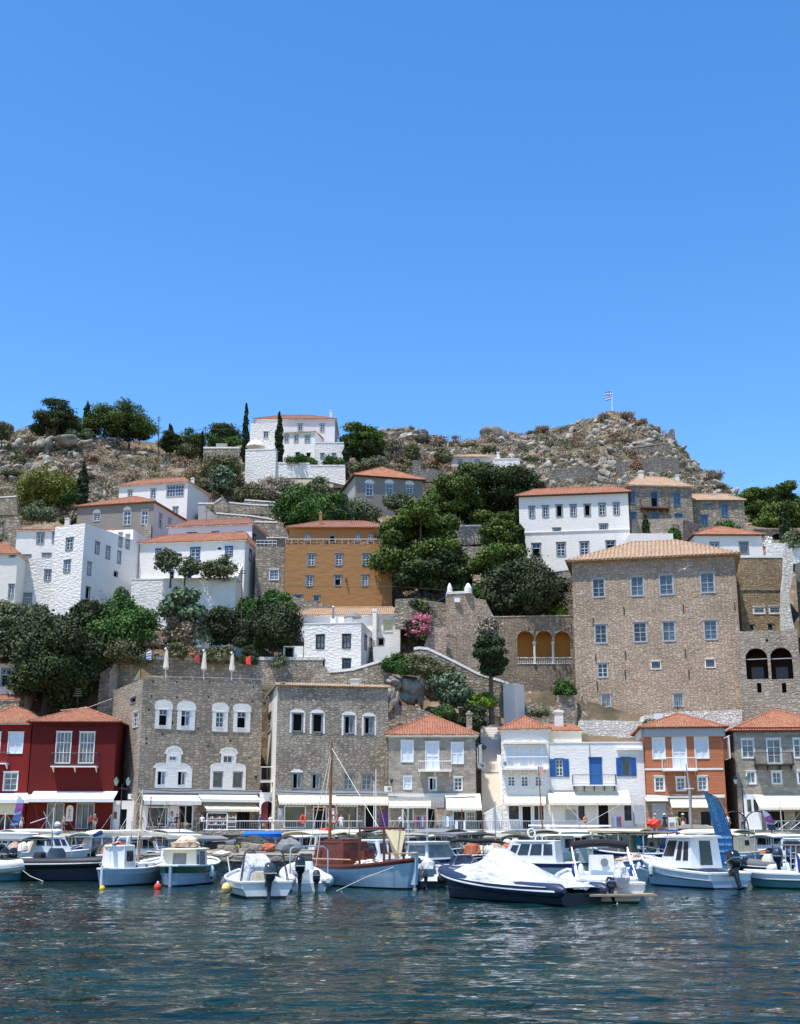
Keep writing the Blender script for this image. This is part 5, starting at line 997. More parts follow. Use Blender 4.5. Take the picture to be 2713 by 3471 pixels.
# small white cube house and the tiled one behind
h = House('white_cube_house', 'small flat roofed white cube house with four dark windows', (1033, 2116, 150), (1225, 2113, 149), ('p', 2265), 8, WRO, cat='house', right=WSM)
for q in [(1071, 2152, 1101, 2200), (1160, 2150, 1190, 2198), (1071, 2235, 1101, 2262), (1160, 2233, 1190, 2266)]: h.win(q, fr=BLF, fw=.09, sash=BLF, nx=2, ny=2, glass=GLC if q[1] < 2200 else 'glass')
for q in [(1236, 2155, 1243, 2205), (1253, 2166, 1260, 2216)]: h.win(q, f='r', fr=BLF, fw=.05, nx=0)
h.walls(par=.25); h.coping(.1, .25, WSM, 'fr')
m = MB(); a = W(1200, 2113, 153)
for i in range(3):
    p = W(1130 + i * 27, 2100, 153); m.box(p + V3((0, 0, -.1)), (.75, .04, .8), 'cloth_white')
m.tube([W(1065, 2090, 153), W(1215, 2092, 153)], .012, 'steel', 4); m.tube([W(1065, 2090, 153), W(1065, 2122, 153)], .03, 'steel'); m.tube([W(1215, 2092, 153), W(1215, 2122, 153)], .03, 'steel'); solo('washing_line', m, 'washing line with white laundry on the roof of the cube house', 'washing line')
h = House('white_tiled_house', 'white house with a long terracotta roof just behind the small cube house', (1003, 2086, 157.5), (1357, 2084, 157), ('p', 2215), 8, 'white', cat='house')
h.win((1299, 2101, 1333, 2143), fr='white', fw=.05, glass='canvas_yellow', nx=0, label='window with a cream sun blind'); h.win((1262, 2100, 1287, 2142), fr='white', fw=.05, glass='canvas_yellow', nx=0); h.win((1281, 2164, 1303, 2188), kind='o', fr='grey_frame', fw=.06); h.walls(); h.roof(apex=2060, o=.35, m='tile_old', rl=2, rr=1.2, fascia=WSM); h.chimney(1263, 2056, 1277, 2158, 156.4, 'white')
m = MB(); a, b = W(1265, 2192, 153), W(1325, 2256, 153); m.obox((a.x, 153, b.z - 1), (b.x - a.x, 0, 0), (0, 3, 0), (0, 0, a.z - b.z + 1), WSM); solo('white_yard_wall', m, 'white yard wall right of the cube house', 'wall')
h = House('garden_shed', 'small white shed with a dark doorway left of the cube house', (962, 2190, 150), (1028, 2186, 150), ('p', 2262), 3, 'white', cat='shed'); h.win((964, 2196, 996, 2258), kind='o', fr=BLF, fw=.04, name='door'); h.walls()
h = House('blue_white_wall', 'pale blue washed garden wall below the thorny trees', (706, 2188, 151), (820, 2190, 151), ('p', 2250), .5, 'pale_blue', cat='wall'); h.walls()
# ===== hilltop =====
h = House('hilltop_white_house', 'tall white house with a tiled roof on the hilltop', (866, 1421, 224), (1136, 1419, 224), ('p', 1500), 10, 'lilac', cat='house')
for q in [(1009, 1436, 1028, 1462), (1084, 1436, 1102, 1465)]: h.win(q, fr=LGF, fw=.16, nx=2, ny=3, glass=GLB)
h.walls(); h.roof(apex=1408, o=.35, m='tile_dark', fascia='white_cream'); h.chimney(1118, 1390, 1126, 1415, 228, 'white')
h = House('hilltop_white_block', 'whitewashed square block in front of the hilltop house, left of the thin cypress', (850, 1435, 219), (941, 1434, 219), ('p', 1525), 6, WRO, cat='house'); h.win((892, 1461, 912, 1486), fr='white', fw=.1, nx=2, ny=3); h.walls()
h = House('hilltop_middle_wing', 'lower white wing with three grey windows and a tiled eave on the hilltop', (955, 1469, 219), (1068, 1470, 218), ('p', 1560), 6, WSM, cat='house')
for q in [(963, 1474, 981, 1501), (996, 1474, 1014, 1501), (1032, 1475, 1054, 1501)]: h.win(q, fr=LGF, fw=.16, nx=2, ny=3, glass=GLC)
for q in [(1001, 1532, 1018, 1550), (1038, 1534, 1054, 1551)]: h.win(q, kind='o', fr='white', fw=.06)
h.walls(); h.roof(h=.7, o=.3, m='tile_dark', kind='shed')
h = House('hilltop_terrace_block', 'whitewashed terrace block at the right end of the hilltop house', (1068, 1502, 217), (1168, 1501, 217), ('p', 1565), 6, WRO, cat='house')
for q in [(1086, 1536, 1100, 1556), (1125, 1536, 1139, 1552)]: h.win(q, fr='grey_frame', fw=.12, nx=2, ny=2)
h.walls(); h.coping(.2, .4, 'white', 'fr')
h = House('hilltop_bastion', 'whitewashed bastion wall under the cream parasol', (833, 1527, 213), (936, 1526, 212.5), ('p', 1625), 7, WRO, cat='wall'); h.walls(); h.coping(.2, .4, 'white', 'flr')
wallthing('hilltop_garden_wall', 'long whitewashed retaining wall with stepped coping below the hilltop house', [(936, 1620), (936, 1571), (1050, 1573), (1051, 1580), (1170, 1580), (1172, 1645), (1060, 1620)], 213, 1, WRO, cop=[(936, 1571), (1050, 1573), (1051, 1580), (1170, 1580)], ch=.25)
wallthing('hill_wall', 'grey garden wall with white coping left of the hilltop cypress', [(690, 1560), (690, 1520), (812, 1520), (812, 1560)], 219, .5, STW, cop=[(690, 1520), (812, 1520)], ch=.3)
wallthing('hill_shed', 'low dark stone shed behind the left hilltop wall', [(733, 1516), (733, 1503), (770, 1503), (770, 1516)], 222, 2, 'concrete')
h = House('arched_window_house', 'grey plastered stone house with three arched blue windows in the hill centre', (1205, 1611, 200), (1434, 1614, 203), ('p', 1720), 12, 'greyplaster', cat='house', left='concrete')
for q in [(1240, 1640, 1266, 1682), (1307, 1640, 1333, 1680), (1377, 1644, 1401, 1674)]: h.win(q, fr='pale_blue', fw=.14, nx=2, ny=3, glass=GLB); h.arch((q[0] - 4, q[1] - 15, q[2] + 4, q[1] - 1), m='white', d=.05)
h.walls(); h.roof(apex=1584, o=.5, fascia=BLF)
h = House('low_hill_house', 'long low white house with grey shutters on the ridge behind the pines', (1531, 1549, 240), (1690, 1550, 240), ('p', 1600), 8, 'pinkish', cat='house')
for q in [(1552, 1557, 1569, 1587), (1610, 1557, 1627, 1586)]: h.win(q, fr=LGF, fw=.16, nx=2, ny=2, glass=GLC)
h.walls(); h.roof(apex=1541, o=.35, m='tile_old')
h = House('low_hill_annex', 'whitewashed annex with a white chimney on the right of the low ridge house', (1676, 1557, 237), (1762, 1556, 237), ('p', 1600), 6, WRO, cat='house'); h.walls(); h.chimney(1685, 1531, 1693, 1558, 238, 'white'); h.coping(.2, .4, 'white', 'fr')
# right white house
h = House('big_white_house', 'big white house with two rows of grey windows above the stone mansion', (1759, 1683, 181), (2129, 1669), ('p', 1945), 12, 'white', cat='house')
for q, kd in [((1792, 1716, 1815, 1757), ''), ((1838, 1714, 1862, 1755), ''), ((1884, 1711, 1909, 1753), 'o'), ((1932, 1710, 1956, 1751), ''), ((1979, 1709, 2004, 1750), 'o'), ((2029, 1706, 2055, 1748), ''), ((2078, 1704, 2102, 1746), '')]: h.win(q, kind=kd, fw=.16, nx=2, ny=3)
for q, kd in [((1873, 1789, 1902, 1803), ''), ((2031, 1775, 2062, 1798), '')]: h.win(q, fw=.14, nx=3, ny=1 if q[0] < 2000 else 2)
for q, kd in [((1802, 1841, 1835, 1890), 'ot'), ((1886, 1838, 1919, 1887), ''), ((1965, 1835, 1998, 1883), ''), ((2053, 1832, 2088, 1872), 'ot')]: h.win(q, kind=kd, fw=.16, nx=2, ny=4)
h.slab((1762, 1799, 2136, 1802), 'white', 0, .12, name='string_course'); h.walls(); h.roof(apex=1655, o=.55, m='tile', rl=2.2, rr=2, fascia=BLF)
h = House('white_low_wing', 'low white wing with a half round opening right of the big white house', (2137, 1808, 174), (2282, 1812, 174), ('p', 1900), 6, 'white', cat='house'); h.walls(); m = MB(); u, w_ = h.F['f'].hit(2158, 1850); m.prism([h.F['f'].P(u + 1.0 * math.cos(k), w_ + .7 * math.sin(k), .01) for k in [math.pi * i / 10 for i in range(11)]], h.N * .05, 'dark_in'); h.t.part('arched_opening', m)
h = House('blue_shuttered_stone_house', 'rough stone house with blue shutters and a hanging balcony on the upper right', (2131, 1645, 188), (2344, 1651, 189), ('p', 1790), 9, STW, cat='house')
for q in [(2134, 1665, 2155, 1708), (2282, 1671, 2308, 1714), (2137, 1736, 2157, 1764), (2209, 1738, 2235, 1760), (2286, 1741, 2314, 1756)]: h.win(q, fr='blue_frame', sash='blue_frame', fw=.1, nx=2, ny=3, glass=GLB)
h.win((2206, 1669, 2231, 1719), kind='ot', fr='blue_frame', sash='blue_frame', fw=.1, name='balcony_door'); h.balcony((2176, 1692, 2272, 1722), 1.0, nb=4, floor='wood', br='wood', fine=.3); h.walls(); h.roof(apex=1617, o=.4, m='tile_old', fascia='white_cream', rl=3, rr=3); h.chimney(2166, 1594, 2180, 1638, 192, 'cream'); h.chimney(2291, 1608, 2301, 1638, 194, 'white')
h = House('long_stone_house', 'long low stone house with three blue shutters right of the balcony stone house', (2345, 1696, 190), (2522, 1698, 190), ('p', 1800), 8, STW, cat='house')
for q in [(2376, 1745, 2401, 1782), (2444, 1710, 2469, 1751), (2391, 1707, 2413, 1715)]: h.win(q, fr='blue_frame', sash='blue_frame', fw=.1, nx=2, ny=3, glass=GLB)
h.walls(); h.roof(apex=1676, o=.35, m='tile_old', fascia=STW, rl=.5, rr=2); h.chimney(2416, 1671, 2427, 1694, 192, 'pinkish')
wallthing('garden_wall', 'pale rubble garden wall with a doorway below the balcony stone house', [(2142, 1812), (2144, 1760), (2316, 1757), (2317, 1850), (2302, 1850), (2302, 1778), (2280, 1778), (2280, 1830)], 181, .6, STO)
wallthing('garden_wall', 'sloping grey wall left of the low orange roofed white house', [(2316, 1850), (2318, 1762), (2350, 1772), (2385, 1782), (2350, 1810), (2330, 1845)], (181, 184), .6, STW)
h = House('small_white_villa', 'low white villa with an orange hipped roof behind the great mansion', (2354, 1813, 172), (2583, 1812, 172), ('p', 1900), 9, WSM, cat='house')
h.win((2407, 1838, 2439, 1863), fw=.16, nx=2, ny=2, glass=GLB); h.win((2506, 1837, 2539, 1880), fw=.18, nx=2, ny=1, sash='grey_frame', glass=GLC, name='door'); h.walls(); h.roof(apex=1786, o=.4, m='tile', fascia=BLF)
m = MB(); a, b = W(2585, 1852, 173), W(2713, 1905, 170); m.obox((a.x, 171, b.z), (b.x - a.x + 3, 0, 0), (0, .6, 0), (0, 0, a.z - b.z), WRO); solo('white_garden_wall', m, 'whitewashed garden wall right of the low white villa', 'wall')
h = House('arcade_house', 'low stone house with an arched opening among the pines at the right', (2560, 1792, 186), (2690, 1796, 186), ('p', 1850), 5, STW, cat='house'); archhole(h, (2616, 1808, 2656, 1830), 1.2, (STW, 'brown_in')); h.walls(); h.roof(h=.5, o=.3, kind='shed', m='tile_old')
# ruins on the hill
wallthing('ruined_fort_wall', 'sloping ruined fort wall below the summit', [(2118, 1560), (2122, 1522), (2255, 1502), (2272, 1502), (2276, 1552), (2285, 1575)], 262, 1.2, STR, cop=[(2122, 1522), (2258, 1503)], copm=STO, ch=.35)
h = House('ruined_fort_block', 'roofless stone ruin wall with a dry bush growing at its left', (2180, 1552, 232), (2301, 1553, 232), ('p', 1650), 5, STR, cat='ruin'); h.walls()
h = House('ruined_fort_wing', 'lower left part of the roofless ruin', (2091, 1564, 234), (2180, 1564, 234), ('p', 1650), 4, STR, cat='ruin'); h.walls()
wallthing('ruined_wall', 'long low ruined wall across the hillside behind the big white house', [(1846, 1640), (1850, 1600), (1890, 1588), (1940, 1584), (2000, 1582), (2030, 1596), (2022, 1640)], 222, .8, STR)
wallthing('ruined_wall', 'square ruined wall stub behind the grey arched window house', [(1398, 1630), (1398, 1560), (1428, 1560), (1428, 1592), (1485, 1592), (1485, 1635)], 222, 1, STR)
wallthing('ruin_pinnacle', 'dark ruined pinnacle on the right skyline of the flagpole hill', [(2246, 1482), (2262, 1474), (2270, 1466), (2272, 1456), (2280, 1452), (2287, 1458), (2290, 1495), (2280, 1498)], 300, 1.5, STR, cat='ruin')
wallthing('summit_wall', 'low dry stone wall just under the summit', [(2062, 1460), (2066, 1446), (2152, 1448), (2158, 1462)], 300, .8, STR)
# terrace walls on the left centre slope
for lab, pts, Y, cop in [('stepped stone stair wall on the slope left of the dense tree', [(729, 1740), (729, 1706), (750, 1690), (752, 1676), (776, 1712), (776, 1735)], 196, [(729, 1706), (751, 1690)]),
 ('long stone terrace wall left of the dense dark tree', [(770, 1740), (776, 1705), (850, 1712), (958, 1716), (958, 1745)], 197, [(776, 1705), (850, 1712), (958, 1717)]),
 ('upper white coped terrace ledge below the hilltop scrub', [(825, 1706), (830, 1696), (930, 1702), (938, 1712)], 202, [(830, 1696), (932, 1704)]),
 ('white topped lower terrace wall left of the dark dense tree', [(733, 1765), (733, 1741), (850, 1750), (930, 1763), (930, 1775)], 190, [(733, 1741), (850, 1750), (930, 1763)]),
 ('plain sloping concrete wall right of the hill white house', [(672, 1765), (672, 1712), (690, 1712), (730, 1745), (735, 1765)], 192, [(672, 1708), (726, 1708)]),
 ('stone outhouse wall behind the ochre roof', [(860, 1842), (862, 1770), (945, 1772), (980, 1800), (980, 1842)], 183, [(862, 1770), (940, 1772)]),
 ('stone wall behind the pine trunks', [(1560, 1900), (1560, 1852), (1670, 1852), (1755, 1846), (1755, 1870), (1640, 1930), (1570, 1930)], 172, None),
 ('long wall in the shade under the tall pines', [(1530, 1850), (1530, 1785), (1690, 1782), (1690, 1840)], 187, [(1530, 1785), (1690, 1782)]),
 ('stone wall behind the pink oleander', [(1340, 2130), (1340, 2030), (1400, 2028), (1514, 2045), (1514, 2140)], 155, None),
 ('stone wall below the big white house', [(1810, 2040), (1812, 1945), (1945, 1930), (1945, 2110), (1900, 2110)], 162, [(1812, 1945), (1944, 1931)]),
 ('sloping stone wall at the foot of the ochre house', [(965, 2100), (965, 2010), (1060, 2040), (1130, 2054), (1130, 2100)], 161, None),
 ('stone hut wall at the left edge of the hillside', [(-40, 1745), (-40, 1690), (56, 1684), (60, 1745)], 196, [(-40, 1690), (56, 1684)]),
 ('dark rubble wall at the left edge beside the cream house', [(-60, 1870), (-40, 1760), (60, 1752), (75, 1800), (60, 1870)], 176, None)]:
    wallthing('terrace_wall', lab, pts, Y, .6, STW if 'concrete' not in lab else 'concrete', cop=cop, ch=.22)
# ---------------- trees ----------------
# ridge and left hill
tree('pine', 116, 1355, 262, 1478, 258, 'tall rounded dark pine at the left on the ridge', base=1500, mat=PID)
tree('pine', 160, 1408, 286, 1490, 264, 'low dark pine filling the gap under the small cypress on the ridge', base=1500, mat=PID)
tree('cypress', 280, 1366, 312, 1450, 262, 'small ragged cypress between the two ridge pines', base=1490)
tree('pine', 284, 1382, 526, 1478, 262, 'wide umbrella pine on the left ridge with trunks showing', base=1512, mat='pine', n=11000)
tree('pine', 380, 1425, 500, 1500, 264, 'dark low pine beneath the umbrella pine', base=1512, mat=PID)
tree('round', -30, 1422, 48, 1500, 255, 'blue green conifer at the far left edge of the ridge', base=1505, mat=SCG)
tree('bush', 222, 1445, 264, 1492, 256, 'small grey green bush right of the leftmost pine', mat='olive'); tree('bush', 275, 1450, 312, 1490, 256, 'small grey green bush below the ridge cypress', mat='olive')
tree('round', 60, 1572, 245, 1740, 206, 'big yellow green eucalyptus tree on the left slope', base=1745, mat='yellowgreen', n=14000)
tree('round', 205, 1640, 262, 1720, 205, 'darker green tree between the eucalyptus and the cypress', base=1735, mat='fig')
tree('cypress', 260, 1578, 302, 1706, 205, 'dark cypress standing right of the yellow green tree', base=1712, n=4500)
tree('bush', 80, 1690, 190, 1770, 186, 'grey green olive bushes behind the tiled wing', mat='olive'); tree('bush', -20, 1740, 70, 1850, 178, 'silvery cactus thicket at the left edge', mat='agave', size=.34)
tree('bush', 200, 1745, 262, 1772, 186, 'low green shrub by the pale roof tank', mat=SCG)
tree('cypress', 566, 1440, 590, 1490, 262, 'tiny cypress on the ridge left of the lamp pole trees', base=1500)
for i, (x0, y0, x1, y1, m_, l) in enumerate([(545, 1468, 612, 1530, PID, 'low dark pine on the ridge behind the tiny cypress'), (600, 1455, 700, 1525, 'pine', 'bushy green pine on the ridge right of the tiny cypress'), (700, 1436, 818, 1502, PID, 'rounded pine behind the hilltop garden left of the tall cypress'), (595, 1500, 678, 1562, SCG, 'light green rounded bush on the left hill'), (600, 1545, 652, 1605, PID, 'blue green small pine below the light green bush'), (1160, 1435, 1296, 1535, 'pine', 'dark pine right of the hilltop white house'), (1195, 1500, 1290, 1565, PID, 'lower pine crown right of the hilltop house')]):
    tree('round' if 'bush' in l else 'pine', x0, y0, x1, y1, 250 if x0 < 900 else 228, l, base=y1 + 12, mat=m_)
tree('cypress', 821, 1372, 846, 1560, 222, 'tall slim cypress left of the hilltop house', base=1562, n=5200); tree('cypress', 934, 1400, 961, 1566, 215, 'tall slim cypress in front of the hilltop house', base=1568, n=5000)
tree('cypress', 679, 1462, 691, 1562, 222, 'very thin cypress left of the hilltop garden', base=1564, n=2400); tree('cypress', 1165, 1492, 1185, 1566, 216, 'short cypress at the right end of the hilltop terrace', base=1568, n=2600)
tree('bush', 700, 1478, 822, 1512, 232, 'bright green hedge below the rounded hilltop pine', mat='fig'); tree('bush', 966, 1549, 1080, 1576, 214.5, 'leafy green hedge on the left part of the hilltop retaining wall', mat='fig', size=.2); tree('bush', 1085, 1548, 1170, 1580, 214.5, 'leafy green hedge on the right part of the hilltop retaining wall', mat='fig', size=.2)
tree('bush', 690, 1530, 830, 1610, 212, 'green shrubs left of the whitewashed bastion', mat=SCG, n=4500); tree('bush', 720, 1560, 800, 1660, 210, 'grey agaves left of the whitewashed bastion', mat='agave', size=.35, n=1600); tree('bush', 1172, 1560, 1222, 1600, 214, 'grey leaved bush right of the hilltop terrace', mat='olive')
tree('bush', 1222, 1545, 1330, 1600, 214, 'wide grey green bush behind the arched window house', mat='olive', n=3500); tree('bush', 1290, 1470, 1370, 1560, 232, 'leafless grey brown tree on the ridge right of the pine', mat='dry_grey', n=2600)
tree('bush', 1350, 1505, 1425, 1560, 240, 'green bush below the dark jagged ridge rocks', mat=SCG); tree('bush', 1470, 1520, 1530, 1570, 238, 'green bush left of the low ridge house', mat=SCG)
tree('bush', 870, 1600, 1010, 1700, 208, 'thorny brown green scrub below the bastion', mat='dry_grey', n=5000); tree('bush', 1040, 1620, 1120, 1670, 208, 'round green bush below the stepped retaining wall', mat='olive')
tree('bush', 790, 1640, 900, 1710, 206, 'yellowish bush on the slope below the agaves', mat=SCG, n=3600); tree('bush', 610, 1600, 700, 1680, 215, 'green scrub right of the studio window house', mat=SCG, n=3000)
tree('round', 945, 1660, 1180, 1800, 190, 'big dense dark green tree above the ochre house', base=1790, mat='fig', n=22000, size=.26); tree('round', 1100, 1690, 1245, 1800, 192, 'grey green tree right of the dense dark tree', base=1795, mat='olive', n=9000)
tree('bush', 1205, 1700, 1290, 1780, 192, 'grey olive bush under the arched window house', mat='olive'); tree('bush', 1300, 1660, 1400, 1730, 196, 'grey olive bush in front of the arched window house', mat='olive', n=4000)
# central pines
tree('pine', 1432, 1625, 1660, 1810, 190, 'large pine left of the tall pine group in the centre', base=1820, mat='pine', n=20000)
tree('pine', 1560, 1578, 1856, 1790, 193, 'tallest broad pine of the central group behind the big white house', base=1850, mat=PID, n=24000, lean=-1)
tree('pine', 1500, 1590, 1700, 1700, 195, 'bright topped pine in the middle of the central group', base=1850, mat='pine', n=12000, lean=1.2)
tree('pine', 1640, 1740, 1765, 1870, 178, 'young bright green pine left of the big white house', base=1900, mat='pine', n=7000); tree('pine', 1690, 1720, 1800, 1800, 185, 'dark pine crown against the left wall of the big white house', base=1880, mat=PID)
tree('pine', 1290, 1692, 1560, 1960, 163, 'huge pine in front, right of the ochre house', base=2070, mat='pine', n=26000, size=.27)
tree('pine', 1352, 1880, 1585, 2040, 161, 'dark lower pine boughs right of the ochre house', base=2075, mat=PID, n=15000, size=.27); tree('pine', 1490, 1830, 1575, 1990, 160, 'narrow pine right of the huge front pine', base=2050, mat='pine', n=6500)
tree('pine', 1596, 1858, 1812, 1950, 160, 'low wide pine below the young bright pine', base=1980, mat='pine', n=9000); tree('cypress', 1752, 1782, 1780, 1880, 176, 'small cypress at the corner of the big white house', base=1885, n=2600)
tree('round', 1612, 1912, 1915, 2096, 157.5, 'broad grey green carob tree above the arched loggia', base=2100, mat='darkoak', n=26000, size=.22); tree('bush', 1850, 2045, 1925, 2092, 156.5, 'bright yellow green bush at the right of the carob tree', mat='bright')
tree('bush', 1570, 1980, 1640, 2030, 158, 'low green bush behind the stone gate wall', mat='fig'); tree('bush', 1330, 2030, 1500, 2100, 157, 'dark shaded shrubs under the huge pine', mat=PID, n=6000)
tree('column', 1603, 2140, 1722, 2285, 143.5, 'dark egg shaped cypress on a bare trunk in front of the loggia wall', base=2420, mat='cypress', trunk=.28, n=9500)
tree('bush', 1625, 2080, 1690, 2155, 144.2, 'sparse grey dead top of the egg shaped cypress', mat='dry_grey', n=1200); 
tree('bush', 1375, 2055, 1460, 2160, 151, 'pink flowering oleander right of the white tiled house', mat='pink_flower', n=2200, size=.15); tree('bush', 1372, 2075, 1462, 2180, 151.3, 'green leaves of the oleander', mat='darkoak', n=1800)
tree('bush', 1300, 2216, 1390, 2290, 146.2, 'dark green shrub on the curving garden wall', mat='fig', n=5000, size=.18); tree('bush', 1375, 2208, 1470, 2285, 146, 'yellow green creeper on top of the grey crag', mat=SCG, n=6000, size=.16)
tree('bush', 1455, 2262, 1596, 2385, 145.5, 'large prickly pear cactus right of the grey crag', mat='agave', n=5200, size=.22); tree('bush', 1440, 2250, 1560, 2300, 146.4, 'light green weeds above the prickly pear', mat=SCG, n=3500, size=.16)
tree('bush', 1596, 2345, 1684, 2400, 144, 'bright green vine under the egg shaped cypress', mat='bright', n=4500, size=.16); tree('bush', 1457, 2385, 1550, 2445, 143, 'green shrub behind the orange roof of the ashlar house', mat='fig', n=4500, size=.17)
tree('bush', 1545, 2380, 1655, 2470, 143, 'olive green shrub behind the stone chimney', mat='darkoak', n=5000, size=.17); tree('bush', 1886, 2306, 1960, 2360, 150, 'green fig bush against the left wall of the great mansion', mat='fig', n=2600, size=.17)
tree('bush', 1800, 2400, 1860, 2425, 147, 'green grass tuft behind the balcony house roof', mat=SCG, n=1200, size=.15); tree('bush', 2185, 2438, 2240, 2462, 144, 'green weeds by the white box under the mansion', mat=SCG, n=1200, size=.13)
# left middle
tree('round', -60, 2035, 120, 2180, 150, 'wide grey green olive tree at the left edge under the cream house', base=2250, mat='olive', n=12000); tree('round', 70, 2045, 180, 2150, 151, 'rounded olive tree under the lower white block', base=2220, mat='olive', n=8000)
tree('round', -80, 2130, 90, 2270, 148, 'dusky olive tree above the pink house', base=2290, mat='darkoak', n=9000)
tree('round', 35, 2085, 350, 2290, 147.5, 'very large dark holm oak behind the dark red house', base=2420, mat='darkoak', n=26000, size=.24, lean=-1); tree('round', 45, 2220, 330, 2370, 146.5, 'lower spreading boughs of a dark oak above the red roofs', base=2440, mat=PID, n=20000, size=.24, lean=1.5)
tree('round', 215, 2040, 345, 2170, 152, 'dark olive tree below the rough white tower block', base=2220, mat='darkoak', n=9000); tree('bush', 318, 2020, 565, 2215, 151, 'dense dark green fig tree below the whitewashed terrace', mat='fig', n=22000, size=.22)
tree('bush', 345, 2060, 450, 2200, 149.5, 'olive green tree in front of the dense fig', mat='darkoak', n=7000); tree('bush', 330, 2180, 520, 2245, 148.2, 'low oleander hedge behind the terrace back wall', mat=SCG, n=6000, size=.18)
tree('bush', 540, 1985, 695, 2110, 150.5, 'spiky yucca thicket below the terrace wall', mat='agave', n=5200, size=.3); tree('bush', 560, 2080, 690, 2180, 150, 'drooping brown yucca skirts', mat='dry', n=3200, size=.26)
tree('bush', 483, 2138, 566, 2195, 149, 'round rusty brown bush below the fig tree', mat='dry', n=3600, size=.13); tree('bush', 615, 2150, 665, 2195, 149.5, 'small round brown bush left of the white flowering shrub', mat='dry', n=1500, size=.13)
tree('bush', 615, 2192, 675, 2225, 148.8, 'low orange brown bush behind the roof parasols', mat='dry_red', n=1500, size=.13); tree('bush', 565, 2175, 625, 2235, 148.4, 'yellow green bush between the first two roof parasols', mat=SCG, n=1800, size=.15)
tree('bush', 660, 2155, 706, 2205, 149.5, 'pale silver shrub left of the blue washed wall', mat='white_flower', n=800, size=.13); tree('round', 680, 2060, 812, 2195, 152, 'grey olive tree above the blue washed wall', base=2195, mat='darkoak', n=9000, size=.2)
tree('round', 845, 2040, 1008, 2200, 151.5, 'grey green carob tree left of the white cube house', base=2215, mat='darkoak', n=12000, size=.2); tree('cypress', 862, 2030, 900, 2215, 150.5, 'dark cypress in front of the grey green tree', base=2240, n=5000, size=.2)
tree('bush', 812, 2010, 880, 2110, 154, 'leafy tree behind the dark cypress', mat='fig', n=5000); tree('bush', 876, 2000, 990, 2080, 156, 'ivy and shrubs at the foot of the rubble stone annex', mat='fig', n=6500, size=.2)
tree('bush', 812, 2180, 870, 2250, 149.3, 'rounded olive shrub right of the blue washed wall', mat='darkoak', n=3000, size=.16); tree('bush', 925, 2215, 970, 2262, 149.3, 'small grey shrub by the dark shed door', mat='olive', n=1400, size=.15)
tree('bush', 525, 1852, 614, 1940, 159, 'small olive tree on the whitewashed terrace', base=1962, mat='olive', n=1700, size=.2, lean=.5, trunk=.12); tree('bush', 604, 1880, 678, 1950, 159, 'second small olive tree on the whitewashed terrace, nearer the middle window', base=1962, mat='olive', n=1100, size=.2, lean=-.5, trunk=.1)
tree('bush', 676, 1862, 800, 1960, 159, 'bushy green citrus tree on the whitewashed terrace', base=1960, mat=SCG, n=2600, size=.18); tree('bush', 385, 1985, 440, 2035, 158, 'thin climbing shrub on the white wall right of the tower', mat='olive', n=1000, size=.14)
# right side
tree('pine', 2495, 1660, 2640, 1790, 212, 'green pine right of the long stone house', base=1800, mat='pine', n=12000); tree('pine', 2600, 1648, 2740, 1770, 218, 'tallest pine of the group at the right edge', base=1800, mat='pine', n=14000); tree('pine', 2560, 1720, 2760, 1815, 205, 'low wide pine at the right edge behind the arcade house', base=1830, mat='pine', n=12000)
tree('pine', 2690, 1660, 2860, 1800, 215, 'pine partly cut by the right edge', base=1810, mat=PID, n=9000); tree('cypress', 2648, 1725, 2672, 1852, 178, 'slim cypress at the right behind the ruined wall', base=1855, n=3600)
tree('bush', 2664, 1795, 2740, 1875, 172, 'grey green bush at the right edge by the garden wall', mat='olive', n=4000); tree('bush', 2578, 1818, 2620, 1855, 172.5, 'white flowering bush right of the low villa', mat='white_flower', n=900, size=.16)
tree('cypress', 2180, 1748, 2198, 1810, 180, 'small pointed cypress in front of the pale garden wall', base=1812, n=1600, size=.2); tree('bush', 2270, 1785, 2305, 1840, 180.4, 'green shrub in the garden doorway', mat='fig', n=1800); tree('bush', 2142, 1550, 2180, 1620, 231, 'rusty dry bush growing against the roofless ruin', mat='dry_red', n=1800)
tree('bush', 2205, 1600, 2300, 1645, 229, 'green bushes in front of the roofless ruin wall', mat=SCG, n=2200); tree('bush', 2420, 1770, 2500, 1800, 183, 'dark shrubs behind the low villa roof', mat='fig', n=2500)
tree('bush', 2390, 1590, 2440, 1625, 260, 'brown dry bush on the right cliff of the hill', mat='dry', n=1200)
tree('bush', 690, 2185, 800, 2245, 149, 'low scrub under the blue washed wall', mat=SCG, n=3500, size=.18); tree('bush', 420, 2185, 500, 2235, 149.6, 'dark green shrub under the dense fig', mat='darkoak', n=3000, size=.18)
tree('bush', 640, 2090, 720, 2190, 150.6, 'olive shrub between the yucca and the grey olive tree', mat='olive', n=4000, size=.18); tree('bush', 800, 2120, 860, 2200, 151, 'dull green shrub right of the grey olive tree', mat='darkoak', n=3500, size=.18)
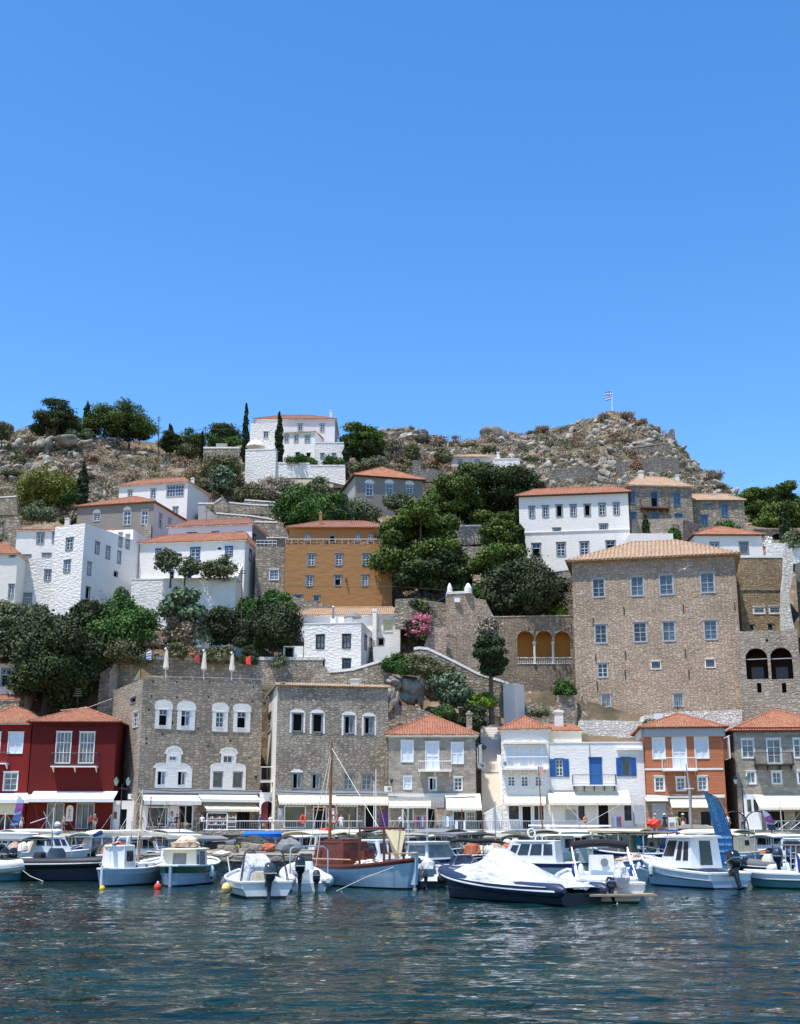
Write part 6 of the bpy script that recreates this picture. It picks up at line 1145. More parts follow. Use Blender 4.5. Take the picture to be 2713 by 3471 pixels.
# ---------------- boats ----------------
def hull(t, L, B, H, side='gel', bottom='boot', band=None, rail=PAW, deck='gel', stern=.82, bow=.45, sr=.05, rake=.55, bandh=.22, dbl=False, n=16, deckz=-.10, railr=.035, boot=.07, full=2.3):
    """local axes: x forward from the stern, z up from the waterline"""
    m = MB(); fr = []; 
    def hb(q):
        if dbl: return B / 2 * max(.03, math.sin(math.pi * (.03 + .945 * q)) ** .6)
        return B / 2 * (stern + (1 - stern) * math.sin(min(1, q / .42) * math.pi / 2)) if q < .42 else B / 2 * max(.02, 1 - ((q - .42) / .58) ** full)
    def sh(q): return H + bow * q ** 2.3 + sr * (1 - q) ** 2
    S_ = []
    for i in range(n + 1):
        q = i / n; b, z = hb(q), sh(q); lv = [(1, z), (.985, z - bandh), (.90, z * .42 + .04), (.80, boot), (.74, -.02), (.42, -.28), (.02, -.36)]
        pts = []
        for fb, zz in lv:
            x = q * L - rake * (1 - (zz + .36) / (z + .36)) * q ** 3 + (.25 * dbl * (1 - (zz + .36) / (z + .36)) * (1 - q) ** 3)
            pts.append((x, b * (fb if q < .97 else fb * .8), zz))
        S_.append(pts)
    cols = [band or side, side, side, bottom, bottom, bottom]
    for sgn in (1, -1):
        for j in range(6):
            vs = []; 
            for p in S_: vs += [(p[j][0], sgn * p[j][1], p[j][2]), (p[j + 1][0], sgn * p[j + 1][1], p[j + 1][2])]
            f = [(2 * i, 2 * i + 1, 2 * i + 3, 2 * i + 2) for i in range(n)]; f = [tuple(reversed(q)) for q in f] if sgn < 0 else f; m.add(vs, f, cols[j])
    for j in range(6):
        p = S_[0]; m.poly([(p[j][0], -p[j][1], p[j][2]), (p[j + 1][0], -p[j + 1][1], p[j + 1][2]), (p[j + 1][0], p[j + 1][1], p[j + 1][2]), (p[j][0], p[j][1], p[j][2])], cols[j])
        p = S_[-1]; m.poly([(p[j][0], p[j][1], p[j][2]), (p[j + 1][0], p[j + 1][1], p[j + 1][2]), (p[j + 1][0], -p[j + 1][1], p[j + 1][2]), (p[j][0], -p[j][1], p[j][2])], cols[j])
    t.part('hull', m, smooth=True); m = MB(); vs = []
    for p in S_: vs += [(p[0][0], p[0][1] * .97, p[0][2] + deckz), (p[0][0], -p[0][1] * .97, p[0][2] + deckz)]
    m.add(vs, [(2 * i, 2 * i + 1, 2 * i + 3, 2 * i + 2) for i in range(n)], deck); t.part('deck', m)
    m = MB(); pp = [(p[0][0], p[0][1], p[0][2]) for p in S_] + [(p[0][0], -p[0][1], p[0][2]) for p in S_[::-1]]; m.tube(pp + [pp[0]], railr, rail, 5); t.part('rail', m)
    return hb, sh
def cab(t, b, tp, z0, z1, mat, glass='glass', side=(), front=(), back=(), name='cabin', roof=None, rov=.08, rmat=None, rth=.05):
    """b, tp = (x aft, x fore, half width) at bottom and top"""
    m = MB(); A = [(b[0], -b[2], z0), (b[1], -b[2], z0), (b[1], b[2], z0), (b[0], b[2], z0)]; T_ = [(tp[0], -tp[2], z1), (tp[1], -tp[2], z1), (tp[1], tp[2], z1), (tp[0], tp[2], z1)]
    m.loop([[V3(p) for p in A], [V3(p) for p in T_]], mat); o = t.part(name, m)
    if roof is not False:
        m = MB(); r = 5; m.rloft([(((tp[0] + tp[1]) / 2, 0, z1 + .002), (tp[1] - tp[0]) / 2 + rov, tp[2] + rov * .7), (((tp[0] + tp[1]) / 2, 0, z1 + rth), (tp[1] - tp[0]) / 2 + rov, tp[2] + rov * .7), (((tp[0] + tp[1]) / 2, 0, z1 + rth + .03), (tp[1] - tp[0]) / 2 + rov * .4, tp[2])], rmat or mat, 16, .35); t.part('cabin_roof', m, o)
    P = lambda p: V3(p)
    def panel(q, w):
        p00, p10, p11, p01 = [V3(x) for x in q]; nn = (p10 - p00).cross(p01 - p00).normalized(); f = lambda u, v: (p00 * (1 - u) + p10 * u) * (1 - v) + (p01 * (1 - u) + p11 * u) * v
        g = MB(); a, bb, c, d = w; g.prism([f(a, bb) - nn * .005, f(c, bb) - nn * .005, f(c, d) - nn * .005, f(a, d) - nn * .005], nn * .02, glass); t.part('window', g, o)
    for w in side: panel((A[0], A[1], T_[1], T_[0]), w); panel((A[2], A[3], T_[3], T_[2]), (1 - w[2], w[1], 1 - w[0], w[3]))
    for w in front: panel((A[1], A[2], T_[2], T_[1]), w)
    for w in back: panel((A[3], A[0], T_[0], T_[3]), w)
    return o
def outboard(t, x, y, z, mat=MOB, s=1.0, tilt=0, name='outboard_motor', cover=None):
    m = MB(); e = .55; c = V3((x - .22 * s, y, z))
    secs = [((-.02, 0, .02), .13, .12), ((-.03, 0, .12), .22, .17), ((-.05, 0, .34), .26, .19), ((-.04, 0, .52), .23, .17), ((.0, 0, .62), .15, .12), ((.02, 0, .645), .05, .04)]
    rot = Euler((0, tilt, 0)).to_matrix()
    def tr(mb):
        mb.v = [tuple(c + rot @ (V3(p) * s)) for p in mb.v]; return mb
    m.rloft([(V3(a), b, d) for a, b, d in secs], cover or mat, 14, e)
    o = t.part(name, tr(m), smooth=True); m = MB(); m.rloft([(V3((.02, 0, -.62)), .07, .05), (V3((.03, 0, -.3)), .09, .07), (V3((.0, 0, .03)), .12, .1)], mat, 10, .7); m.rloft([(V3((-.02, 0, -.66)), .2, .12), (V3((-.02, 0, -.63)), .2, .12)], mat, 10, .8); m.obox((-.06, -.02, -.95), (.16, 0, 0), (0, .04, 0), (0, 0, .35), mat); m.obox((.08, -.1, -.15), (.16, 0, 0), (0, .2, 0), (0, 0, .2), 'iron')
    t.part('motor_leg', tr(m), o); m = MB(); m.tube([(-.2, 0, -.8), (.16, 0, -.8)], [.04, .055], mat, 8)
    for k in range(3): a = k * 2.1; m.obox((-.2, 0, -.8), (.03, 0, 0), (0, .14 * math.cos(a), .14 * math.sin(a)), (.05, -.05 * math.sin(a), .05 * math.cos(a)), 'steel')
    t.part('propeller', tr(m), o)
    if not cover: m = MB(); m.box((-.05, 0, .30), (.524, .392, .035), 'steel'); t.part('cowling_stripe', tr(m), o)
    return o
def fender(t, x, y, z, mat='rubber_white', s=1.0, tip=GNA):
    m = MB(); m.lathe((x, y, z), [(.02, .03), (.09 * s, .1), (.105 * s, .25), (.105 * s, .45), (.08 * s, .56), (.02, .62)], mat, 8); m.lathe((x, y, z), [(.01, -.02), (.07 * s, .06), (.092 * s, .105)], tip, 8); m.tube([(x, y, z + .6), (x, y * .97, z + .95)], .012, 'rope', 4); return t.part('fender', m)
def frame(t, paths, r, mat, name='frame', n=5):
    m = MB()
    for p in paths: m.tube(p, r, mat, n)
    return t.part(name, m)
def canopy(t, x0, x1, hw, z, mat=AWW, thick=.05, crown=.12, posts=True, name='canopy', pm='steel', zb=.6, drop=0):
    m = MB(); rows = []; n = 8
    for i in range(n + 1):
        u = -1 + 2 * i / n; zz = z + crown * (1 - u * u); rows.append([(x0, u * hw, zz - drop), ((x0 + x1) / 2, u * hw, zz + .03), (x1, u * hw, zz)])
    for dz in (0, -thick):
        for i in range(n):
            for j in range(2):
                q = [rows[i][j], rows[i + 1][j], rows[i + 1][j + 1], rows[i][j + 1]]; q = [(a, b, c + dz) for a, b, c in q]; m.poly(q if dz else q[::-1], mat)
    for j, xx in ((0, x0), (2, x1)): m.add([p for r in rows for p in (r[j], (r[j][0], r[j][1], r[j][2] - thick))], [(2 * i, 2 * i + 1, 2 * i + 3, 2 * i + 2) for i in range(n)], mat)
    for r in (rows[0], rows[-1]): m.add([p for q in r for p in (q, (q[0], q[1], q[2] - thick - .06))], [(0, 1, 3, 2), (2, 3, 5, 4)], mat)
    o = t.part(name, m)
    if posts:
        m = MB()
        for xx in (x0 + .08, x1 - .08):
            m.tube([(xx, -hw * .93, zb), (xx, -hw * .97, z - .03), (xx, hw * .97, z - .03), (xx, hw * .93, zb)], .02, pm, 5)
        m.tube([(x0 + .08, hw * .97, z - .03), (x1 - .08, hw * .97, z - .03)], .02, pm, 5)
        t.part('canopy_frame', m, o)
    return o
def place(st, bw):
    a, b = Wz(st[0], st[1], 0), Wz(bw[0], bw[1], 0); d = b - a; return a, math.atan2(d.y, d.x), d.length
def Boat(name, label, st, bw, cat='boat', group='boats moored in the harbour'):
    a, yaw, L = place(st, bw); t = T(name, label, cat, a, yaw, group, world=False); t.L = L; t.yaw = yaw; return t
def rib(t, B=2.3, r=.24, H=.42, tube=RUB, hullm='gel', console=None, L=None, bow=.35, deck='gel', top=None, seatm='rubber_white'):
    L = L or t.L; pts = []; hw = B / 2 - r
    for i in range(13): q = i / 12; pts.append((q * L, hw * (1 if q < .5 else max(.0, 1 - ((q - .5) / .5) ** 2.2) ** .75), H + bow * q ** 2.5))
    pp = [(-.25, hw, H)] + pts[:-1] + [(L - .03, hw * .12, H + bow), (L - .03, -hw * .12, H + bow)] + [(x, -y, z) for x, y, z in pts[:-1][::-1]] + [(-.25, -hw, H)]
    m = MB(); m.tube(pp, [r * .4] + [r] * (len(pp) - 2) + [r * .4], tube, 12); o = t.part('inflatable_tube', m, smooth=True)
    m = MB(); m.tube([(x, y + (r if y > 0 else -r if y < 0 else 0) * .98, z - .03) for x, y, z in pp[1:-1]], .035, PAW if tube != 'rubber_white' else GNA, 5); t.part('rubbing_strake', m, o)
    m = MB(); S_ = []
    for i in range(13):
        q = i / 12; y = pts[i][1] + .02; z = pts[i][2] - r * .5; S_.append([(q * L, y, z), (q * L - .12 * q ** 3 * 2, y * .9, .05), (q * L - .5 * q ** 3, y * .3, -.3), (q * L - .6 * q ** 3, 0, -.34)])
    for sgn in (1, -1):
        for j in range(3):
            vs = [v for p in S_ for v in ((p[j][0], sgn * p[j][1], p[j][2]), (p[j + 1][0], sgn * p[j + 1][1], p[j + 1][2]))]; f = [(2 * i, 2 * i + 1, 2 * i + 3, 2 * i + 2) for i in range(12)]; m.add(vs, [q[::-1] for q in f] if sgn < 0 else f, hullm)
    m.poly([(0, -hw, H - .1), (0, hw, H - .1), (0, hw * .9, .05), (0, 0, -.34), (0, -hw * .9, .05)], hullm)
    t.part('hull', m, smooth=True); m = MB(); m.add([v for p in S_ for v in ((p[0][0], p[0][1], H - .12), (p[0][0], -p[0][1], H - .12))], [(2 * i, 2 * i + 1, 2 * i + 3, 2 * i + 2) for i in range(12)], deck); t.part('deck', m)
    if console:
        x, hh = console; m = MB(); m.rloft([(V3((x, 0, H - .1)), .35, .38), (V3((x, 0, H + hh * .6)), .33, .36), (V3((x - .08, 0, H + hh)), .2, .3)], deck, 14, .4); o = t.part('console', m, smooth=True); m = MB(); m.prism([(x + .05, -.3, H + hh * .9), (x + .05, .3, H + hh * .9), (x - .12, .26, H + hh + .32), (x - .12, -.26, H + hh + .32)], (.02, 0, 0), 'glass'); t.part('windscreen', m, o)
        m = MB(); m.rloft([(V3((x - .9, 0, H - .1)), .28, .4), (V3((x - .9, 0, H + .3)), .28, .4), (V3((x - .9, 0, H + .38)), .24, .36)], seatm, 12, .4); t.part('seat', m)
# 1 far-left white inflatable
t = Boat(INB, 'white and cream inflatable boat cut by the left edge of the photo', (-210, 2992), (98, 2983)); rib(t, 2.3, .33, .62, 'rubber_cream', 'gel_teal', None, bow=.22, deck='gel_cream'); m = MB()
m.rloft([(V3((t.L * .45, 0, .6)), t.L * .42, .72), (V3((t.L * .45, 0, .98)), t.L * .36, .55), (V3((t.L * .45, 0, 1.04)), t.L * .2, .3)], 'rubber_cream', 18, .7); t.part('cover', m, smooth=True)
m = MB(); m.tube([(.2, -.98, .38), (t.L * .8, -.8, .42), (t.L * .97, -.1, .52)], .03, PAW, 5); t.part('rubbing_strip', m)
# 22 far-left awning boat
t = Boat('motor_boat', 'dark motor boat under a long white awning at the far left', (-170, 2945), (86, 2940)); hull(t, t.L, 2.2, .7, RUB, deck='gel', rail=PAW); canopy(t, -.5, t.L * .98, 1.15, 2.32, AWW, .12, .1)
cab(t, (t.L * .3, t.L * .75, .6), (t.L * .35, t.L * .66, .5), .6, 1.5, 'canvas_grey', side=[(.1, .5, .9, .9)])
# 2 black patrol boat with radar mast
t = Boat('patrol_boat', 'long black inflatable patrol boat with grey console, mast and radar dome', (40, 2982), (396, 2986)); rib(t, 2.5, .27, .86, RUB, 'boot', None, bow=.12, deck='rubber_grey')
x = t.L * .42; m = MB(); m.rloft([(V3((x, 0, .75)), .42, .42), (V3((x, 0, 1.35)), .4, .4), (V3((x - .05, 0, 1.62)), .26, .34)], 'motor_grey', 14, .4); o = t.part('console', m, smooth=True)
m = MB(); m.tube([(x - .32, 0, .8), (x - .35, 0, 2.5)], .04, 'grey_frame'); m.tube([(x - .35, 0, 2.45), (x - .9, -.1, 3.5)], .02, LGF, 4); m.tube([(x - .35, 0, 2.4), (x - .4, .1, 3.7)], .02, PAW, 4); m.tube([(x - 1.7, 0, 2.9), (x - .7, 0, 3.2)], .018, PAW, 4); m.tube([(x - .8, 0, 3.1), (x - .35, 0, 2.7)], .012, 'grey_frame', 4); t.part('mast', m)
m = MB(); m.lathe((x - .05, 0, 2.38), [(.05, -.1), (.24, 0), (.26, .12), (.2, .2), (.02, .24)], 'gel', 12); m.lathe((x - .08, 0, 2.72), [(.03, 0), (.15, .02), (.17, .14), (.1, .24), (.02, .26)], 'gel', 12); m.tube([(x - .33, 0, 2.36), (x + .1, 0, 2.36)], .04, 'grey_frame'); t.part('radar', m)
m = MB(); m.rloft([(V3((x - 1.0, 0, .75)), .28, .35), (V3((x - 1.0, 0, 1.3)), .26, .3), (V3((x - 1.0, 0, 1.42)), .2, .26)], RUB, 12, .5); t.part('seat', m)
for k in (-.4, .4): outboard(t, -.05, k, 1.05, s=.9)
m = MB(); m.tube([Wz(140, 2928, 1.0) * 0 + V3((.9, -1.2, .8)), (2.0, -1.5, .25), (3.0, -1.9, .02)], .015, 'rope', 4); t.part('mooring_rope', m)
t = Boat(INB, 'black inflatable boat with its bow raised behind the patrol boat', (110, 2935), (336, 2933)); rib(t, 2.3, .3, .62, RUB, 'boot', (1.8, .8), bow=.55, deck='gel')
# 3 white cruisers behind
t = Boat(CCR, 'white cabin cruiser with brown tinted windows behind the patrol boat', (52, 2944), (300, 2941)); hull(t, t.L, 2.5, 1.0, 'gel', bow=.25); cab(t, (.9, t.L * .74, .98), (1.1, t.L * .62, .8), .95, 2.05, 'gel', side=[(.06, .52, .3, .92), (.36, .52, .55, .92), (.6, .52, .78, .92), (.82, .52, .95, .9)], front=[(.06, .35, .48, .92), (.52, .35, .94, .92)]); frame(t, [[(t.L * .72, s * .9, 1.15), (t.L * .8, s * .8, 1.5), (t.L * .97, s * .2, 1.6)] for s in (-1, 1)], .015, 'chrome', 'bow_rail')
t = Boat(CCR, 'white boat with large wheelhouse windows and a folded cover on its roof', (262, 2926), (408, 2924)); hull(t, t.L, 2.2, .95, 'gel', bow=.2); cab(t, (.6, t.L * .8, .85), (.8, t.L * .72, .75), .9, 2.1, 'gel', glass=GLC, side=[(.05, .3, .45, .9), (.52, .3, .94, .9)], front=[(.08, .3, .92, .9)]); m = MB(); m.ell((t.L * .5, 0, 2.38), (1.3, .5, .22), 'rubber_cream', 12, 6, .03); t.part('folded_cover', m, smooth=True)
canopy(t, -.6, t.L * .25, .9, 2.1, AWW, zb=.9)
t = Boat(CCR, 'small white boat with two round portholes and a dark windscreen', (430, 2930), (560, 2938)); hull(t, t.L, 2.2, .9, 'gel', band=GNA, bow=.3); cab(t, (.5, t.L * .62, .75), (.6, t.L * .5, .6), .85, 2.0, 'gel', side=[(.15, .45, .85, .9)], front=[(.1, .4, .9, .9)]); m = MB(); [m.obox((t.L * q, -.99, .65), (.2, 0, 0), (0, .02, 0), (0, 0, .16), 'glass') for q in (.55, .72)]; t.part('porthole', m); canopy(t, -.4, t.L * .5, .85, 2.2, AWC, zb=.8)
# 4 blue and white kaiki with mast
t = Boat('fishing_boat', 'small pale blue wooden fishing boat with a tall white cabin and wooden mast', (345, 3006), (545, 2990)); hull(t, t.L, 2.15, .68, GBL, band=GBL, rail=PAW, deck='gel', dbl=True, bow=.5, sr=.12, railr=.05)
m = MB(); m.tube([(-.03, 0, -.3), (-.06, 0, .95)], .06, PAW, 6); t.part('stern_post', m); m = MB(); m.tube([(t.L - .12, 0, .4), (t.L + .08, 0, 1.55)], .06, PAW, 6); t.part('stem_post', m)
cab(t, (.9, 2.0, .62), (.95, 1.9, .56), .55, 1.78, 'gel', side=[(.2, .45, .8, .85)], back=[]); m = MB(); m.rloft([(V3((2.7, 0, .6)), 1.7, .72), (V3((2.7, 0, .98)), 1.6, .66), (V3((2.7, 0, 1.04)), 1.4, .5)], 'gel', 14, .4); o = t.part('coaming', m); m = MB(); [m.obox((xx, -.74, .7), (.16, 0, 0), (0, .03, 0), (0, 0, .22), 'glass') for xx in (1.8, 2.8, 3.7)]; t.part('porthole', m, o)
m = MB(); m.tube([(3.3, 0, .9), (3.42, 0, 4.55)], [.07, .035], 'wood_pale', 8); t.part('mast', m); m = MB(); m.tube([(-.2, .1, 2.42), (3.3, 0, 2.42), (7.4, -.1, 2.22)], [.11, .15, .05], AWC, 8); m.tube([(-.9, 0, 2.3), (-.2, .1, 2.42)], [.08, .12], 'canvas_navy', 8); t.part('furled_sail', m, smooth=True)
frame(t, [[(3.42, 0, 4.5), (.2, .3, .95)], [(3.42, 0, 4.5), (1.4, -.9, .8)], [(3.42, 0, 4.5), (5.6, 0, 1.2)], [(3.42, 0, 4.5), (3.4, .95, .9)], [(3.42, 0, 2.0), (.6, 0, 1.9)]], .014, 'rope', 'rigging', 4)
fender(t, 4.6, -.72, .35, s=1.3); m = MB(); m.ell((4.2, -1.0, .55), (.12, .1, .38), RUB, 8, 5); t.part('tyre_fender', m); m = MB(); m.ell((1.4, 0, 1.88), (.4, .35, .07), 'cloth_red', 8, 4, .03); t.part('towel', m)
# 5 green kaiki
t = Boat('fishing_boat', 'green and pale blue fishing boat with a cream cabin', (578, 3006), (702, 2984)); hull(t, t.L, 2.5, .82, GBL, band='gel_green', rail=PAW, deck='gel_cream', dbl=True, bow=.35, sr=.12, bandh=.34, railr=.05)
m = MB(); m.tube([(-.02, 0, -.35), (-.12, 0, .95)], .08, GBL, 6); t.part('rudder_post', m); cab(t, (1.5, 4.0, .84), (1.6, 3.9, .78), .6, 1.62, 'gel_cream', glass='canvas_grey', side=[(.08, .2, .25, .8), (.35, .2, .8, .92)], back=[(.3, .15, .7, .85)], rmat='gel_cream', rov=.3)
fender(t, 3.0, -1.25, .25, s=1.3); fender(t, 4.0, -1.1, .3, s=1.2); m = MB(); m.ell((2.6, 0, 1.85), (1.0, .7, .2), 'net_tan', 12, 5, .08); t.part('net_heap', m); m = MB(); m.ell((3.4, .1, 1.95), (.4, .5, .33), 'canvas_yellow', 10, 5, .08); t.part('crate_cover', m)
# 6 open motor boat, stern towards the camera
t = Boat('motor_boat', 'open white motor boat, stern on, with a sheeted console and grey outboard', (905, 3047), (806, 3022)); hull(t, t.L, 2.12, .56, 'gel', rail='gel', deck='gel', bow=.35, stern=.92, railr=.05, boot=.1)
outboard(t, -.02, -.02, .62, 'motor_grey', 1.12); m = MB(); m.loop([[V3(p) for p in ((.7, -.55, .5), (2.6, -.55, .5), (2.6, .7, .5), (.7, .7, .5))], [V3(p) for p in ((1.0, -.4, 1.2), (2.3, -.42, 1.45), (2.3, .5, 1.45), (1.0, .45, 1.2))], [V3(p) for p in ((1.3, -.3, 1.45), (2.2, -.32, 1.62), (2.2, .4, 1.62), (1.3, .35, 1.45))]], SHW); t.part('console_sheet', m)
m = MB(); m.loop([[V3(p) for p in ((.3, -.1, .5), (1.0, -.15, .5), (1.0, .5, .5), (.3, .45, .5))], [V3(p) for p in ((.5, .05, .95), (.9, 0, 1.0), (.9, .3, 1.0), (.5, .3, .95))]], CAK); t.part('seat_cover', m)
frame(t, [[(.35, .92, .6), (.75, .74, 1.72), (.8, .6, 1.78), (.8, -.6, 1.78), (.75, -.74, 1.72), (.35, -.92, .6)], [(.62, .92, .6), (.86, .74, 1.7), (.86, -.74, 1.7), (.62, -.92, .6)]], .022, 'iron', 'targa_arch', 6)
m = MB(); m.ell((3.6, 1.0, .42), (.28, .2, .26), 'rubber_grey', 9, 6); t.part('fender', m); m = MB(); m.ell((2.5, 1.12, .3), (.22, .2, .22), 'fender_yellow', 10, 6); t.part('fender', m); m = MB(); m.rloft([(V3((1.6, -.75, .5)), .7, .2), (V3((1.6, -.75, .62)), .65, .18)], 'gel', 12, .4); t.part('bench', m)
m = MB(); m.obox((-.03, -.95, .54), (.25, 0, 0), (0, .55, 0), (0, 0, .06), 'gel'); m.obox((-.03, .35, .54), (.25, 0, 0), (0, .6, 0), (0, 0, .06), 'gel'); t.part('swim_ledge', m)
# 7 second inflatable with black outboard
t = Boat(INB, 'white inflatable with a steel arch and big black outboard right of the open motor boat', (1048, 3022), (1004, 2994)); rib(t, 2.1, .26, .45, 'rubber_white', 'gel', (2.2, .75), bow=.3); outboard(t, .0, .42, .72, MOB, 1.18); outboard(t, .05, -.3, .35, RUB, .85, tilt=.35)
frame(t, [[(.4, .8, .5), (.5, .8, 1.7), (.55, .65, 1.85), (.55, -.65, 1.85), (.5, -.82, 1.7), (.3, -.82, .5)]], .03, 'steel', 'targa_arch', 7); m = MB(); m.ell((1.2, .3, .8), (.5, .4, .18), SHW, 10, 5, .03); t.part('folded_sheet', m)
# 8 brown-cabin kaiki
t = Boat('fishing_boat', 'pale blue wooden caique with a dark red wooden cabin and tall brown mast', (1086, 2996), (1410, 3016)); L = t.L; hull(t, L, 2.5, .78, GBL, band='mahogany', rail='mahogany', deck='wood', dbl=True, bow=.52, sr=.22, bandh=.16, railr=.06)
m = MB(); m.obox((L - .35, -.07, .2), (.4, 0, 0), (0, .14, 0), (.08, 0, 1.4), GBL); t.part('stem_post', m); cab(t, (.45, 3.2, .82), (.75, 3.1, .74), .7, 1.95, 'mahogany', glass='brown_in', side=[(.05, .45, .13, .7), (.2, .45, .27, .7)], back=[(.25, .4, .42, .75), (.58, .4, .75, .75)], rmat='mahogany', rov=.06, rth=.04)
m = MB(); m.obox((1.1, -.55, 1.98), (1.6, 0, 0), (0, 1.1, 0), (0, 0, .14), 'mahogany'); t.part('cabin_hatch', m); cab(t, (3.7, 4.25, .35), (3.75, 4.15, .3), .75, 1.6, 'mahogany', name='helm_box', roof=False)
m = MB(); m.tube([(.62, .1, .8), (.68, .1, 6.1), (.7, .1, 6.9)], [.09, .07, .035], 'mastwood', 8); t.part('mast', m); frame(t, [[(.7, .1, 6.5), (5.0, 0, 2.55)], [(.7, .1, 6.4), (-.3, .6, 1.0)], [(.7, .1, 6.4), (.2, -1, 1.0)], [(.7, .1, 6.2), (1.3, -1.1, .9)]], .02, 'rope', 'rigging', 4)
m = MB(); m.tube([(-.9, 0, 3.5), (2.0, 0, 3.5)], .02, 'mastwood', 5); m.tube([(.9, .1, 4.2), (1.35, .1, 3.2)], .01, 'rope', 4); t.part('crosstree', m)
frame(t, [[(4.6, -.85, .85), (4.6, -.85, 2.62), (4.6, .85, 2.62), (4.6, .85, .85)], [(6.1, -.55, 1.0), (6.1, -.55, 2.62), (6.1, .55, 2.62), (6.1, .55, 1.0)], [(4.6, -.85, 2.62), (6.1, -.55, 2.62)], [(4.6, .85, 2.62), (6.1, .55, 2.62)]], .06, 'mahogany', 'awning_frame', 5)
m = MB(); m.poly([(4.7, .5, 2.55), (6.6, .3, 2.5), (6.3, .2, 1.3), (5.4, .6, 1.2)], 'canvas_yellow'); t.part('hanging_canvas', m); m = MB(); m.ell((4.4, 0, 1.0), (1.1, .7, .2), 'rope', 12, 5, .08); t.part('rope_heap', m); frame(t, [[(1.0, -1.12, 1.22), (4.3, -1.12, 1.22)], [(2.4, -1.14, .75), (2.4, -1.14, 1.2)], [(L * .72, -.2, 1.5), (L + .3, -.1, 1.55)]], .035, 'wood_pale', 'side_rail')
m = MB(); 
for k in range(8): a0, a1 = k * math.pi / 4, (k + 1) * math.pi / 4; m.tube([(4.7 + .01 * k, -.3 + .33 * math.cos(a0), 1.6 + .33 * math.sin(a0)), (4.7 + .01 * k, -.3 + .33 * math.cos(a1), 1.6 + .33 * math.sin(a1))], .03, 'iron', 5); m.tube([(4.7, -.3, 1.6), (4.7, -.3 + .33 * math.cos(a0), 1.6 + .33 * math.sin(a0))], .015, 'iron', 4)
t.part('steering_wheel', m); frame(t, [[(L - .3, -.1, 1.2), (L - 1.6, -1.6, .5), (L - .9, -3.6, .0)]], .014, 'rope', 'mooring_rope', 4)
# 9 small inflatable with covered motor
t = Boat(INB, 'small tender with its outboard wrapped in a white sheet beside the caique', (1452, 3010), (1476, 2980)); rib(t, 1.6, .2, .4, RUB, 'boot'); m = MB(); m.rloft([(V3((-.25, 0, .5)), .3, .26), (V3((-.3, 0, .85)), .38, .34), (V3((-.25, 0, 1.15)), .32, .3), (V3((-.15, 0, 1.3)), .12, .12)], SHW, 14, .7); m.v = [(a + rng.normal() * .02, b + rng.normal() * .02, c) for a, b, c in m.v]; t.part('motor_cover', m, smooth=True); outboard(t, .0, .1, .45, MOB, .8, tilt=.5)
# 10 covered RIB
t = Boat(INB, 'large dark blue inflatable wrapped in a white cover in the front row', (1972, 3068), (1512, 3037)); L = t.L; rib(t, 2.5, .24, .5, 'rubber_navy', 'boot', bow=.45); m = MB(); rings = []; prof = [(-.03, .6, 1.1), (.05, .84, 1.22), (.2, .98, 1.25), (.3, 1.3, 1.25), (.38, 1.5, 1.25), (.46, 1.72, 1.25), (.51, 1.95, 1.23), (.57, 1.9, 1.2), (.63, 1.6, 1.14), (.72, 1.3, 1.02), (.82, 1.1, .82), (.88, .98, .66), (.92, .86, .45)]
for q, hh, bw_ in prof:
    r = []
    for k in range(13):
        u = -1 + k / 6; f = abs(u); p_ = max(q, 0) ** 2.5; zz = .60 + p_ * .42 + (hh - .66 - p_ * .3) * (1 - f ** 1.5) ** 1.0 + (.05 * math.sin(k * 2.3 + q * 20) + .04 * math.sin(q * 47 + k)) * (1 - f); r.append(V3((q * L + .15, u * bw_ * (1.05 + .0), max(zz, .52 if f > .99 else zz))))
    rings.append(r)
m.loop(rings, SHW, cap=False, closed=False); m.poly(rings[0][::-1], SHW); m.poly(rings[-1], SHW); t.part('boat_cover', m, smooth=True)
m = MB(); [m.tube([(L * q, -1.2, .72), (L * (q + .04), -1.3, .50), (L * (q + .08), -1.2, .72)], .014, 'rope', 4) for q in (.02, .12, .22, .32, .42, .52, .62, .72)]; t.part('grab_line', m); m = MB(); m.tube([(L * .42, -1.32, .5), (L * .42, -1.34, .18)], [.05, .02], 'orange_red', 6); t.part('marker_float', m)
# 11 arch boat
t = Boat('motor_boat', 'white motor boat with a steel arch and rolled black bimini behind the covered inflatable', (2090, 3062), (1925, 3030)); L = t.L; hull(t, L, 2.4, .62, 'gel', bottom='boot', rail='gel', deck='gel', bow=.35, stern=.9, railr=.06); m = MB(); m.rloft([(V3((1.0, 0, .55)), .95, 1.0), (V3((1.0, 0, .82)), .95, 1.0), (V3((1.0, 0, .9)), .8, .85)], 'gel', 14, .4); t.part('sun_deck', m)
m = MB(); m.loop([[V3(p) for p in ((2.3, -.75, .55), (2.75, -.75, .55), (2.75, .25, .55), (2.3, .25, .55))], [V3(p) for p in ((2.45, -.68, 1.62), (2.75, -.68, 1.62), (2.75, .18, 1.62), (2.45, .18, 1.62))]], 'gel'); o = t.part('console', m); m = MB(); m.tube([(2.36, -.3, 1.35), (2.33, -.3, 1.35)], .15, 'grey_frame', 12); t.part('compass', m, o)
frame(t, [[(1.2, -1.1, .75), (2.0, -1.05, 1.95)], [(1.2, 1.1, .75), (2.0, 1.05, 1.95)], [(.9, -1.1, .75), (1.9, -1.07, 1.9)], [(.9, 1.1, .75), (1.9, 1.07, 1.9)], [(2.0, -1.05, 1.93), (2.0, 1.05, 1.93)]], .028, 'galv', 'arch'); m = MB(); m.tube([(2.0, -1.1, 1.75), (1.98, -1.0, 1.98), (2.0, -.3, 2.06), (2.02, .4, 2.05), (2.0, 1.0, 1.98), (2.0, 1.1, 1.75)], [.08, .15, .14, .15, .15, .08], 'canvas_black', 8); t.part('rolled_bimini', m, smooth=True)
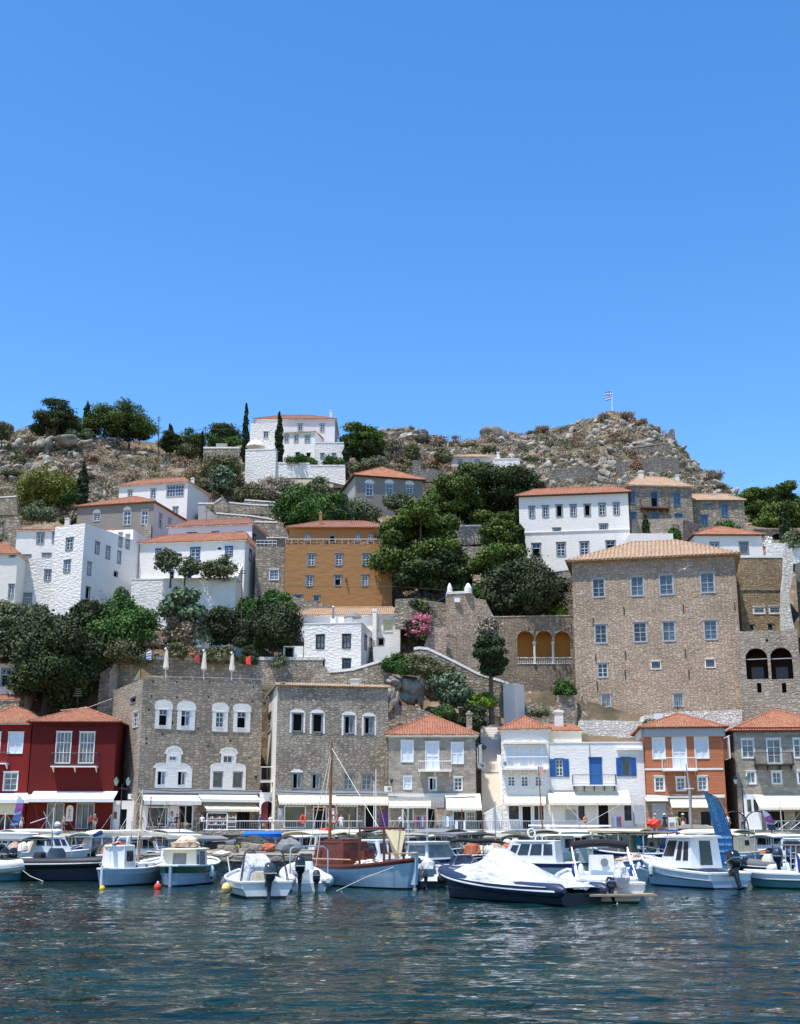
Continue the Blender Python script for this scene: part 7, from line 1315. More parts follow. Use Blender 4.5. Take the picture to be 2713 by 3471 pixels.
m = MB(); m.ell((1.6, 1.05, 1.1), (.13, .13, .27), 'fender_blue', 10, 6); t.part('fender', m); m = MB(); m.ell((1.5, -1.12, 1.05), (.12, .13, .27), 'fender_blue', 10, 6); t.part('fender', m); m = MB(); m.ell((1.5, .85, 1.0), (.13, .13, .34), 'rubber_white', 10, 6); t.part('fender', m)
m = MB(); m.rloft([(V3((-.3, -.1, .55)), .28, .25), (V3((-.4, -.1, .9)), .3, .26), (V3((-.3, -.1, 1.25)), .24, .2), (V3((-.2, -.1, 1.42)), .1, .1)], SHW, 12, .7); m.v = [(a + rng.normal() * .025, b + rng.normal() * .025, c) for a, b, c in m.v]; t.part('motor_cover', m); m = MB(); m.obox((-.95, -1.2, .28), (.95, 0, 0), (0, 2.4, 0), (0, 0, .07), 'plank'); t.part('swim_platform', m); outboard(t, -.3, .3, .45, MOB, .8, tilt=.6)
# 12 small kaiki bow
t = Boat('fishing_boat', 'small pale blue rowing boat with a tall white stem post and navy boot', (2085, 3016), (2152, 3044)); hull(t, t.L, 1.9, .75, GBL, bottom=GNA, rail=PAW, deck='gel', dbl=True, bow=.35, boot=.16, railr=.05); m = MB(); m.obox((t.L - .3, -.08, .0), (.3, 0, 0), (0, .16, 0), (.06, 0, 1.25), PAW); t.part('stem_post', m)
# 13 cruiser behind the cover
t = Boat(CCR, 'long white cabin boat with blue hull stripe behind the covered inflatable', (1960, 2986), (1640, 2982)); L = t.L; hull(t, L, 2.4, .85, 'gel', band=GNA, bow=.3); cab(t, (.9, L * .78, .95), (1.0, L * .66, .85), .85, 1.95, 'gel', side=[(.06, .4, .24, .9), (.28, .4, .5, .9), (.54, .4, .74, .9), (.78, .4, .92, .85)], front=[(.06, .4, .94, .9)]); frame(t, [[(L * q, -.9, 1.95), (L * q, -.9, 2.25)] for q in (.2, .35, .5)], .02, 'steel', 'roof_rail')
# 27 speedboat and teal windscreen boat
t = Boat('speed_boat', 'white speedboat with a raked windscreen and a long rolled black bimini', (1506, 2984), (1660, 2988)); L = t.L; hull(t, L, 2.0, .72, 'gel', bow=.2, rail='gel'); m = MB(); m.loop([[V3(p) for p in ((L * .3, -.8, .8), (L * .72, -.55, .85), (L * .78, 0, .87), (L * .72, .55, .85), (L * .3, .8, .8))], [V3(p) for p in ((L * .32, -.72, 1.25), (L * .5, -.5, 1.3), (L * .54, 0, 1.3), (L * .5, .5, 1.3), (L * .32, .72, 1.25))]], 'glass', cap=False); t.part('windscreen', m)
m = MB(); m.rloft([(V3((L * .55, 0, .68)), L * .38, .8), (V3((L * .55, 0, .86)), L * .34, .65)], 'gel', 16, .6); t.part('fore_deck', m); m = MB(); z = 2.0; m.tube([(L * .35, -.9, z - .02), (L * .5, -.5, z + .06), (L * .7, 0, z - .02), (L * .95, .4, z + .02), (L * 1.15, .8, z - .1)], [.08, .1, .11, .1, .06], 'canvas_black', 8); t.part('rolled_bimini', m, smooth=True); frame(t, [[(L * .4, -.9, .8), (L * .55, -.4, z)], [(L * .4, .9, .8), (L * .9, .5, z)], [(L * .72, -.5, .9), (L * .78, -.52, 1.15), (L * .98, -.1, 1.2)]], .015, 'chrome')
t = Boat(CCR, 'white cruiser with a pale green tinted windscreen and hard top', (1392, 2972), (1545, 2966)); L = t.L; hull(t, L, 2.2, .9, 'gel', band=GNA, bow=.25); cab(t, (.5, L * .8, .85), (.6, L * .62, .72), .95, 1.85, 'gel', glass=GLC, side=[(.05, .1, .95, .9)], front=[(.05, .1, .95, .9)], back=[(.1, .2, .9, .85)], rov=.3)
# 14 cabin boat
t = Boat('cabin_boat', 'white cabin fishing boat with pale grey blue hull, two fenders and black outboard', (2478, 3014), (2182, 2994)); L = t.L; hull(t, L, 2.5, .78, GBL, band='gel', bottom=GNA, rail='gel', deck='gel', bow=.52, sr=-.12, stern=.9, bandh=.3, railr=.07, rake=.8)
m = MB(); m.rloft([(V3((L * .66, 0, .82)), L * .24, .85), (V3((L * .66, 0, 1.08)), L * .22, .72), (V3((L * .63, 0, 1.16)), L * .17, .55)], 'gel', 16, .6); t.part('fore_deck', m, smooth=True)
cab(t, (1.65, L * .62, .85), (1.75, L * .5, .74), .85, 2.2, 'gel', glass='glass', side=[(.1, .25, .27, .88), (.34, .25, .5, .88), (.6, .38, .97, .9)], front=[(.06, .32, .47, .92), (.53, .32, .94, .92)], back=[(.3, .1, .7, .9)], rov=.32, rth=.08)
outboard(t, -.1, 0, .85, MOB, 1.35, tilt=.35)
for xx in (L * .62, L * .80): fender(t, xx, 1.28 if xx < L * .7 else 1.12, .42, s=1.1)
frame(t, [[(L * .6, s * 1.0, 1.15), (L * .7, s * .95, 1.5), (L * .98, s * .12, 1.75), (L + .15, 0, 1.75)] for s in (-1, 1)] + [[(L * .85, s * .6, 1.2), (L * .86, s * .58, 1.62)] for s in (-1, 1)], .016, 'chrome', 'bow_rail')
# 15 right white and green boat
t = Boat('motor_boat', 'long low white and green motor boat with a ladder and navy sail cover', (2830, 3016), (2528, 3006)); L = t.L; hull(t, L, 2.2, .62, 'gel_teal', band='gel', bottom='gel_green', rail='gel', deck='gel', bow=.12, bandh=.26, railr=.06, full=3.2)
frame(t, [[(L * .45, -.3, .6), (L * .42, -.3, 1.85)], [(L * .5, -.3, .6), (L * .48, -.3, 1.85)], [(L * .56, -.3, .6), (L * .54, -.3, 1.8)]] + [[(L * .44, -.3, .8 + .25 * k), (L * .5, -.3, .8 + .25 * k)] for k in range(4)], .022, PAW, 'ladder'); m = MB(); m.obox((L * .2, -.35, 1.86), (L * .42, 0, 0), (0, .7, 0), (0, 0, .05), 'canvas_grey'); t.part('hard_top', m); frame(t, [[(L * .25, .3, .6), (L * .25, .3, 1.86)], [(L * .25, -.3, .6), (L * .25, -.3, 1.86)]], .03, PAW, 'post')
m = MB(); m.prism([(L * .43, -.34, 1.5), (L * .36, -.34, .9), (L * .25, -.34, .62), (L * .42, -.34, .66)], (0, -.12, 0), 'fender_blue'); t.part('sail_cover', m)
t = Boat(INB, 'grey inflatable behind the green and white boat, with cream upholstery', (2680, 2968), (2498, 2962)); rib(t, 2.2, .27, .5, 'rubber_grey', 'boot', (1.4, .7), bow=.2, deck='gel_cream', seatm='rubber_cream')
t = Boat(INB, 'inflatable with dark covered twin outboards at the right edge', (2672, 2982), (2820, 2968)); rib(t, 2.3, .27, .5, 'rubber_white', 'gel', (2.2, .8)); outboard(t, 0, .35, .85, 'rubber_navy', 1.25); outboard(t, 0, -.35, .85, 'rubber_navy', 1.25)
# 18 fishing boat with wooden awning
t = Boat('fishing_boat', 'working fishing boat with a long plank awning, grey wheelhouse and net winch', (2300, 2944), (2010, 2940)); L = t.L; hull(t, L, 2.6, .85, 'gel_teal', band=GNA, rail=PAW, deck='plank', dbl=True, bow=.45, sr=.2, railr=.06); m = MB(); m.obox((.0, -1.25, 2.34), (L * .98, 0, .12), (0, 2.5, 0), (0, 0, .08), 'plank'); t.part('plank_awning', m); frame(t, [[(x, -1.15, .8), (x, -1.15, 2.36), (x, 1.15, 2.36), (x, 1.15, .8)] for x in (.3, L * .33, L * .62, L * .93)] + [[(.3, 0, 2.34), (L * .93, 0, 2.34)]], .05, LGF, 'post')
cab(t, (L * .5, L * .78, .8), (L * .5, L * .76, .75), .8, 2.2, CAK, side=[(.08, .45, .46, .92), (.54, .45, .92, .92)], front=[(.1, .45, .45, .92), (.55, .45, .9, .92)], roof=False); m = MB(); m.tube([(1.9, -.6, 1.6), (1.9, -.4, 1.6)], .42, CAK, 14); m.tube([(1.9, -.64, 1.6), (1.9, -.36, 1.6)], .16, 'iron', 10); m.tube([(2.5, -.5, 1.8), (2.7, .2, 1.8)], .3, 'teal_gear', 12); t.part('net_winch', m)
for k, (x, y, c) in enumerate([(1.2, -.9, 'fender_blue'), (2.2, -1.0, 'teal_gear')]): m = MB(); m.lathe((x, y, .85), [(.28, 0), (.3, .1), (.3, .6), (.28, .7)], c, 12); t.part('barrel', m)
frame(t, [[(.1, -1.2, 1.2), (L * .95, -.9, 1.3)], [(.1, -1.2, 1.0), (L * .95, -.9, 1.05)]], .03, PAW, 'side_rail')
t = Boat('fishing_boat', 'sailing fishing boat under a broad cream awning with a white boom', (2052, 2922), (1800, 2920)); L = t.L; hull(t, L, 2.4, .85, 'gel', band=GNA, rail=PAW, deck='plank', dbl=True, bow=.4, sr=.2); canopy(t, .3, L * .86, 1.3, 2.25, AWC, .04, .38, zb=.8); m = MB(); m.tube([(-.6, 0, 2.88), (L * 1.02, 0, 2.92)], .09, PAW, 7); t.part('boom', m); m = MB(); m.tube([(L * .8, .1, .8), (L * .83, .1, 3.4), (L * .86, .1, 7.9)], [.08, .07, .04], 'mastwood', 7); t.part('mast', m); m = MB(); m.obox((L * .80, -.1, 7.1), (.4, 0, 0), (0, .02, 0), (0, 0, .75), 'cloth_rose'); t.part('pennant_board', m)
frame(t, [[(L * .86, .1, 7.0), (0, 0, 1.4)], [(L * .3, -.2, 2.9), (-2.5, -.5, 5.2)]], .018, 'rope', 'rigging', 4); cab(t, (.6, 2.2, .8), (.65, 2.1, .75), .8, 1.9, 'gel', glass=GLC, side=[(.1, .35, .45, .9), (.55, .35, .9, .9)])
t = Boat('fishing_boat', 'fishing boat with a bright blue tarpaulin awning near the orange house', (2460, 2912), (2215, 2910)); L = t.L; hull(t, L, 2.4, .85, 'gel', band=GBL, rail=PAW, deck='plank', dbl=True, bow=.3, sr=.2); canopy(t, -.3, L * .98, 1.35, 2.45, 'canvas_blue', .22, .06, zb=.8); m = MB(); m.prism([(.4, -1, 2.7), (L * .8, -1, 2.72), (L * .5, -1, 3.1), (L * .25, -1, 3.05)], (0, 2, 0), CAK); t.part('tent_cover', m); m = MB(); [m.ell((1 + .6 * k, rng.uniform(-.6, .6), 1.1), (.4, .4, .35), ['net_tan', 'net_dark', SHW, 'net_orange'][k % 4], 9, 5, .06) for k in range(6)]; t.part('gear_heap', m)
m = MB(); m.tube([(3.0, 0, .8), (2.9, 0, 6.4), (3.1, 0, 8.6)], [.13, .11, .05], 'galv', 8); m.obox((2.5, -.15, 6.3), (1.0, 0, 0), (0, .3, 0), (0, 0, .08), PAW); t.part('mast', m)
# more small craft in the back rows
bk = [  # label, stern, bow, side, awning material, awning z, extras
 ('white motor boat with a small upturned tender on its awning, left back row', (150, 2898), (290, 2896), 'gel', AWW, 2.3, 'cab'), ('blue hulled boat under a pale awning beside the dark red house', (300, 2892), (440, 2890), GBL, AWC, 2.35, 'cab'),
 ('white skiff with a flat white awning left of the mole', (560, 2940), (676, 2938), 'gel', None, 0, 'heap'), ('white boat with a red edged awning tied to the mole', (655, 2893), (788, 2891), 'gel', AWW, 2.3, 'rack'),
 ('small white boat with a lilac tarpaulin behind the caique', (1148, 2915), (1262, 2913), 'gel', 'tarp_lilac', 2.35, 'cab'), ('boat with a sky blue tarpaulin near the thin white mast', (1214, 2902), (1322, 2905), GBL, 'tarp_sky', 2.0, 'mast'),
 ('cream wooden boat with a wheelhouse right behind the caique mast', (1110, 2935), (1190, 2937), 'gel_cream', None, 0, 'cab'), ('boat under a khaki cover right of the awning frame', (1310, 2935), (1425, 2930), 'gel', CAK, 2.2, 'heap'),
 ('white boat heaped with tan nets in the middle of the harbour', (1402, 2928), (1592, 2925), 'gel', None, 0, 'nets'), ('low white boat with a dark navy roll along its awning', (1540, 2898), (1690, 2896), 'gel', AWC, 2.25, 'roll'),
 ('boat with white sacks and an orange net heap', (1650, 2922), (1800, 2920), 'gel_cream', None, 0, 'sacks'), ('white boat with rails behind the plank awning', (2110, 2893), (2260, 2891), 'gel', AWC, 2.0, 'cab'),
 ('grey cabin workboat behind the big blue banner', (2478, 2925), (2602, 2925), 'gel', None, 0, 'greycab'), ('white boat with a wide flat bimini near the purple banner', (2560, 2905), (2700, 2902), 'gel', AWW, 2.35, 'cab'),
 ('workboat with orange nets and white drums at the right', (2590, 2935), (2740, 2930), 'gel_teal', AWW, 2.1, 'drums'), ('small pale boat moored in front of the balcony house', (1700, 2890), (1840, 2889), 'gel', CAK, 2.25, 'rack'),
 ('white dinghy with a grey cover near the stairway', (1590, 2890), (1690, 2889), 'gel', 'canvas_yellow', 2.2, ''), ('slim blue boat beside the plank awning boat', (2120, 2962), (2215, 2966), GBL, None, 0, 'heap'),
 ('low teal boat just left of the cabin fishing boat', (2095, 2975), (2200, 2982), 'gel_teal', None, 0, 'heap')]
for lab, st, bw, side, aw, az, ex in bk:
    t = Boat('moored_boat', lab, st, bw); L = t.L; hull(t, L, 2.1, .78, side, rail=PAW, deck='plank' if side != 'gel' else 'gel', bow=.3, dbl=side != 'gel', n=12)
    if aw: canopy(t, -.2, L * .9, 1.05, az, aw, .06, .15, zb=.75)
    if ex == 'cab': cab(t, (L * .3, L * .68, .7), (L * .34, L * .6, .6), .75, 1.75, 'gel', side=[(.1, .4, .45, .9), (.55, .4, .9, .9)], front=[(.1, .4, .9, .9)])
    if ex == 'greycab': cab(t, (L * .15, L * .7, .8), (L * .18, L * .65, .75), .75, 2.05, CAK, side=[(.35, .5, .6, .8)], roof=False)
    if ex in ('heap', 'nets', 'sacks', 'drums'):
        cs = dict(heap=['net_dark', 'net_tan', SHW], nets=['net_tan'] * 3 + ['net_dark'], sacks=[SHW, SHW, 'net_dark', 'net_orange'], drums=['net_orange', 'net_orange', SHW])[ex]; m = MB(); hh = dict(heap=.3, nets=.95, sacks=.6, drums=.4)[ex]
        for k in range(7): m.ell((L * (.12 + .11 * k), rng.uniform(-.4, .4), .8 + hh * .3), (L * .13, .55, hh * (1 - abs(k - 3) / 6) * rng.uniform(.8, 1.1)), cs[k % len(cs)], 11, 6, .07)
        t.part('gear_heap' if ex != 'nets' else 'net_heap', m)
    if ex == 'drums':
        for k in range(4): m = MB(); m.lathe((L * .3 + .45 * k, -.7, 1.5 + .05 * k), [(.16, 0), (.18, .05), (.18, .42), (.1, .5)], PAW, 9); t.part('canister', m)
    if ex == 'rack': frame(t, [[(L * .2, -.8, .8), (L * .2, -.8, 1.6), (L * .7, -.8, 1.6), (L * .7, -.8, .8)], [(L * .45, -.8, .8), (L * .45, -.8, 1.6)], [(L * .2, -.8, 1.3), (L * .7, -.8, 1.3)]], .03, PAW, 'rack')
    if ex == 'mast': frame(t, [[(L * .5, 0, .8), (L * .5, 0, 7.4)]], .04, PAW, 'mast'); frame(t, [[(L * .5, 0, 7.2), (L, 0, 1.2)]], .012, 'rope', 'rigging', 4)
    if ex == 'roll': m = MB(); m.tube([(L * .1, 0, 2.45), (L * .8, 0, 2.45)], .12, 'canvas_navy', 8); t.part('rolled_cover', m)

# boats moored bow or stern to the quay, filling the inner rows
NB = [(0, 'left edge'), (60, 'bright red house'), (250, 'dark red house'), (420, 'white annex'), (520, 'stone house cafe'), (700, 'shelf'), (960, 'patched house window'), (1120, 'middle shop window'), (1250, 'clothes display'), (1400, 'ashlar house window'), (1560, 'projecting awning'), (1680, 'stair foot'), (1800, 'balcony house door'), (1930, 'notice board'), (2040, 'blue balcony door'), (2200, 'orange house corner'), (2380, 'orange house doors'), (2560, 'the white door'), (2700, 'right edge')]
HC = [('white', 'gel'), ('pale blue', GBL), ('white', 'gel'), ('cream', 'gel_cream'), ('green', 'gel_green'), ('navy', GNA), ('white', 'gel'), ('teal', 'gel_teal')]; AW = [('white', AWW), ('cream', AWC), ('khaki', CAK), ('white', AWW), ('faded yellow', 'canvas_yellow'), ('grey', 'canvas_grey'), ('cream', AWC)]
q_ = random.Random(21); seen = set()
for Y, xs in [(117, [30, 118, 205, 300, 392, 480, 570, 1010, 1100, 1190, 1285, 1375, 1470, 1560, 1650, 1745, 1840, 1935, 2030, 2125, 2310, 2405, 2600, 2695]), (102, [20, 125, 480, 590, 1180, 1345, 1500, 1720, 1950, 2100, 2370, 2650]), (88, [20, 390, 480, 625, 1060, 1185, 1290, 1660, 1890, 2410, 2720]), (76, [420, 1290, 1580, 2440])]:
    for x in xs:
        hn, hm = q_.choice(HC); an, am = q_.choice(AW); ex = q_.choice(['awn', 'awn', 'cab', 'heap', 'both', 'both']); nb = min(NB, key=lambda n: abs(n[0] - x))[1]; what = {'awn': f'under a {an} awning', 'both': f'with cabin and {an} awning', 'cab': 'with a small wheelhouse', 'heap': 'with nets heaped on deck'}[ex]
        row = {117: 'nearest the quay', 102: 'in the second row', 88: 'in the third row', 76: 'behind the front row'}[Y]; lab = f'{hn} boat {what} {row} before {nb}'
        if lab in seen: lab = lab.replace('boat', 'skiff', 1)
        seen.add(lab); L = q_.uniform(5, 6.5); yaw = R(-90 + q_.uniform(-58, 58)) + (math.pi if q_.random() < .4 else 0); t = T('moored_boat', lab, 'boat', V3((XY(x, Y), Y, 0)) - V3((math.cos(yaw), math.sin(yaw), 0)) * L / 2, yaw, 'boats moored in the harbour', world=False); z = q_.uniform(.7, .95)
        hull(t, L, 2.1, z, hm, rail=PAW, deck='gel' if hm == 'gel' else 'plank', bow=.35, dbl=hm != 'gel', n=10)
        if ex in ('awn', 'both'): canopy(t, -.1, L * .88, 1.2, q_.uniform(1.95, 2.45), am, .07, q_.uniform(.08, .25), zb=.8)
        if ex in ('cab', 'both'): cab(t, (L * .25, L * .66, .8), (L * .28, L * .6, .7), z, z + 1.2, 'gel', side=[(.1, .4, .9, .9)], front=[(.1, .4, .45, .9), (.55, .4, .9, .9)], back=[(.1, .4, .9, .9)])
        if ex == 'heap': m = MB(); [m.ell((L * (.2 + .12 * k), q_.uniform(-.3, .3), z + .15), (.6, .6, q_.uniform(.4, 1.0)), q_.choice(['net_tan', 'net_dark', SHW, 'net_orange', 'rope']), 10, 6, .07) for k in range(5)]; t.part('gear_heap', m)
        if q_.random() < .5: mh = q_.uniform(2.8, 5.2); frame(t, [[(L * .6, 0, z), (L * .6, 0, mh)]], .04, q_.choice([PAW, 'mastwood', 'galv']), 'mast'); frame(t, [[(L, 0, 1.2), (L * .6, 0, mh), (0, 0, 1)]], .012, 'rope', 'rigging', 3)
        if q_.random() < .5 and hm == 'gel': outboard(t, 0, 0, .75, MOB, .9)
        fender(t, L * .5, -1.1, .2)
# ---------------- quay things ----------------
def prop(name, label, cat, m, group=None, smooth=False): return solo(name, m, label, cat, group, smooth=smooth)
def zq(px, py, Y): return W(px, py, Y)
for lab, x0, y0, x1, y1, Y in [('square cut stone block standing on the mole, nearest the water', 735, 2864, 800, 2893, 78), ('long slanting stone block on the mole', 815, 2850, 888, 2880, 84), ('small peaked stone block on the mole beside the orange rope', 912, 2858, 938, 2882, 84), ('squat beige bollard block at the mole edge', 838, 2885, 858, 2903, 74), ('grey stone block at the rear of the mole', 880, 2841, 912, 2858, 95)]:
    a, b = W(x0, y1, Y), W(x1, y0, Y); z0 = 1.2; h_ = max(.3, b.z - a.z); m = MB(); m.loop([[V3((a.x, Y, z0)), V3((b.x, Y + .2, z0)), V3((b.x + .1, Y + 1.1, z0)), V3((a.x + .2, Y + 1.0, z0))], [V3((a.x + .03, Y + .04, z0 + h_)), V3((b.x - .04, Y + .2, z0 + h_ * (.7 if 'slant' in lab else .95))), V3((b.x, Y + 1.0, z0 + h_ * .8)), V3((a.x + .2, Y + 1.0, z0 + h_))]], STO); prop('stone_block', lab, 'stone block', m, 'stone blocks on the mole')
m = MB(); p = W(890, 2824, 112); m.rloft([(V3((p.x, 112, p.z - .35)), 1.7, .5), (V3((p.x, 112, p.z - .05)), 1.72, .55), (V3((p.x, 112, p.z + .18)), 1.5, .35)], 'canvas_blue', 18, .7); m.tube([(p.x - 1.2, 112, 1.2), (p.x - 1.2, 112, p.z - .3)], .05, 'steel'); m.tube([(p.x + 1.2, 112, 1.2), (p.x + 1.2, 112, p.z - .3)], .05, 'steel'); prop('covered_boat', 'bright blue covered dinghy on a rack on the mole', 'dinghy', m, smooth=True)
m = MB(); p = W(752, 2850, 90); m.tube([(p.x - 1.1, 90, 1.45), (p.x + .9, 90, 1.62)], .26, 'rubber_grey', 10); m.tube([(p.x - 1.1, 90.9, 1.5), (p.x + .9, 90.9, 1.66)], .26, 'rubber_grey', 10); m.obox((p.x - 1, 90, 1.3), (1.9, 0, .1), (0, .9, 0), (0, 0, .1), 'rubber_grey'); prop('dinghy', 'grey inflatable dinghy stored on the mole', 'dinghy', m)
m = MB(); p = W(845, 2843, 100); m.ell((p.x, 100, 1.6), (1.6, .8, .5), 'net_dark', 14, 6, .12); prop('net_pile', 'dark heap of fishing nets behind the stone blocks', 'net pile', m)
m = MB(); p = W(800, 2876, 80); m.lathe((p.x + .1, 80, 1.2), [(.12, 0), (.14, .3), (.1, .45)], 'buoy_yellow', 8); prop('bucket', 'small yellow bucket beside the square stone block', 'bucket', m)
m = MB(); p = W(912, 2860, 82); m.ell((p.x, 82, 1.45), (.45, .3, .3), 'net_orange', 10, 5, .08); prop('net_pile', 'small orange and cream rope heap on the mole', 'net pile', m)
m = MB(); [m.ell((XY(x, 73.2), 73.2, 1.28), (.5, .3, .12), c, 9, 4, .05) for x, c in ((700, 'net_tan'), (640, 'rope'), (760, 'rope'))]; m.tube([(XY(640, 73.1), 73.1, 1.24), (XY(760, 73), 73.1, 1.24)], .05, 'rope', 5); prop('rope_coils', 'coils of pale rope lying along the mole edge', 'ropes', m)
m = MB(); m.tube([V3((XY(775, 71.7), 71.7, 1.1)), V3((XY(782, 71), 71, .5)), V3((XY(790, 68), 68, 0))], .03, 'rope', 5); prop('mooring_rope', 'pale mooring rope hanging down the dark mole wall', 'rope', m)
m = MB(); m.ell((XY(980, 76), 76.5, 1.6), (.8, .5, .45), 'canvas_grey', 12, 5, .08); prop('covered_heap', 'grey tarpaulin heap at the right end of the mole', 'tarpaulin', m)
# railings along the street edge
for k, (a, b) in enumerate([(690, 945), (945, 1230), (1320, 1640), (1640, 1990), (2600, 2760)]):
    m = MB(); x0, x1 = XY(a, 126.3), XY(b, 126.3); n = int((x1 - x0) / (.22 if b < 2500 else 1.0))
    for z in (3.45, 2.62): m.tube([(x0, 126.3, z), (x1, 126.3, z)], .03, 'galv', 4)
    for i in range(n + 1):
        x = x0 + (x1 - x0) * i / n; m.tube([(x, 126.3, 2.5), (x, 126.3, 3.45)], .016 if i % 8 else .035, 'galv', 4)
        if b > 2500 and i < n: m.tube([(x, 126.3, 2.62), (x + (x1 - x0) / n, 126.3, 3.45)], .02, 'galv', 4); m.tube([(x, 126.3, 3.45), (x + (x1 - x0) / n, 126.3, 2.62)], .02, 'galv', 4)
    prop('railing', ['grey railing in front of the left stone house', 'grey railing in front of the patched stone house', 'grey railing in front of the ashlar house', 'grey railing in front of the white houses', 'cross braced grey railing at the right end of the quay'][k], 'railing', m)
# lamp posts
def lamp(x, ytop, lab, Y=128.5, w_=20, double=True):
    b = V3((XY(x, Y), Y, 2.45)); zt = W(x, ytop, Y).z; t = T('street_lamp', lab, 'street lamp', b, group='green street lamps on the quay'); m = MB(); m.tube([b, b + V3((0, 0, .5)), V3((b.x, Y, zt - .6))], [.12, .07, .045], 'iron', 8); dx = w_ / F * Y if double else 0
    if double: m.tube([(b.x - dx, Y, zt - .75), (b.x - dx * .8, Y, zt - 1.15), (b.x, Y, zt - 1.0), (b.x + dx * .8, Y, zt - 1.15), (b.x + dx, Y, zt - .75)], .03, 'iron', 6)
    t.part('post', m)
    for s in ((-1, 1) if double else (0,)):
        m = MB(); c = V3((b.x + dx * s, Y, zt)); m.lathe(c - V3((0, 0, .75)), [(.1, 0), (.24, .45), (.24, .46)], 'lampglass', 6); o = t.part('lantern', m); m = MB(); m.lathe(c - V3((0, 0, .28)), [(.3, 0), (.16, .25), (.04, .34), (.02, .45)], 'green_lamp', 6); t.part('lantern_cap', m, o)
lamp(406, 2637, 'double green lantern lamp post between the dark red house and the stone house'); lamp(2526, 2632, 'double green lantern lamp post before the right-hand stone house')
def wall_lamp(x, y, Y, lab): m = MB(); c = W(x, y, Y); m.lathe(c - V3((0, 0, .4)), [(.08, 0), (.2, .35), (.2, .36), (.26, .37), (.05, .6)], 'iron', 6); m.tube([c + V3((0, 0, -.5)), c + V3((0, .5, -.6)), c + V3((0, 1.2, -.3))], .03, 'iron', 5); prop('wall_lamp', lab, 'lamp', m, 'wall lanterns')
wall_lamp(869, 2628, 138.3, 'iron wall lantern at the right corner of the surrounds stone house'); wall_lamp(1328, 2642, 133.4, 'iron wall lantern between the patched house and the ashlar house')
# feather banners
def banner(lab, pts, Y, cols, pole, texts=(), base=None):
    t = T('feather_banner', lab, 'banner', W(pole[-1][0], pole[-1][1], Y)); m = MB(); P = [W(x, y, Y) for x, y in pts]; h = len(P) // 2; L_, R_ = P[:h], P[h:][::-1]; 
    for i in range(h - 1):
        c = cols[min(len(cols) - 1, int(i * len(cols) / (h - 1)))]; m.prism([L_[i], R_[i], R_[i + 1], L_[i + 1]], (0, .02, 0), c)
    o = t.part('flag_cloth', m); m = MB(); m.tube([W(x, y, Y) + V3((0, .03, 0)) for x, y in pole], .028, 'iron', 5); t.part('pole', m)
    for tx, x, y, sz, rot, mt in texts:
        c, s = math.cos(rot), math.sin(rot); text3d(tx, W(x, y, Y) - V3((0, .02, 0)), sz, (c, 0, s), (-s, 0, c), mt, o, t.loc, ex=.004)
    return t
banner('tall deep blue feather banner standing behind the cabin fishing boat', [(2383, 2682), (2396, 2715), (2405, 2750), (2415, 2790), (2425, 2830), (2434, 2880), (2446, 2935), (2490, 2935), (2484, 2880), (2478, 2830), (2466, 2790), (2448, 2740), (2425, 2704), (2384, 2681)], 61, ['banner_top', 'banner_top', 'banner_mid', 'banner_mid', 'banner_low', 'banner_low'], [(2383, 2681), (2428, 2702), (2452, 2742), (2470, 2792), (2481, 2835), (2487, 2885), (2493, 2990)],
       [('aquamarine', 2428, 2762, .36, -1.33, 'lettering_blue'), ('charters', 2455, 2838, .22, 0, 'lettering_pale'), ('daily trips', 2457, 2862, .17, 0, 'lettering_pale'), ('sea taxi', 2460, 2884, .2, 0, 'lettering_pale')])
banner('small navy, red and white feather banner at the left before the red houses', [(63, 2698), (56, 2722), (50, 2750), (42, 2780), (33, 2806), (57, 2809), (66, 2785), (74, 2755), (81, 2722), (66, 2699)], 118, ['banner_pale', 'cloth_purple', 'cloth_blue', 'cloth_navy'], [(63, 2697), (78, 2712), (82, 2730), (74, 2762), (58, 2812)], [('TAXI', 64, 2742, .3, .18, 'lettering_red'), ('BOAT', 61, 2758, .28, .18, 'lettering_pale'), ('TOURS', 49, 2794, .24, .18, 'lettering_pale')])
banner('small purple feather banner in front of the right-hand stone house', [(2584, 2750), (2592, 2770), (2600, 2790), (2606, 2814), (2630, 2814), (2622, 2785), (2612, 2762), (2590, 2746)], 112, ['banner_pale', 'cloth_purple', 'cloth_navy'], [(2583, 2750), (2590, 2745), (2604, 2750), (2618, 2768), (2628, 2795), (2632, 2816)], [('TAXI', 2608, 2780, .24, -.1, 'lettering_red'), ('BOAT', 2612, 2792, .24, -.1, 'lettering_pale')])
# flag on the summit, poles, wires
t = T('flagpole', 'thin white flagpole with a blue and white striped flag on the hilltop', 'flagpole', W(2076, 1402, 309)); m = MB(); a, b = W(2076, 1408, 309), W(2075, 1322, 309); m.tube([a, b], [.12, .06], PAW, 6); t.part('pole', m); m = MB()
for i in range(9):
    z = b.z - .2 - i * .26; m.obox((b.x - .05, 309, z - .26), (-1.9, 0, -.5 - .1 * math.sin(i)), (0, .03, 0), (0, 0, .26), 'cloth_white' if i % 2 else 'flag_blue')
m.obox((b.x - .1, 308.96, b.z - 1.5), (-.8, 0, -.2), (0, .02, 0), (0, 0, 1.25), 'flag_blue'); m.obox((b.x - .42, 308.93, b.z - 1.6), (-.16, 0, -.04), (0, .02, 0), (0, 0, 1.25), 'cloth_white'); m.obox((b.x - .1, 308.92, b.z - 1.02), (-.8, 0, -.2), (0, .02, 0), (0, 0, .22), 'cloth_white'); t.part('flag', m)
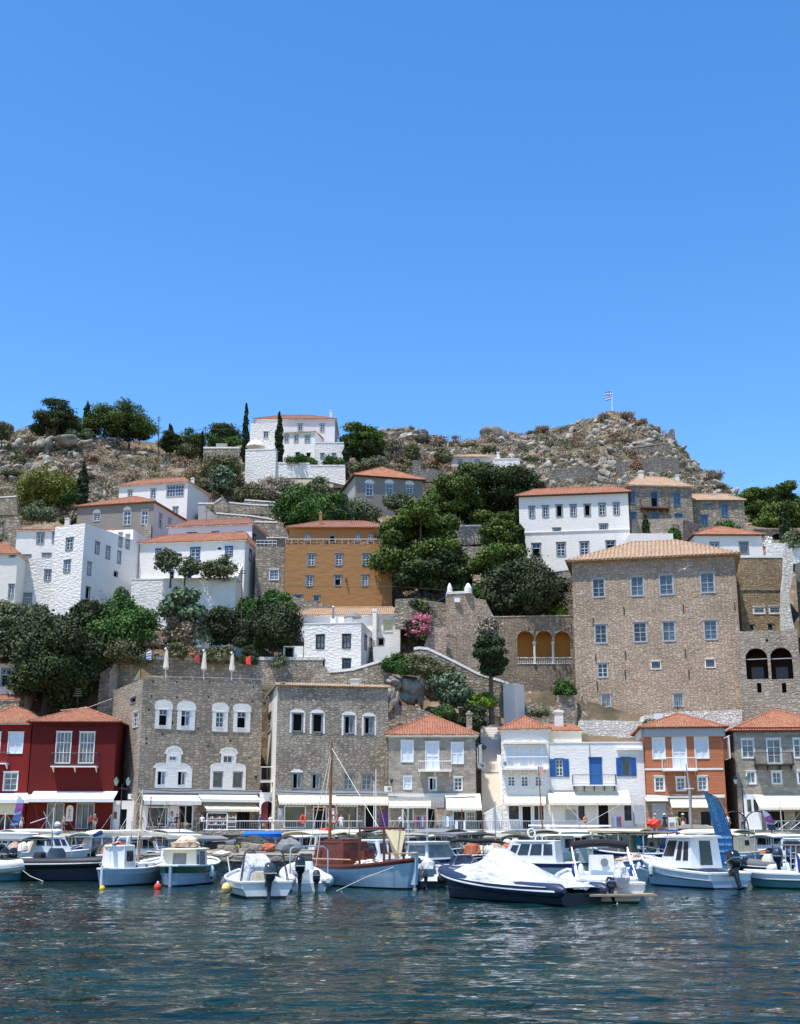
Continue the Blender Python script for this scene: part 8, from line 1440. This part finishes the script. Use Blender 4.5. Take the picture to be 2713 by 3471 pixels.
def upole(x, y0, y1, Y, lab, r=.13): m = MB(); m.tube([W(x, y1, Y) - V3((0, 0, 1)), W(x, y0, Y)], [r, r * .7], 'bark', 6); [m.obox(W(x, y0 + 6 + 8 * k, Y) - V3((.5, 0, 0)), (1.0, 0, 0), (0, .1, 0), (0, 0, .08), 'bark') for k in range(2)]; prop('utility_pole', lab, 'utility pole', m)
upole(539, 1411, 1545, 250, 'tall wooden utility pole on the left ridge'); upole(721, 1600, 1705, 205, 'thin dark utility pole on the slope left of the hilltop bastion', .1); upole(697, 1444, 1480, 245, 'short utility pole at the left end of the rounded pine', .1); upole(180, 1468, 1490, 262, 'small pole between the ridge rocks at the left', .08)
upole(820, 1930, 2095, 149, 'pale leaning pole in front of the garden terrace', .07)
m = MB()
for a, b in [((539, 1466, 250), (697, 1452, 245)), ((697, 1452, 245), (826, 1443, 240)), ((180, 1470, 262), (20, 1490, 262))]: m.tube([W(*a), (W(*a) + W(*b)) / 2 - V3((0, 0, .6)), W(*b)], .05, 'iron', 4)
prop('power_line', 'thin power lines crossing the left ridge', 'power line', m)
m = MB(); [m.tube([W(*p) for p in q], .03, 'iron', 4) for q in [[(970, 1985, 160), (1150, 1990, 160), (1330, 1988, 160), (1514, 2000, 152)], [(1430, 2066, 152), (1514, 2022, 152)]]]; prop('cable', 'dark cable running past the ochre house to the gate wall', 'cable', m)
m = MB(); m.tube([W(1612, 2598, 134), W(1640, 2618, 134), W(1695, 2620, 134)], .05, 'iron', 5); prop('cable', 'thick black cable drooping across the stairway between two houses', 'cable', m)
m = MB(); m.tube([W(205, 2408, 138), W(300, 2398, 138), W(381, 2368, 136)], .03, 'rope', 4); prop('cable', 'pale cable above the dark red roof', 'cable', m)
# parasols
def parasol(x0, y0, x1, y1, Y, yb, lab, mat):
    t = T('parasol', lab, 'parasol', W((x0 + x1) / 2, yb, Y)); a, b = W(x0, y1, Y), W(x1, y0, Y); c = V3(((a.x + b.x) / 2, Y, a.z)); r = (b.x - a.x) / 2; m = MB(); m.lathe(c, [(r, 0), (r * .75, (b.z - a.z) * .5), (r * .35, (b.z - a.z) * .85), (.03, b.z - a.z)], mat, 12); t.part('canopy', m); m = MB(); m.tube([V3((c.x, Y, W(x0, yb, Y).z)), V3((c.x, Y, b.z + .1))], .05, PAW, 6); t.part('pole', m)
parasol(833, 1491, 902, 1516, 214.5, 1530, 'open cream parasol on the hilltop bastion', AWC); parasol(1163, 2074, 1228, 2094, 153.5, 2116, 'open dark grey parasol on the roof of the white cube house', 'canvas_grey')
def furled(x, y0, y1, Y, lab, mat='rope', w_=9):
    t = T('parasol', lab, 'parasol', W(x, y1, Y), group='furled parasols'); a, b = W(x, y1, Y), W(x, y0, Y); hh = b.z - a.z; r = w_ / F * Y; m = MB(); m.v = []; m.lathe(a, [(r * .8, hh * .3), (r * 1.1, hh * .36), (r * .8, hh * .55), (r * .62, hh * .75), (r * .4, hh * .88), (.12, hh * .95)], mat, 9); m.v = [(p[0] + .06 * math.sin(7 * math.atan2(p[1] - a.y, p[0] - a.x)), p[1], p[2] + rng.normal() * .04) for p in m.v]; t.part('canopy', m); m = MB(); m.tube([a, b], .04, PAW, 6); m.lathe(b - V3((0, 0, .1)), [(.14, 0), (.14, .1), (.03, .2)], PAW, 8); t.part('pole', m)
furled(562, 2198, 2300, 141.5, 'furled cream parasol on the stone house roof, nearest its left corner'); furled(691, 2204, 2302, 142.5, 'furled cream parasol in the middle of the stone house roof'); furled(786, 2212, 2304, 143, 'furled cream parasol at the right end of the stone house roof'); furled(1130, 2056, 2112, 152.5, 'furled grey parasol on the roof of the white cube house', 'canvas_grey', 4)
m = MB(); P = [W(453, 2308, 137.5), W(477, 2262, 138.5), W(480, 2300, 141)]; m.poly(P, AWC); Q = [W(477, 2262, 138.5), W(512, 2288, 139.5), W(557, 2294, 141), W(556, 2300, 141), W(480, 2300, 141)]; m.poly(Q, 'canvas_yellow'); m.tube([W(477, 2310, 138.5), W(477, 2258, 138.5)], .04, 'iron'); m.tube([W(557, 2304, 141), W(557, 2290, 141)], .04, 'iron'); prop('shade_sail', 'small cream shade sail at the left corner of the stone house roof', 'shade sail', m)
m = MB(); x0 = W(490, 2302, 136); m.tube([W(492, 2293, 135.5), W(700, 2296, 138), W(890, 2303, 140.5)], .025, 'galv', 4); [m.tube([W(492 + 40 * k, 2293 + k, 135.5 + .5 * k), W(492 + 40 * k, 2306 + k, 135.5 + .5 * k)], .025, 'galv', 4) for k in range(11)]; prop('railing', 'thin rail along the roof terrace of the stone house', 'railing', m)
for lab, x, y, Y, c in [('small blue and white striped flag on a pole above the stone house roof', 513, 2205, 143, 'cloth_white'), ('red and blue flag beside the middle roof parasol', 677, 2215, 144, 'cloth_red'), ('bright pink flag on a thin red pole by the terrace wall', 850, 2222, 144, 'orange_red')]:
    m = MB(); a = W(x, y, Y); m.tube([W(x + 4, 2300, Y), a + V3((.15, 0, .3))], .025, 'iron', 4); m.prism([a, a + V3((-.55, .1, -.25)), a + V3((-.5, 0, -1.0)), a + V3((.05, 0, -1.1))], (0, .03, 0), c); 
    if c == 'cloth_white': [m.prism([a + V3((0, -.02, -.2 - k * .3)), a + V3((-.5, -.02, -.35 - k * .3)), a + V3((-.5, -.02, -.48 - k * .3)), a + V3((0, -.02, -.33 - k * .3))], (0, .02, 0), 'flag_blue') for k in range(3)]
    prop('flag', lab, 'flag', m)
# life rings on the posts, boat flags
for x, y, Y, lab, c, k in [(1027, 2778, 100, 'orange life ring hung left of the brown mast', 'orange_red', .55), (1131, 2776, 100, 'faded red life ring hung right of the brown mast', 'net_orange', .9), (1802, 2824, 84, 'cream life ring on the end of the white boom', 'rubber_cream', .9)]:
    m = MB(); c0 = W(x, y, Y); R_ = 13 / F * Y
    m.tube([c0 + V3((R_ * k * math.cos(a), .1 * math.sin(a), R_ * math.sin(a) * 1.05)) for a in [2 * math.pi * i / 14 for i in range(15)]], .075 if Y > 90 else .06, c, 7); m.tube([c0 + V3((0, .1, 0)), V3((c0.x, Y + .1, .6))], .03, 'galv', 5); prop('life_ring', lab, 'life ring', m)
for x, y, c1, c2, lab, s in [(2391, 3004, 'buoy_red', None, 'orange red mooring buoy floating by the cabin fishing boat', .19), (2634, 3001, 'buoy_yellow', None, 'yellow mooring buoy floating at the right', .21), (347, 3010, 'buoy_yellow', 'buoy_red', 'small yellow buoy at the stern of the pale blue fishing boat', .13), (535, 3008, 'orange_red', 'gel', 'red and white buoy between the two small fishing boats', .17)]:
    p = Wz(x, y + 6, 0); m = MB(); m.lathe(p + V3((0, 0, -.1)), [(.03, 0), (s * .8, .06), (s, s * 1.1), (s * .8, s * 1.8), (s * .35, s * 2.15)], c1, 12); m.lathe(p + V3((0, 0, -.1)), [(s * .35, s * 2.15), (s * .3, s * 2.5), (.02, s * 2.6)], c2 or c1, 8); prop('buoy', lab, 'buoy', m, smooth=True)
for x, Y, y0, y1, lab in [(1275, 104, 2607, 2870, 'thin white mast behind the caique'), (2343, 100, 2632, 2800, 'slender rusty mast in front of the orange house'), (2555, 96, 2740, 2830, 'short white mast beside the purple banner'), (1384, 92, 2732, 2850, 'white awning pole in front of the ashlar house shop'), (1448, 92, 2738, 2846, 'second white awning pole before the ashlar house shop'), (1637, 85, 2778, 2860, 'dark red topped mooring stake'), (1566, 98, 2742, 2830, 'short rusty pole before the ashlar house')]:
    m = MB(); r = .035; m.tube([V3((XY(x, Y), Y, .3)), W(x, y0, Y)], r, PAW if 'white' in lab else 'mastwood', 6); prop('mast_pole', lab, 'pole', m)
m = MB(); p = W(2218, 2798, 118); m.ell((p.x, 118, p.z + .2), (.7, .5, .42), 'orange_red', 12, 6, .07); m.tube([p - V3((0, 0, 2.6)), p], .05, 'iron'); prop('life_raft', 'bright red inflatable bundle on a post before the orange house', 'raft', m)
m = MB(); p = W(1105, 2815, 108); m.ell((p.x, 108, p.z), (.8, .4, .2), 'orange_red', 12, 5, .07); m.obox((p.x - 1, 107.5, p.z - .5), (2, 0, 0), (0, 1, 0), (0, 0, .4), 'gel'); m.tube([p - V3((0, 0, 2.2)), p - V3((0, 0, .4))], .06, 'iron'); prop('life_jackets', 'heap of orange life jackets on a white box behind the mast', 'life jackets', m)
# seagulls
for lab, x, y, Y, s, rt in [('white gull gliding in front of the mansion roof line', 2322, 1929, 120, 48, .25), ('small white gull flying at the left edge of the mansion', 1972, 2014, 118, 30, .1)]:
    p = W(x, y, Y); h_ = s / 2 / F * Y; m = MB(); m.ell(p, (h_ * .16, h_ * .34, h_ * .1), 'cloth_white', 10, 6); m.ell(p + V3((.03, -h_ * .36, .03)), (h_ * .07, h_ * .09, h_ * .07), 'cloth_white', 8, 5); m.prism([p + V3((-.02, h_ * .3, 0)), p + V3((.1 * h_, h_ * .6, 0)), p + V3((-.12 * h_, h_ * .6, 0))], (0, 0, .02), 'cloth_white')
    for sg in (-1, 1): m.prism([p + V3((0, -h_ * .14, .03)), p + V3((sg * h_ * .5, -h_ * .2, h_ * (.2 + rt * sg))), p + V3((sg * h_, h_ * .1, h_ * (.08 + rt * sg * 2))), p + V3((sg * h_ * .5, h_ * .1, h_ * (.17 + rt * sg))), p + V3((0, h_ * .15, .03))], (0, 0, .025), 'cloth_white')
    prop('gull', lab, 'bird', m)
for i, x in enumerate([2098, 2106, 2113, 2122, 2131, 2138]):
    p = W(x, 1856 - (x - 2098) * .2, 158); m = MB(); m.ell(p, (.13, .1, .09), 'iron', 8, 5); m.ell(p + V3((.1, 0, .09)), (.05, .05, .05), 'iron', 7, 4); m.prism([p + V3((-.1, 0, .02)), p + V3((-.28, .03, -.02)), p + V3((-.28, -.03, -.02))], (0, 0, .02), 'iron'); prop('pigeon', 'dark pigeon perched in a row on the left slope of the mansion roof', 'bird', m, 'pigeons on the mansion roof')
# street furniture: tables, chairs, goods
def table(x, Y, lab, mat=PAW):
    b = V3((XY(x, Y), Y, 2.45)); t = T('cafe_table', lab, 'table', b, group='cafe tables on the quay'); m = MB(); m.lathe(b + V3((0, 0, .72)), [(.4, 0), (.4, .03)], mat, 12); t.part('table_top', m); m = MB(); m.tube([b, b + V3((0, 0, .72))], .03, 'iron'); m.lathe(b, [(.22, 0), (.2, .03)], 'iron', 8); t.part('leg', m)
def chair(x, Y, lab, mat='plank', yaw=0):
    b = V3((XY(x, Y), Y, 2.45)); t = T('cafe_chair', lab, 'chair', b, yaw, 'cafe chairs on the quay', world=False); m = MB(); m.box((0, 0, .45), (.42, .42, .04), mat); t.part('seat', m); m = MB(); m.box((0, .2, .75), (.42, .03, .3), mat); t.part('backrest', m)
    for sx in (-1, 1):
        for sy in (-1, 1): m = MB(); m.tube([(sx * .18, sy * .18, 0), (sx * .18, sy * .19, .9 if sy > 0 else .45)], .018, mat, 4); t.part('leg', m)
for x, Y, l in [(545, 130, 'round white cafe table left of the seated pair'), (590, 130.4, 'round white cafe table before the seated pair'), (640, 130, 'round white cafe table by the dark shop door'), (215, 130.5, 'white cafe table before the RED sign')]: table(x, Y, l)
for x, Y, l, y in [(525, 130.2, 'wooden cafe chair left of the first table', 1.5), (562, 130.5, 'wooden cafe chair right of the first table', -1.5), (575, 131, 'wooden cafe chair under the person in pale shirt', .3), (601, 131, 'wooden cafe chair under the person in black', -.3), (622, 130.2, 'wooden cafe chair between the tables before the door', 1.4), (660, 130.3, 'empty wooden cafe chair nearest the shop door', -1.4), (630, 129, 'wooden cafe chair with its back to the water', 3.1)]: chair(x, Y, l, yaw=y)
m = MB(); x0, x1 = XY(700, 133), XY(770, 133)
for z in (2.5, 3.1, 3.7, 4.3): m.obox((x0, 132.8, z), (x1 - x0, 0, 0), (0, .4, 0), (0, 0, .05), PAW)
for x in (x0, x1 - .06): m.obox((x, 132.8, 2.45), (.06, 0, 0), (0, .4, 0), (0, 0, 1.9), PAW)
for k in range(30): m.ell((x0 + .2 + (x1 - x0 - .4) * ((k % 10) / 9), 133, 2.68 + .6 * (k // 10)), (.1, .1, .12), ['cloth_brown', 'cloth_khaki', 'cloth_white', 'cloth_red'][k % 4], 7, 4)
prop('display_shelf', 'white souvenir display shelf under the cream awning', 'display shelf', m)
m = MB(); x0, x1 = XY(772, 132.6), XY(800, 132.6)
for z in (2.9, 3.35, 3.8): m.obox((x0, 132.4, z), (x1 - x0, 0, 0), (0, .4, 0), (0, 0, .05), PAW); [m.ell((x0 + .15 + .2 * k, 132.6, z + .12), (.09, .1, .07), ['cloth_brown', 'cloth_navy', 'cloth_khaki'][k % 3], 7, 4) for k in range(4)]
for x in (x0, x1): m.tube([(x, 132.4, 2.45), (x, 132.4, 4.1)], .03, PAW, 4)
prop('display_shelf', 'narrow shoe shelf between the souvenir shelf and the dark door', 'display shelf', m)
def rack(x0, x1, Y, lab, cols, z=1.55):
    t = T('clothes_rack', lab, 'clothes rack', (XY((x0 + x1) / 2, Y), Y, 2.45), group='clothes racks outside the shops'); a, b = XY(x0, Y), XY(x1, Y); m = MB(); m.tube([(a, Y, 2.45), (a, Y, 2.45 + z), (b, Y, 2.45 + z), (b, Y, 2.45)], .025, 'steel', 5); t.part('rail_frame', m)
    for k, c in enumerate(cols):
        xx = a + (b - a) * (k + .5) / len(cols); w_ = (b - a) / len(cols) * .46; m = MB(); m.prism([(xx - w_ * .5, Y - .12, 2.4 + z), (xx + w_ * .5, Y - .12, 2.4 + z), (xx + w_, Y - .15, 2.25 + z), (xx + w_ * .8, Y - .16, 1.35 + z), (xx - w_ * .8, Y - .16, 1.35 + z), (xx - w_, Y - .15, 2.25 + z)], (0, .2, 0), 'cloth_' + c); t.part('garment', m)
rack(1408, 1444, 131.8, 'clothes rack with navy, blue and red garments before the ashlar house', ['red', 'navy', 'blue', 'sky', 'red']); rack(2066, 2108, 131, 'clothes rack with grey, blue and dark red garments by the blue shutter house', ['khaki', 'grey', 'sky', 'blue', 'red']); rack(1500, 1534, 131.5, 'narrow rack of pale blue and white clothes beside the ashlar house doorway', ['sky', 'white', 'sky'])
rack(1544, 1580, 130.5, 'low rack of white and navy clothes under the projecting cream awning', ['white', 'navy', 'navy', 'white'], 1.1)
m = MB(); p = V3((XY(1860, 131), 131, 2.45)); m.ell(p + V3((0, 0, .35)), (.3, .3, .35), 'cloth_white', 9, 5); prop('flower_pot', 'white pot beside the door of the balcony house', 'pot', m)
m = MB(); a = W(2168, 2760, 131.5); m.box(a, (1.0, .3, 1.9), LGF); prop('notice_cabinet', 'grey notice cabinet at the right end of the blue shutter house', 'cabinet', m)
for lab, x, Y in [('black arched sculpture frame of a motorbike hoop, left', 2492, 116), ('black hoop frame right of the lamp post', 2570, 114)]:
    m = MB(); c = W(x, 2800, Y); m.tube([c + V3((1.2 * math.cos(a), 0, 1.3 * math.sin(a))) for a in [math.pi * i / 12 for i in range(13)]], .06, 'iron', 6); [m.tube([c + V3((s * 1.2, 0, 0)), c + V3((s * 1.2, 0, -2.2))], .06, 'iron', 6) for s in (-1, 1)]; prop('steel_arch', 'black steel boat arch ' + ('left of' if x < 2530 else 'right of') + ' the right-hand lamp post', 'arch frame', m)
# ---------------- people ----------------
def person(x, Y, label, top, legs, h=1.7, hat=None, hair='hair', skin='skin', pose='stand', skirt=False, yaw=0.0, z=2.45, bag=None, sleeves=False, bare=False):
    k = h / 1.7; J = {}
    sw = .16 if pose == 'walk' else .03
    P = dict(pel=(0, 0, .93), wa=(0, 0, 1.08), ch=(0, .01, 1.3), nk=(0, .01, 1.44), nk2=(0, -.01, 1.5), hd=(0, -.02, 1.6), tp=(0, -.01, 1.69))
    for s, n in ((-1, 'L'), (1, 'R')):
        f = sw * s; P['hp' + n] = (.1 * s, 0, .88); P['kn' + n] = (.1 * s, -f * .7, .5); P['an' + n] = (.1 * s, f * -.9 + .02, .09); P['to' + n] = (.11 * s, f * -.9 - .14, .03)
        P['sh' + n] = (.19 * s, .01, 1.38); P['el' + n] = (.27 * s, f * .5 + .02, 1.12); P['wr' + n] = (.29 * s, f * .9 - .06, .88); P['ha' + n] = (.29 * s, f * 1.0 - .09, .79); P['fi' + n] = (.28 * s, f * 1.0 - .12, .72)
    if pose == 'sit':
        for n in 'LR':
            sx = P['hp' + n][0]; P['kn' + n] = (sx * 1.3, -.42, .9); P['an' + n] = (sx * 1.3, -.42, .5); P['to' + n] = (sx * 1.3, -.56, .45); s = 1 if sx > 0 else -1; P['el' + n] = (.25 * s, -.08, 1.12); P['wr' + n] = (.16 * s, -.28, 1.05); P['ha' + n] = (.13 * s, -.34, 1.04); P['fi' + n] = (.11 * s, -.4, 1.03)
    Rd = dict(pel=.135, wa=.115, ch=.13, nk=.065, nk2=.055, hd=.098, tp=.07, hp=.10, kn=.062, an=.042, to=.035, sh=.062, el=.043, wr=.03, ha=.036, fi=.018)
    names = list(P); ed = [('pel', 'wa'), ('wa', 'ch'), ('ch', 'nk'), ('nk', 'nk2'), ('nk2', 'hd'), ('hd', 'tp')] + [(a + n, b + n) for n in 'LR' for a, b in (('hp', 'kn'), ('kn', 'an'), ('an', 'to'), ('sh', 'el'), ('el', 'wr'), ('wr', 'ha'), ('ha', 'fi'))] + [('pel', 'hp' + n) for n in 'LR'] + [('ch', 'sh' + n) for n in 'LR']
    me = bpy.data.meshes.new('person'); me.from_pydata([tuple(q * k for q in P[n]) for n in names], [(names.index(a), names.index(b)) for a, b in ed], []); tmp = bpy.data.objects.new('tmp', me); COL.objects.link(tmp)
    md = tmp.modifiers.new('s', 'SKIN'); sk_ = me.skin_vertices[0].data
    for i, n in enumerate(names): r = Rd.get(n[:2] if n[-1] in 'LR' and n[:-1] in Rd else n, Rd.get(n, .05)) * k; r = Rd[n[:-1]] * k if n[-1] in 'LR' and n[:-1] in Rd else Rd[n] * k; sk_[i].radius = (r, r * (.78 if n in ('pel', 'wa', 'ch') else 1)); sk_[i].use_root = n == 'pel'
    sb = tmp.modifiers.new('b', 'SUBSURF'); sb.levels = 1; sb.render_levels = 1; dg = bpy.context.evaluated_depsgraph_get(); bm_ = bpy.data.meshes.new_from_object(tmp.evaluated_get(dg)); bpy.data.objects.remove(tmp)
    mats = [skin, 'cloth_' + top if not bare else skin, 'cloth_' + legs, 'cloth_black']; bm_.materials.clear(); [bm_.materials.append(M(q)) for q in mats]
    for p in bm_.polygons:
        c = p.center / k; p.use_smooth = True; arm = abs(c.x) > .215
        if c.z > 1.44 or (arm and c.z < (1.0 if sleeves else 1.22)) : p.material_index = 0
        elif c.z > (.97 if pose != 'sit' else .98): p.material_index = 1
        elif pose == 'sit': p.material_index = 2
        elif c.z > (.5 if not skirt else .6): p.material_index = 2
        elif c.z > .08: p.material_index = 2 if legs in ('black', 'navy') and not skirt else 0
        else: p.material_index = 3
    b = V3((XY(x, Y), Y, z - (.45 * k if pose == 'sit' else 0) + (0 if pose != 'sit' else 0))); o = bpy.data.objects.new('person', bm_); COL.objects.link(o); o.location = b; o.rotation_euler = (0, 0, yaw); tagit(o, label, 'person', 'people on the quay')
    m = MB(); m.ell((0, .02 * k, 1.64 * k), (.1 * k, .112 * k, .1 * k), hair, 10, 6); m.build('hair', o, smooth=True)
    m = MB(); m.ell((0, -.118 * k, 1.585 * k), (.014, .02, .022), skin, 6, 4); [m.ell((s * .035, -.108 * k, 1.612 * k), (.012, .008, .008), 'iron', 6, 4) for s in (-1, 1)]; m.box((0, -.112 * k, 1.55 * k), (.04, .01, .008), 'cloth_red'); [m.ell((s * .1 * k, 0, 1.6 * k), (.012, .02, .03), skin, 6, 4) for s in (-1, 1)]; m.build('face', o)
    if hat: m = MB(); m.lathe((0, 0, 1.66 * k), [(.22, 0), (.22, .012), (.115, .02), (.105, .1), (.03, .13)], hat, 12); m.build('hat', o)
    if skirt: m = MB(); m.lathe((0, 0, .45 * k), [(.27 * k, 0), (.2 * k, .3 * k), (.145 * k, .56 * k)], 'cloth_' + legs, 12); m.build('skirt', o)
    if bag: m = MB(); m.rloft([(V3((0, .2, 1.02)), .14, .08), (V3((0, .2, 1.3)), .15, .1), (V3((0, .18, 1.42)), .1, .07)] if bag[0] == 'back' else [(V3((.32, -.1, .55)), .16, .08), (V3((.32, -.1, .8)), .13, .06)], 'cloth_' + bag[1], 10, .5); m.build('bag', o)
    return o
PP = [(916, 131.5, 'man in a white T-shirt and navy shorts walking past the arched red door', 'white', 'navy', dict(pose='walk', skin='skin_dark', yaw=2.2)), (882, 131, 'person in blue with a lime green bag beside the arched door', 'blue', 'navy', dict(pose='walk', yaw=.8, bag=('hand', 'lime'))),
 (1157, 130.5, 'person in a white top with a backpack before the shop window', 'white', 'white', dict(yaw=.3, bag=('back', 'white'), pose='walk')), (684, 130.5, 'person in a white top and dark trousers before the stone house shop', 'white', 'black', dict(yaw=-.5)),
 (2224, 128.5, 'person in a straw hat and pale top behind the red bundle', 'rose', 'khaki', dict(hat='straw', yaw=.4)), (2255, 129, 'person in a long black dress and white hat before the orange house', 'black', 'black', dict(hat=PAW, skirt=True, yaw=3.0, pose='walk')),
 (2297, 129.5, 'person in a light green shirt before the orange house', 'green', 'khaki', dict(yaw=2.6, pose='walk')), (2318, 128.5, 'person in a wide white hat, brown top and pink skirt', 'brown', 'rose', dict(hat=PAW, skirt=True, yaw=3.1)),
 (2358, 132.2, 'shopkeeper in grey standing between the two dark doors of the orange house', 'grey', 'navy', dict(yaw=0)), (1985, 130, 'sun tanned person in orange by the shop of the blue shutter house', 'orange_', 'brown', dict(yaw=.6, skin='skin')),
 (538, 131.8, 'waiter in black leaning over the cafe counter', 'black', 'black', dict(yaw=1.2)), (475, 130.8, 'person with a cap in dark clothes beside the white annex', 'navy', 'black', dict(hat='straw', yaw=.2)),
 (579, 130.6, 'seated person in a pale blue shirt at the cafe', 'grey', 'navy', dict(pose='sit', z=2.92, yaw=.2)), (598, 130.8, 'seated person in black at the cafe', 'black', 'black', dict(pose='sit', z=2.92, yaw=-.2)),
 (70, 129.5, 'person in a rose top beside the small left banner', 'rose', 'white', dict(yaw=.7)), (214, 129.5, 'person in khaki walking past the RED sign', 'khaki', 'brown', dict(yaw=-1.2, pose='walk')), (306, 129.8, 'person in dark red before the shop door of the dark red house', 'red', 'black', dict(yaw=.3)), (320, 130.1, 'person with fair hair in brown beside the shop door', 'brown', 'khaki', dict(yaw=-.4, hair='hair_pale')),
 (1358, 131, 'person in black and white at the corner of the ashlar house', 'white', 'black', dict(yaw=.9)), (1520, 132, 'person in white standing at the clothes rack of the ashlar house', 'white', 'white', dict(yaw=1.5, hair='hair')), (2470, 128.5, 'person in white behind the blue banner', 'white', 'khaki', dict(yaw=.4)), (2520, 127.5, 'person with a white cap near the lamp post on the right', 'grey', 'navy', dict(yaw=.2, hat=PAW))]
for x, Y, lab, a, b, kw in PP: person(x, Y, lab, a, b, **kw)

# small fittings on roofs and walls
for lab, x, y, Y in [('thin television aerial on the ochre house roof', 1190, 1772, 172), ('television aerial above the arched window house', 1290, 1590, 205), ('television aerial on the roof of the ashlar house', 1500, 2455, 138), ('television aerial on the roof of the big white house', 2010, 1655, 186), ('television aerial on the tiled wing left of the tower', 178, 1762, 166), ('television aerial on the lilac house roof', 700, 1766, 177), ('television aerial on the dark red house roof', 262, 2402, 138), ('television aerial over the orange house roof', 2300, 2446, 136)]:
    p = W(x, y, Y); m = MB(); m.tube([p - V3((0, 0, .5)), p + V3((0, 0, 2.2))], .035, 'iron', 4); [m.tube([p + V3((-.5 + .08 * k, 0, 1.4 + .25 * k)), p + V3((.5 - .08 * k, 0, 1.4 + .25 * k))], .025, 'iron', 4) for k in range(4)]; prop('roof_aerial', lab, 'aerial', m, 'roof aerials')
for lab, x, y, Y in [('air conditioner on the side wall of the ashlar house', 1632, 2596, 136), ('air conditioner at the left of the loggia balcony', 1708, 2588, 133.2), ('electric box at the right end of the patched house', 1316, 2674, 133.8), ('air conditioner on the white annex roof', 448, 2700, 135.5)]:
    m = MB(); m.box(W(x, y, Y), (.8, .35, .55), 'gel'); m.tube([W(x, y, Y) + V3((.12, -.18, 0)), W(x, y, Y) + V3((.12, -.2, 0))], .2, 'grey_frame', 10); prop('air_conditioner', lab, 'air conditioner', m)
m = MB(); a = W(2232, 2412, 146); m.box(a + V3((0, 0, -.8)), (.95, .5, 1.1), PAW); prop('water_tank', 'white box standing on the wall under the great mansion', 'tank', m)
for lab, q in [('black cable under the first floor of the stone house', [(474, 2674, 132.8), (600, 2682, 134.6), (740, 2679, 136.6), (884, 2683, 138.6)]), ('black cable along the patched stone house front', [(938, 2684, 134), (1080, 2690, 134.8), (1200, 2689, 135.6), (1316, 2692, 136.5)]), ('grey cable across the orange house front', [(2192, 2690, 131.8), (2300, 2698, 131.6), (2456, 2688, 131)]), ('cable across the upper front of the ashlar house', [(1318, 2700, 133.8), (1460, 2706, 133.8), (1612, 2700, 133.8)])]:
    m = MB(); m.tube([W(*p) for p in q], .045, 'iron', 4); prop('cable', lab, 'cable', m)
for lab, x0, y0, x1, y1, Y, c in [('small brown sign above the arched red door', 916, 2703, 936, 2713, 137.8, CAK), ('framed red menu board beside the cafe window', 578, 2750, 588, 2768, 133.9, 'cloth_red'), ('white shop notices between the patched house door and window', 1112, 2740, 1134, 2790, 134.3, PAW), ('dark notice board with white sheets right of the arched gateway', 942, 2740, 960, 2795, 133.6, LGF), ('white folded menu board before the orange house', 2268, 2770, 2290, 2812, 129.5, PAW)]:
    a, b = W(x0, y1, Y), W(x1, y0, Y); m = MB(); m.obox(a, (b.x - a.x, 0, 0), (0, .08, 0), (0, 0, b.z - a.z), c); m.obox(a + V3((.08, -.02, .1)), ((b.x - a.x) * .7, 0, 0), (0, .018, 0), (0, 0, (b.z - a.z) * .5), 'grey_frame'); prop('shop_sign', lab, 'sign', m)
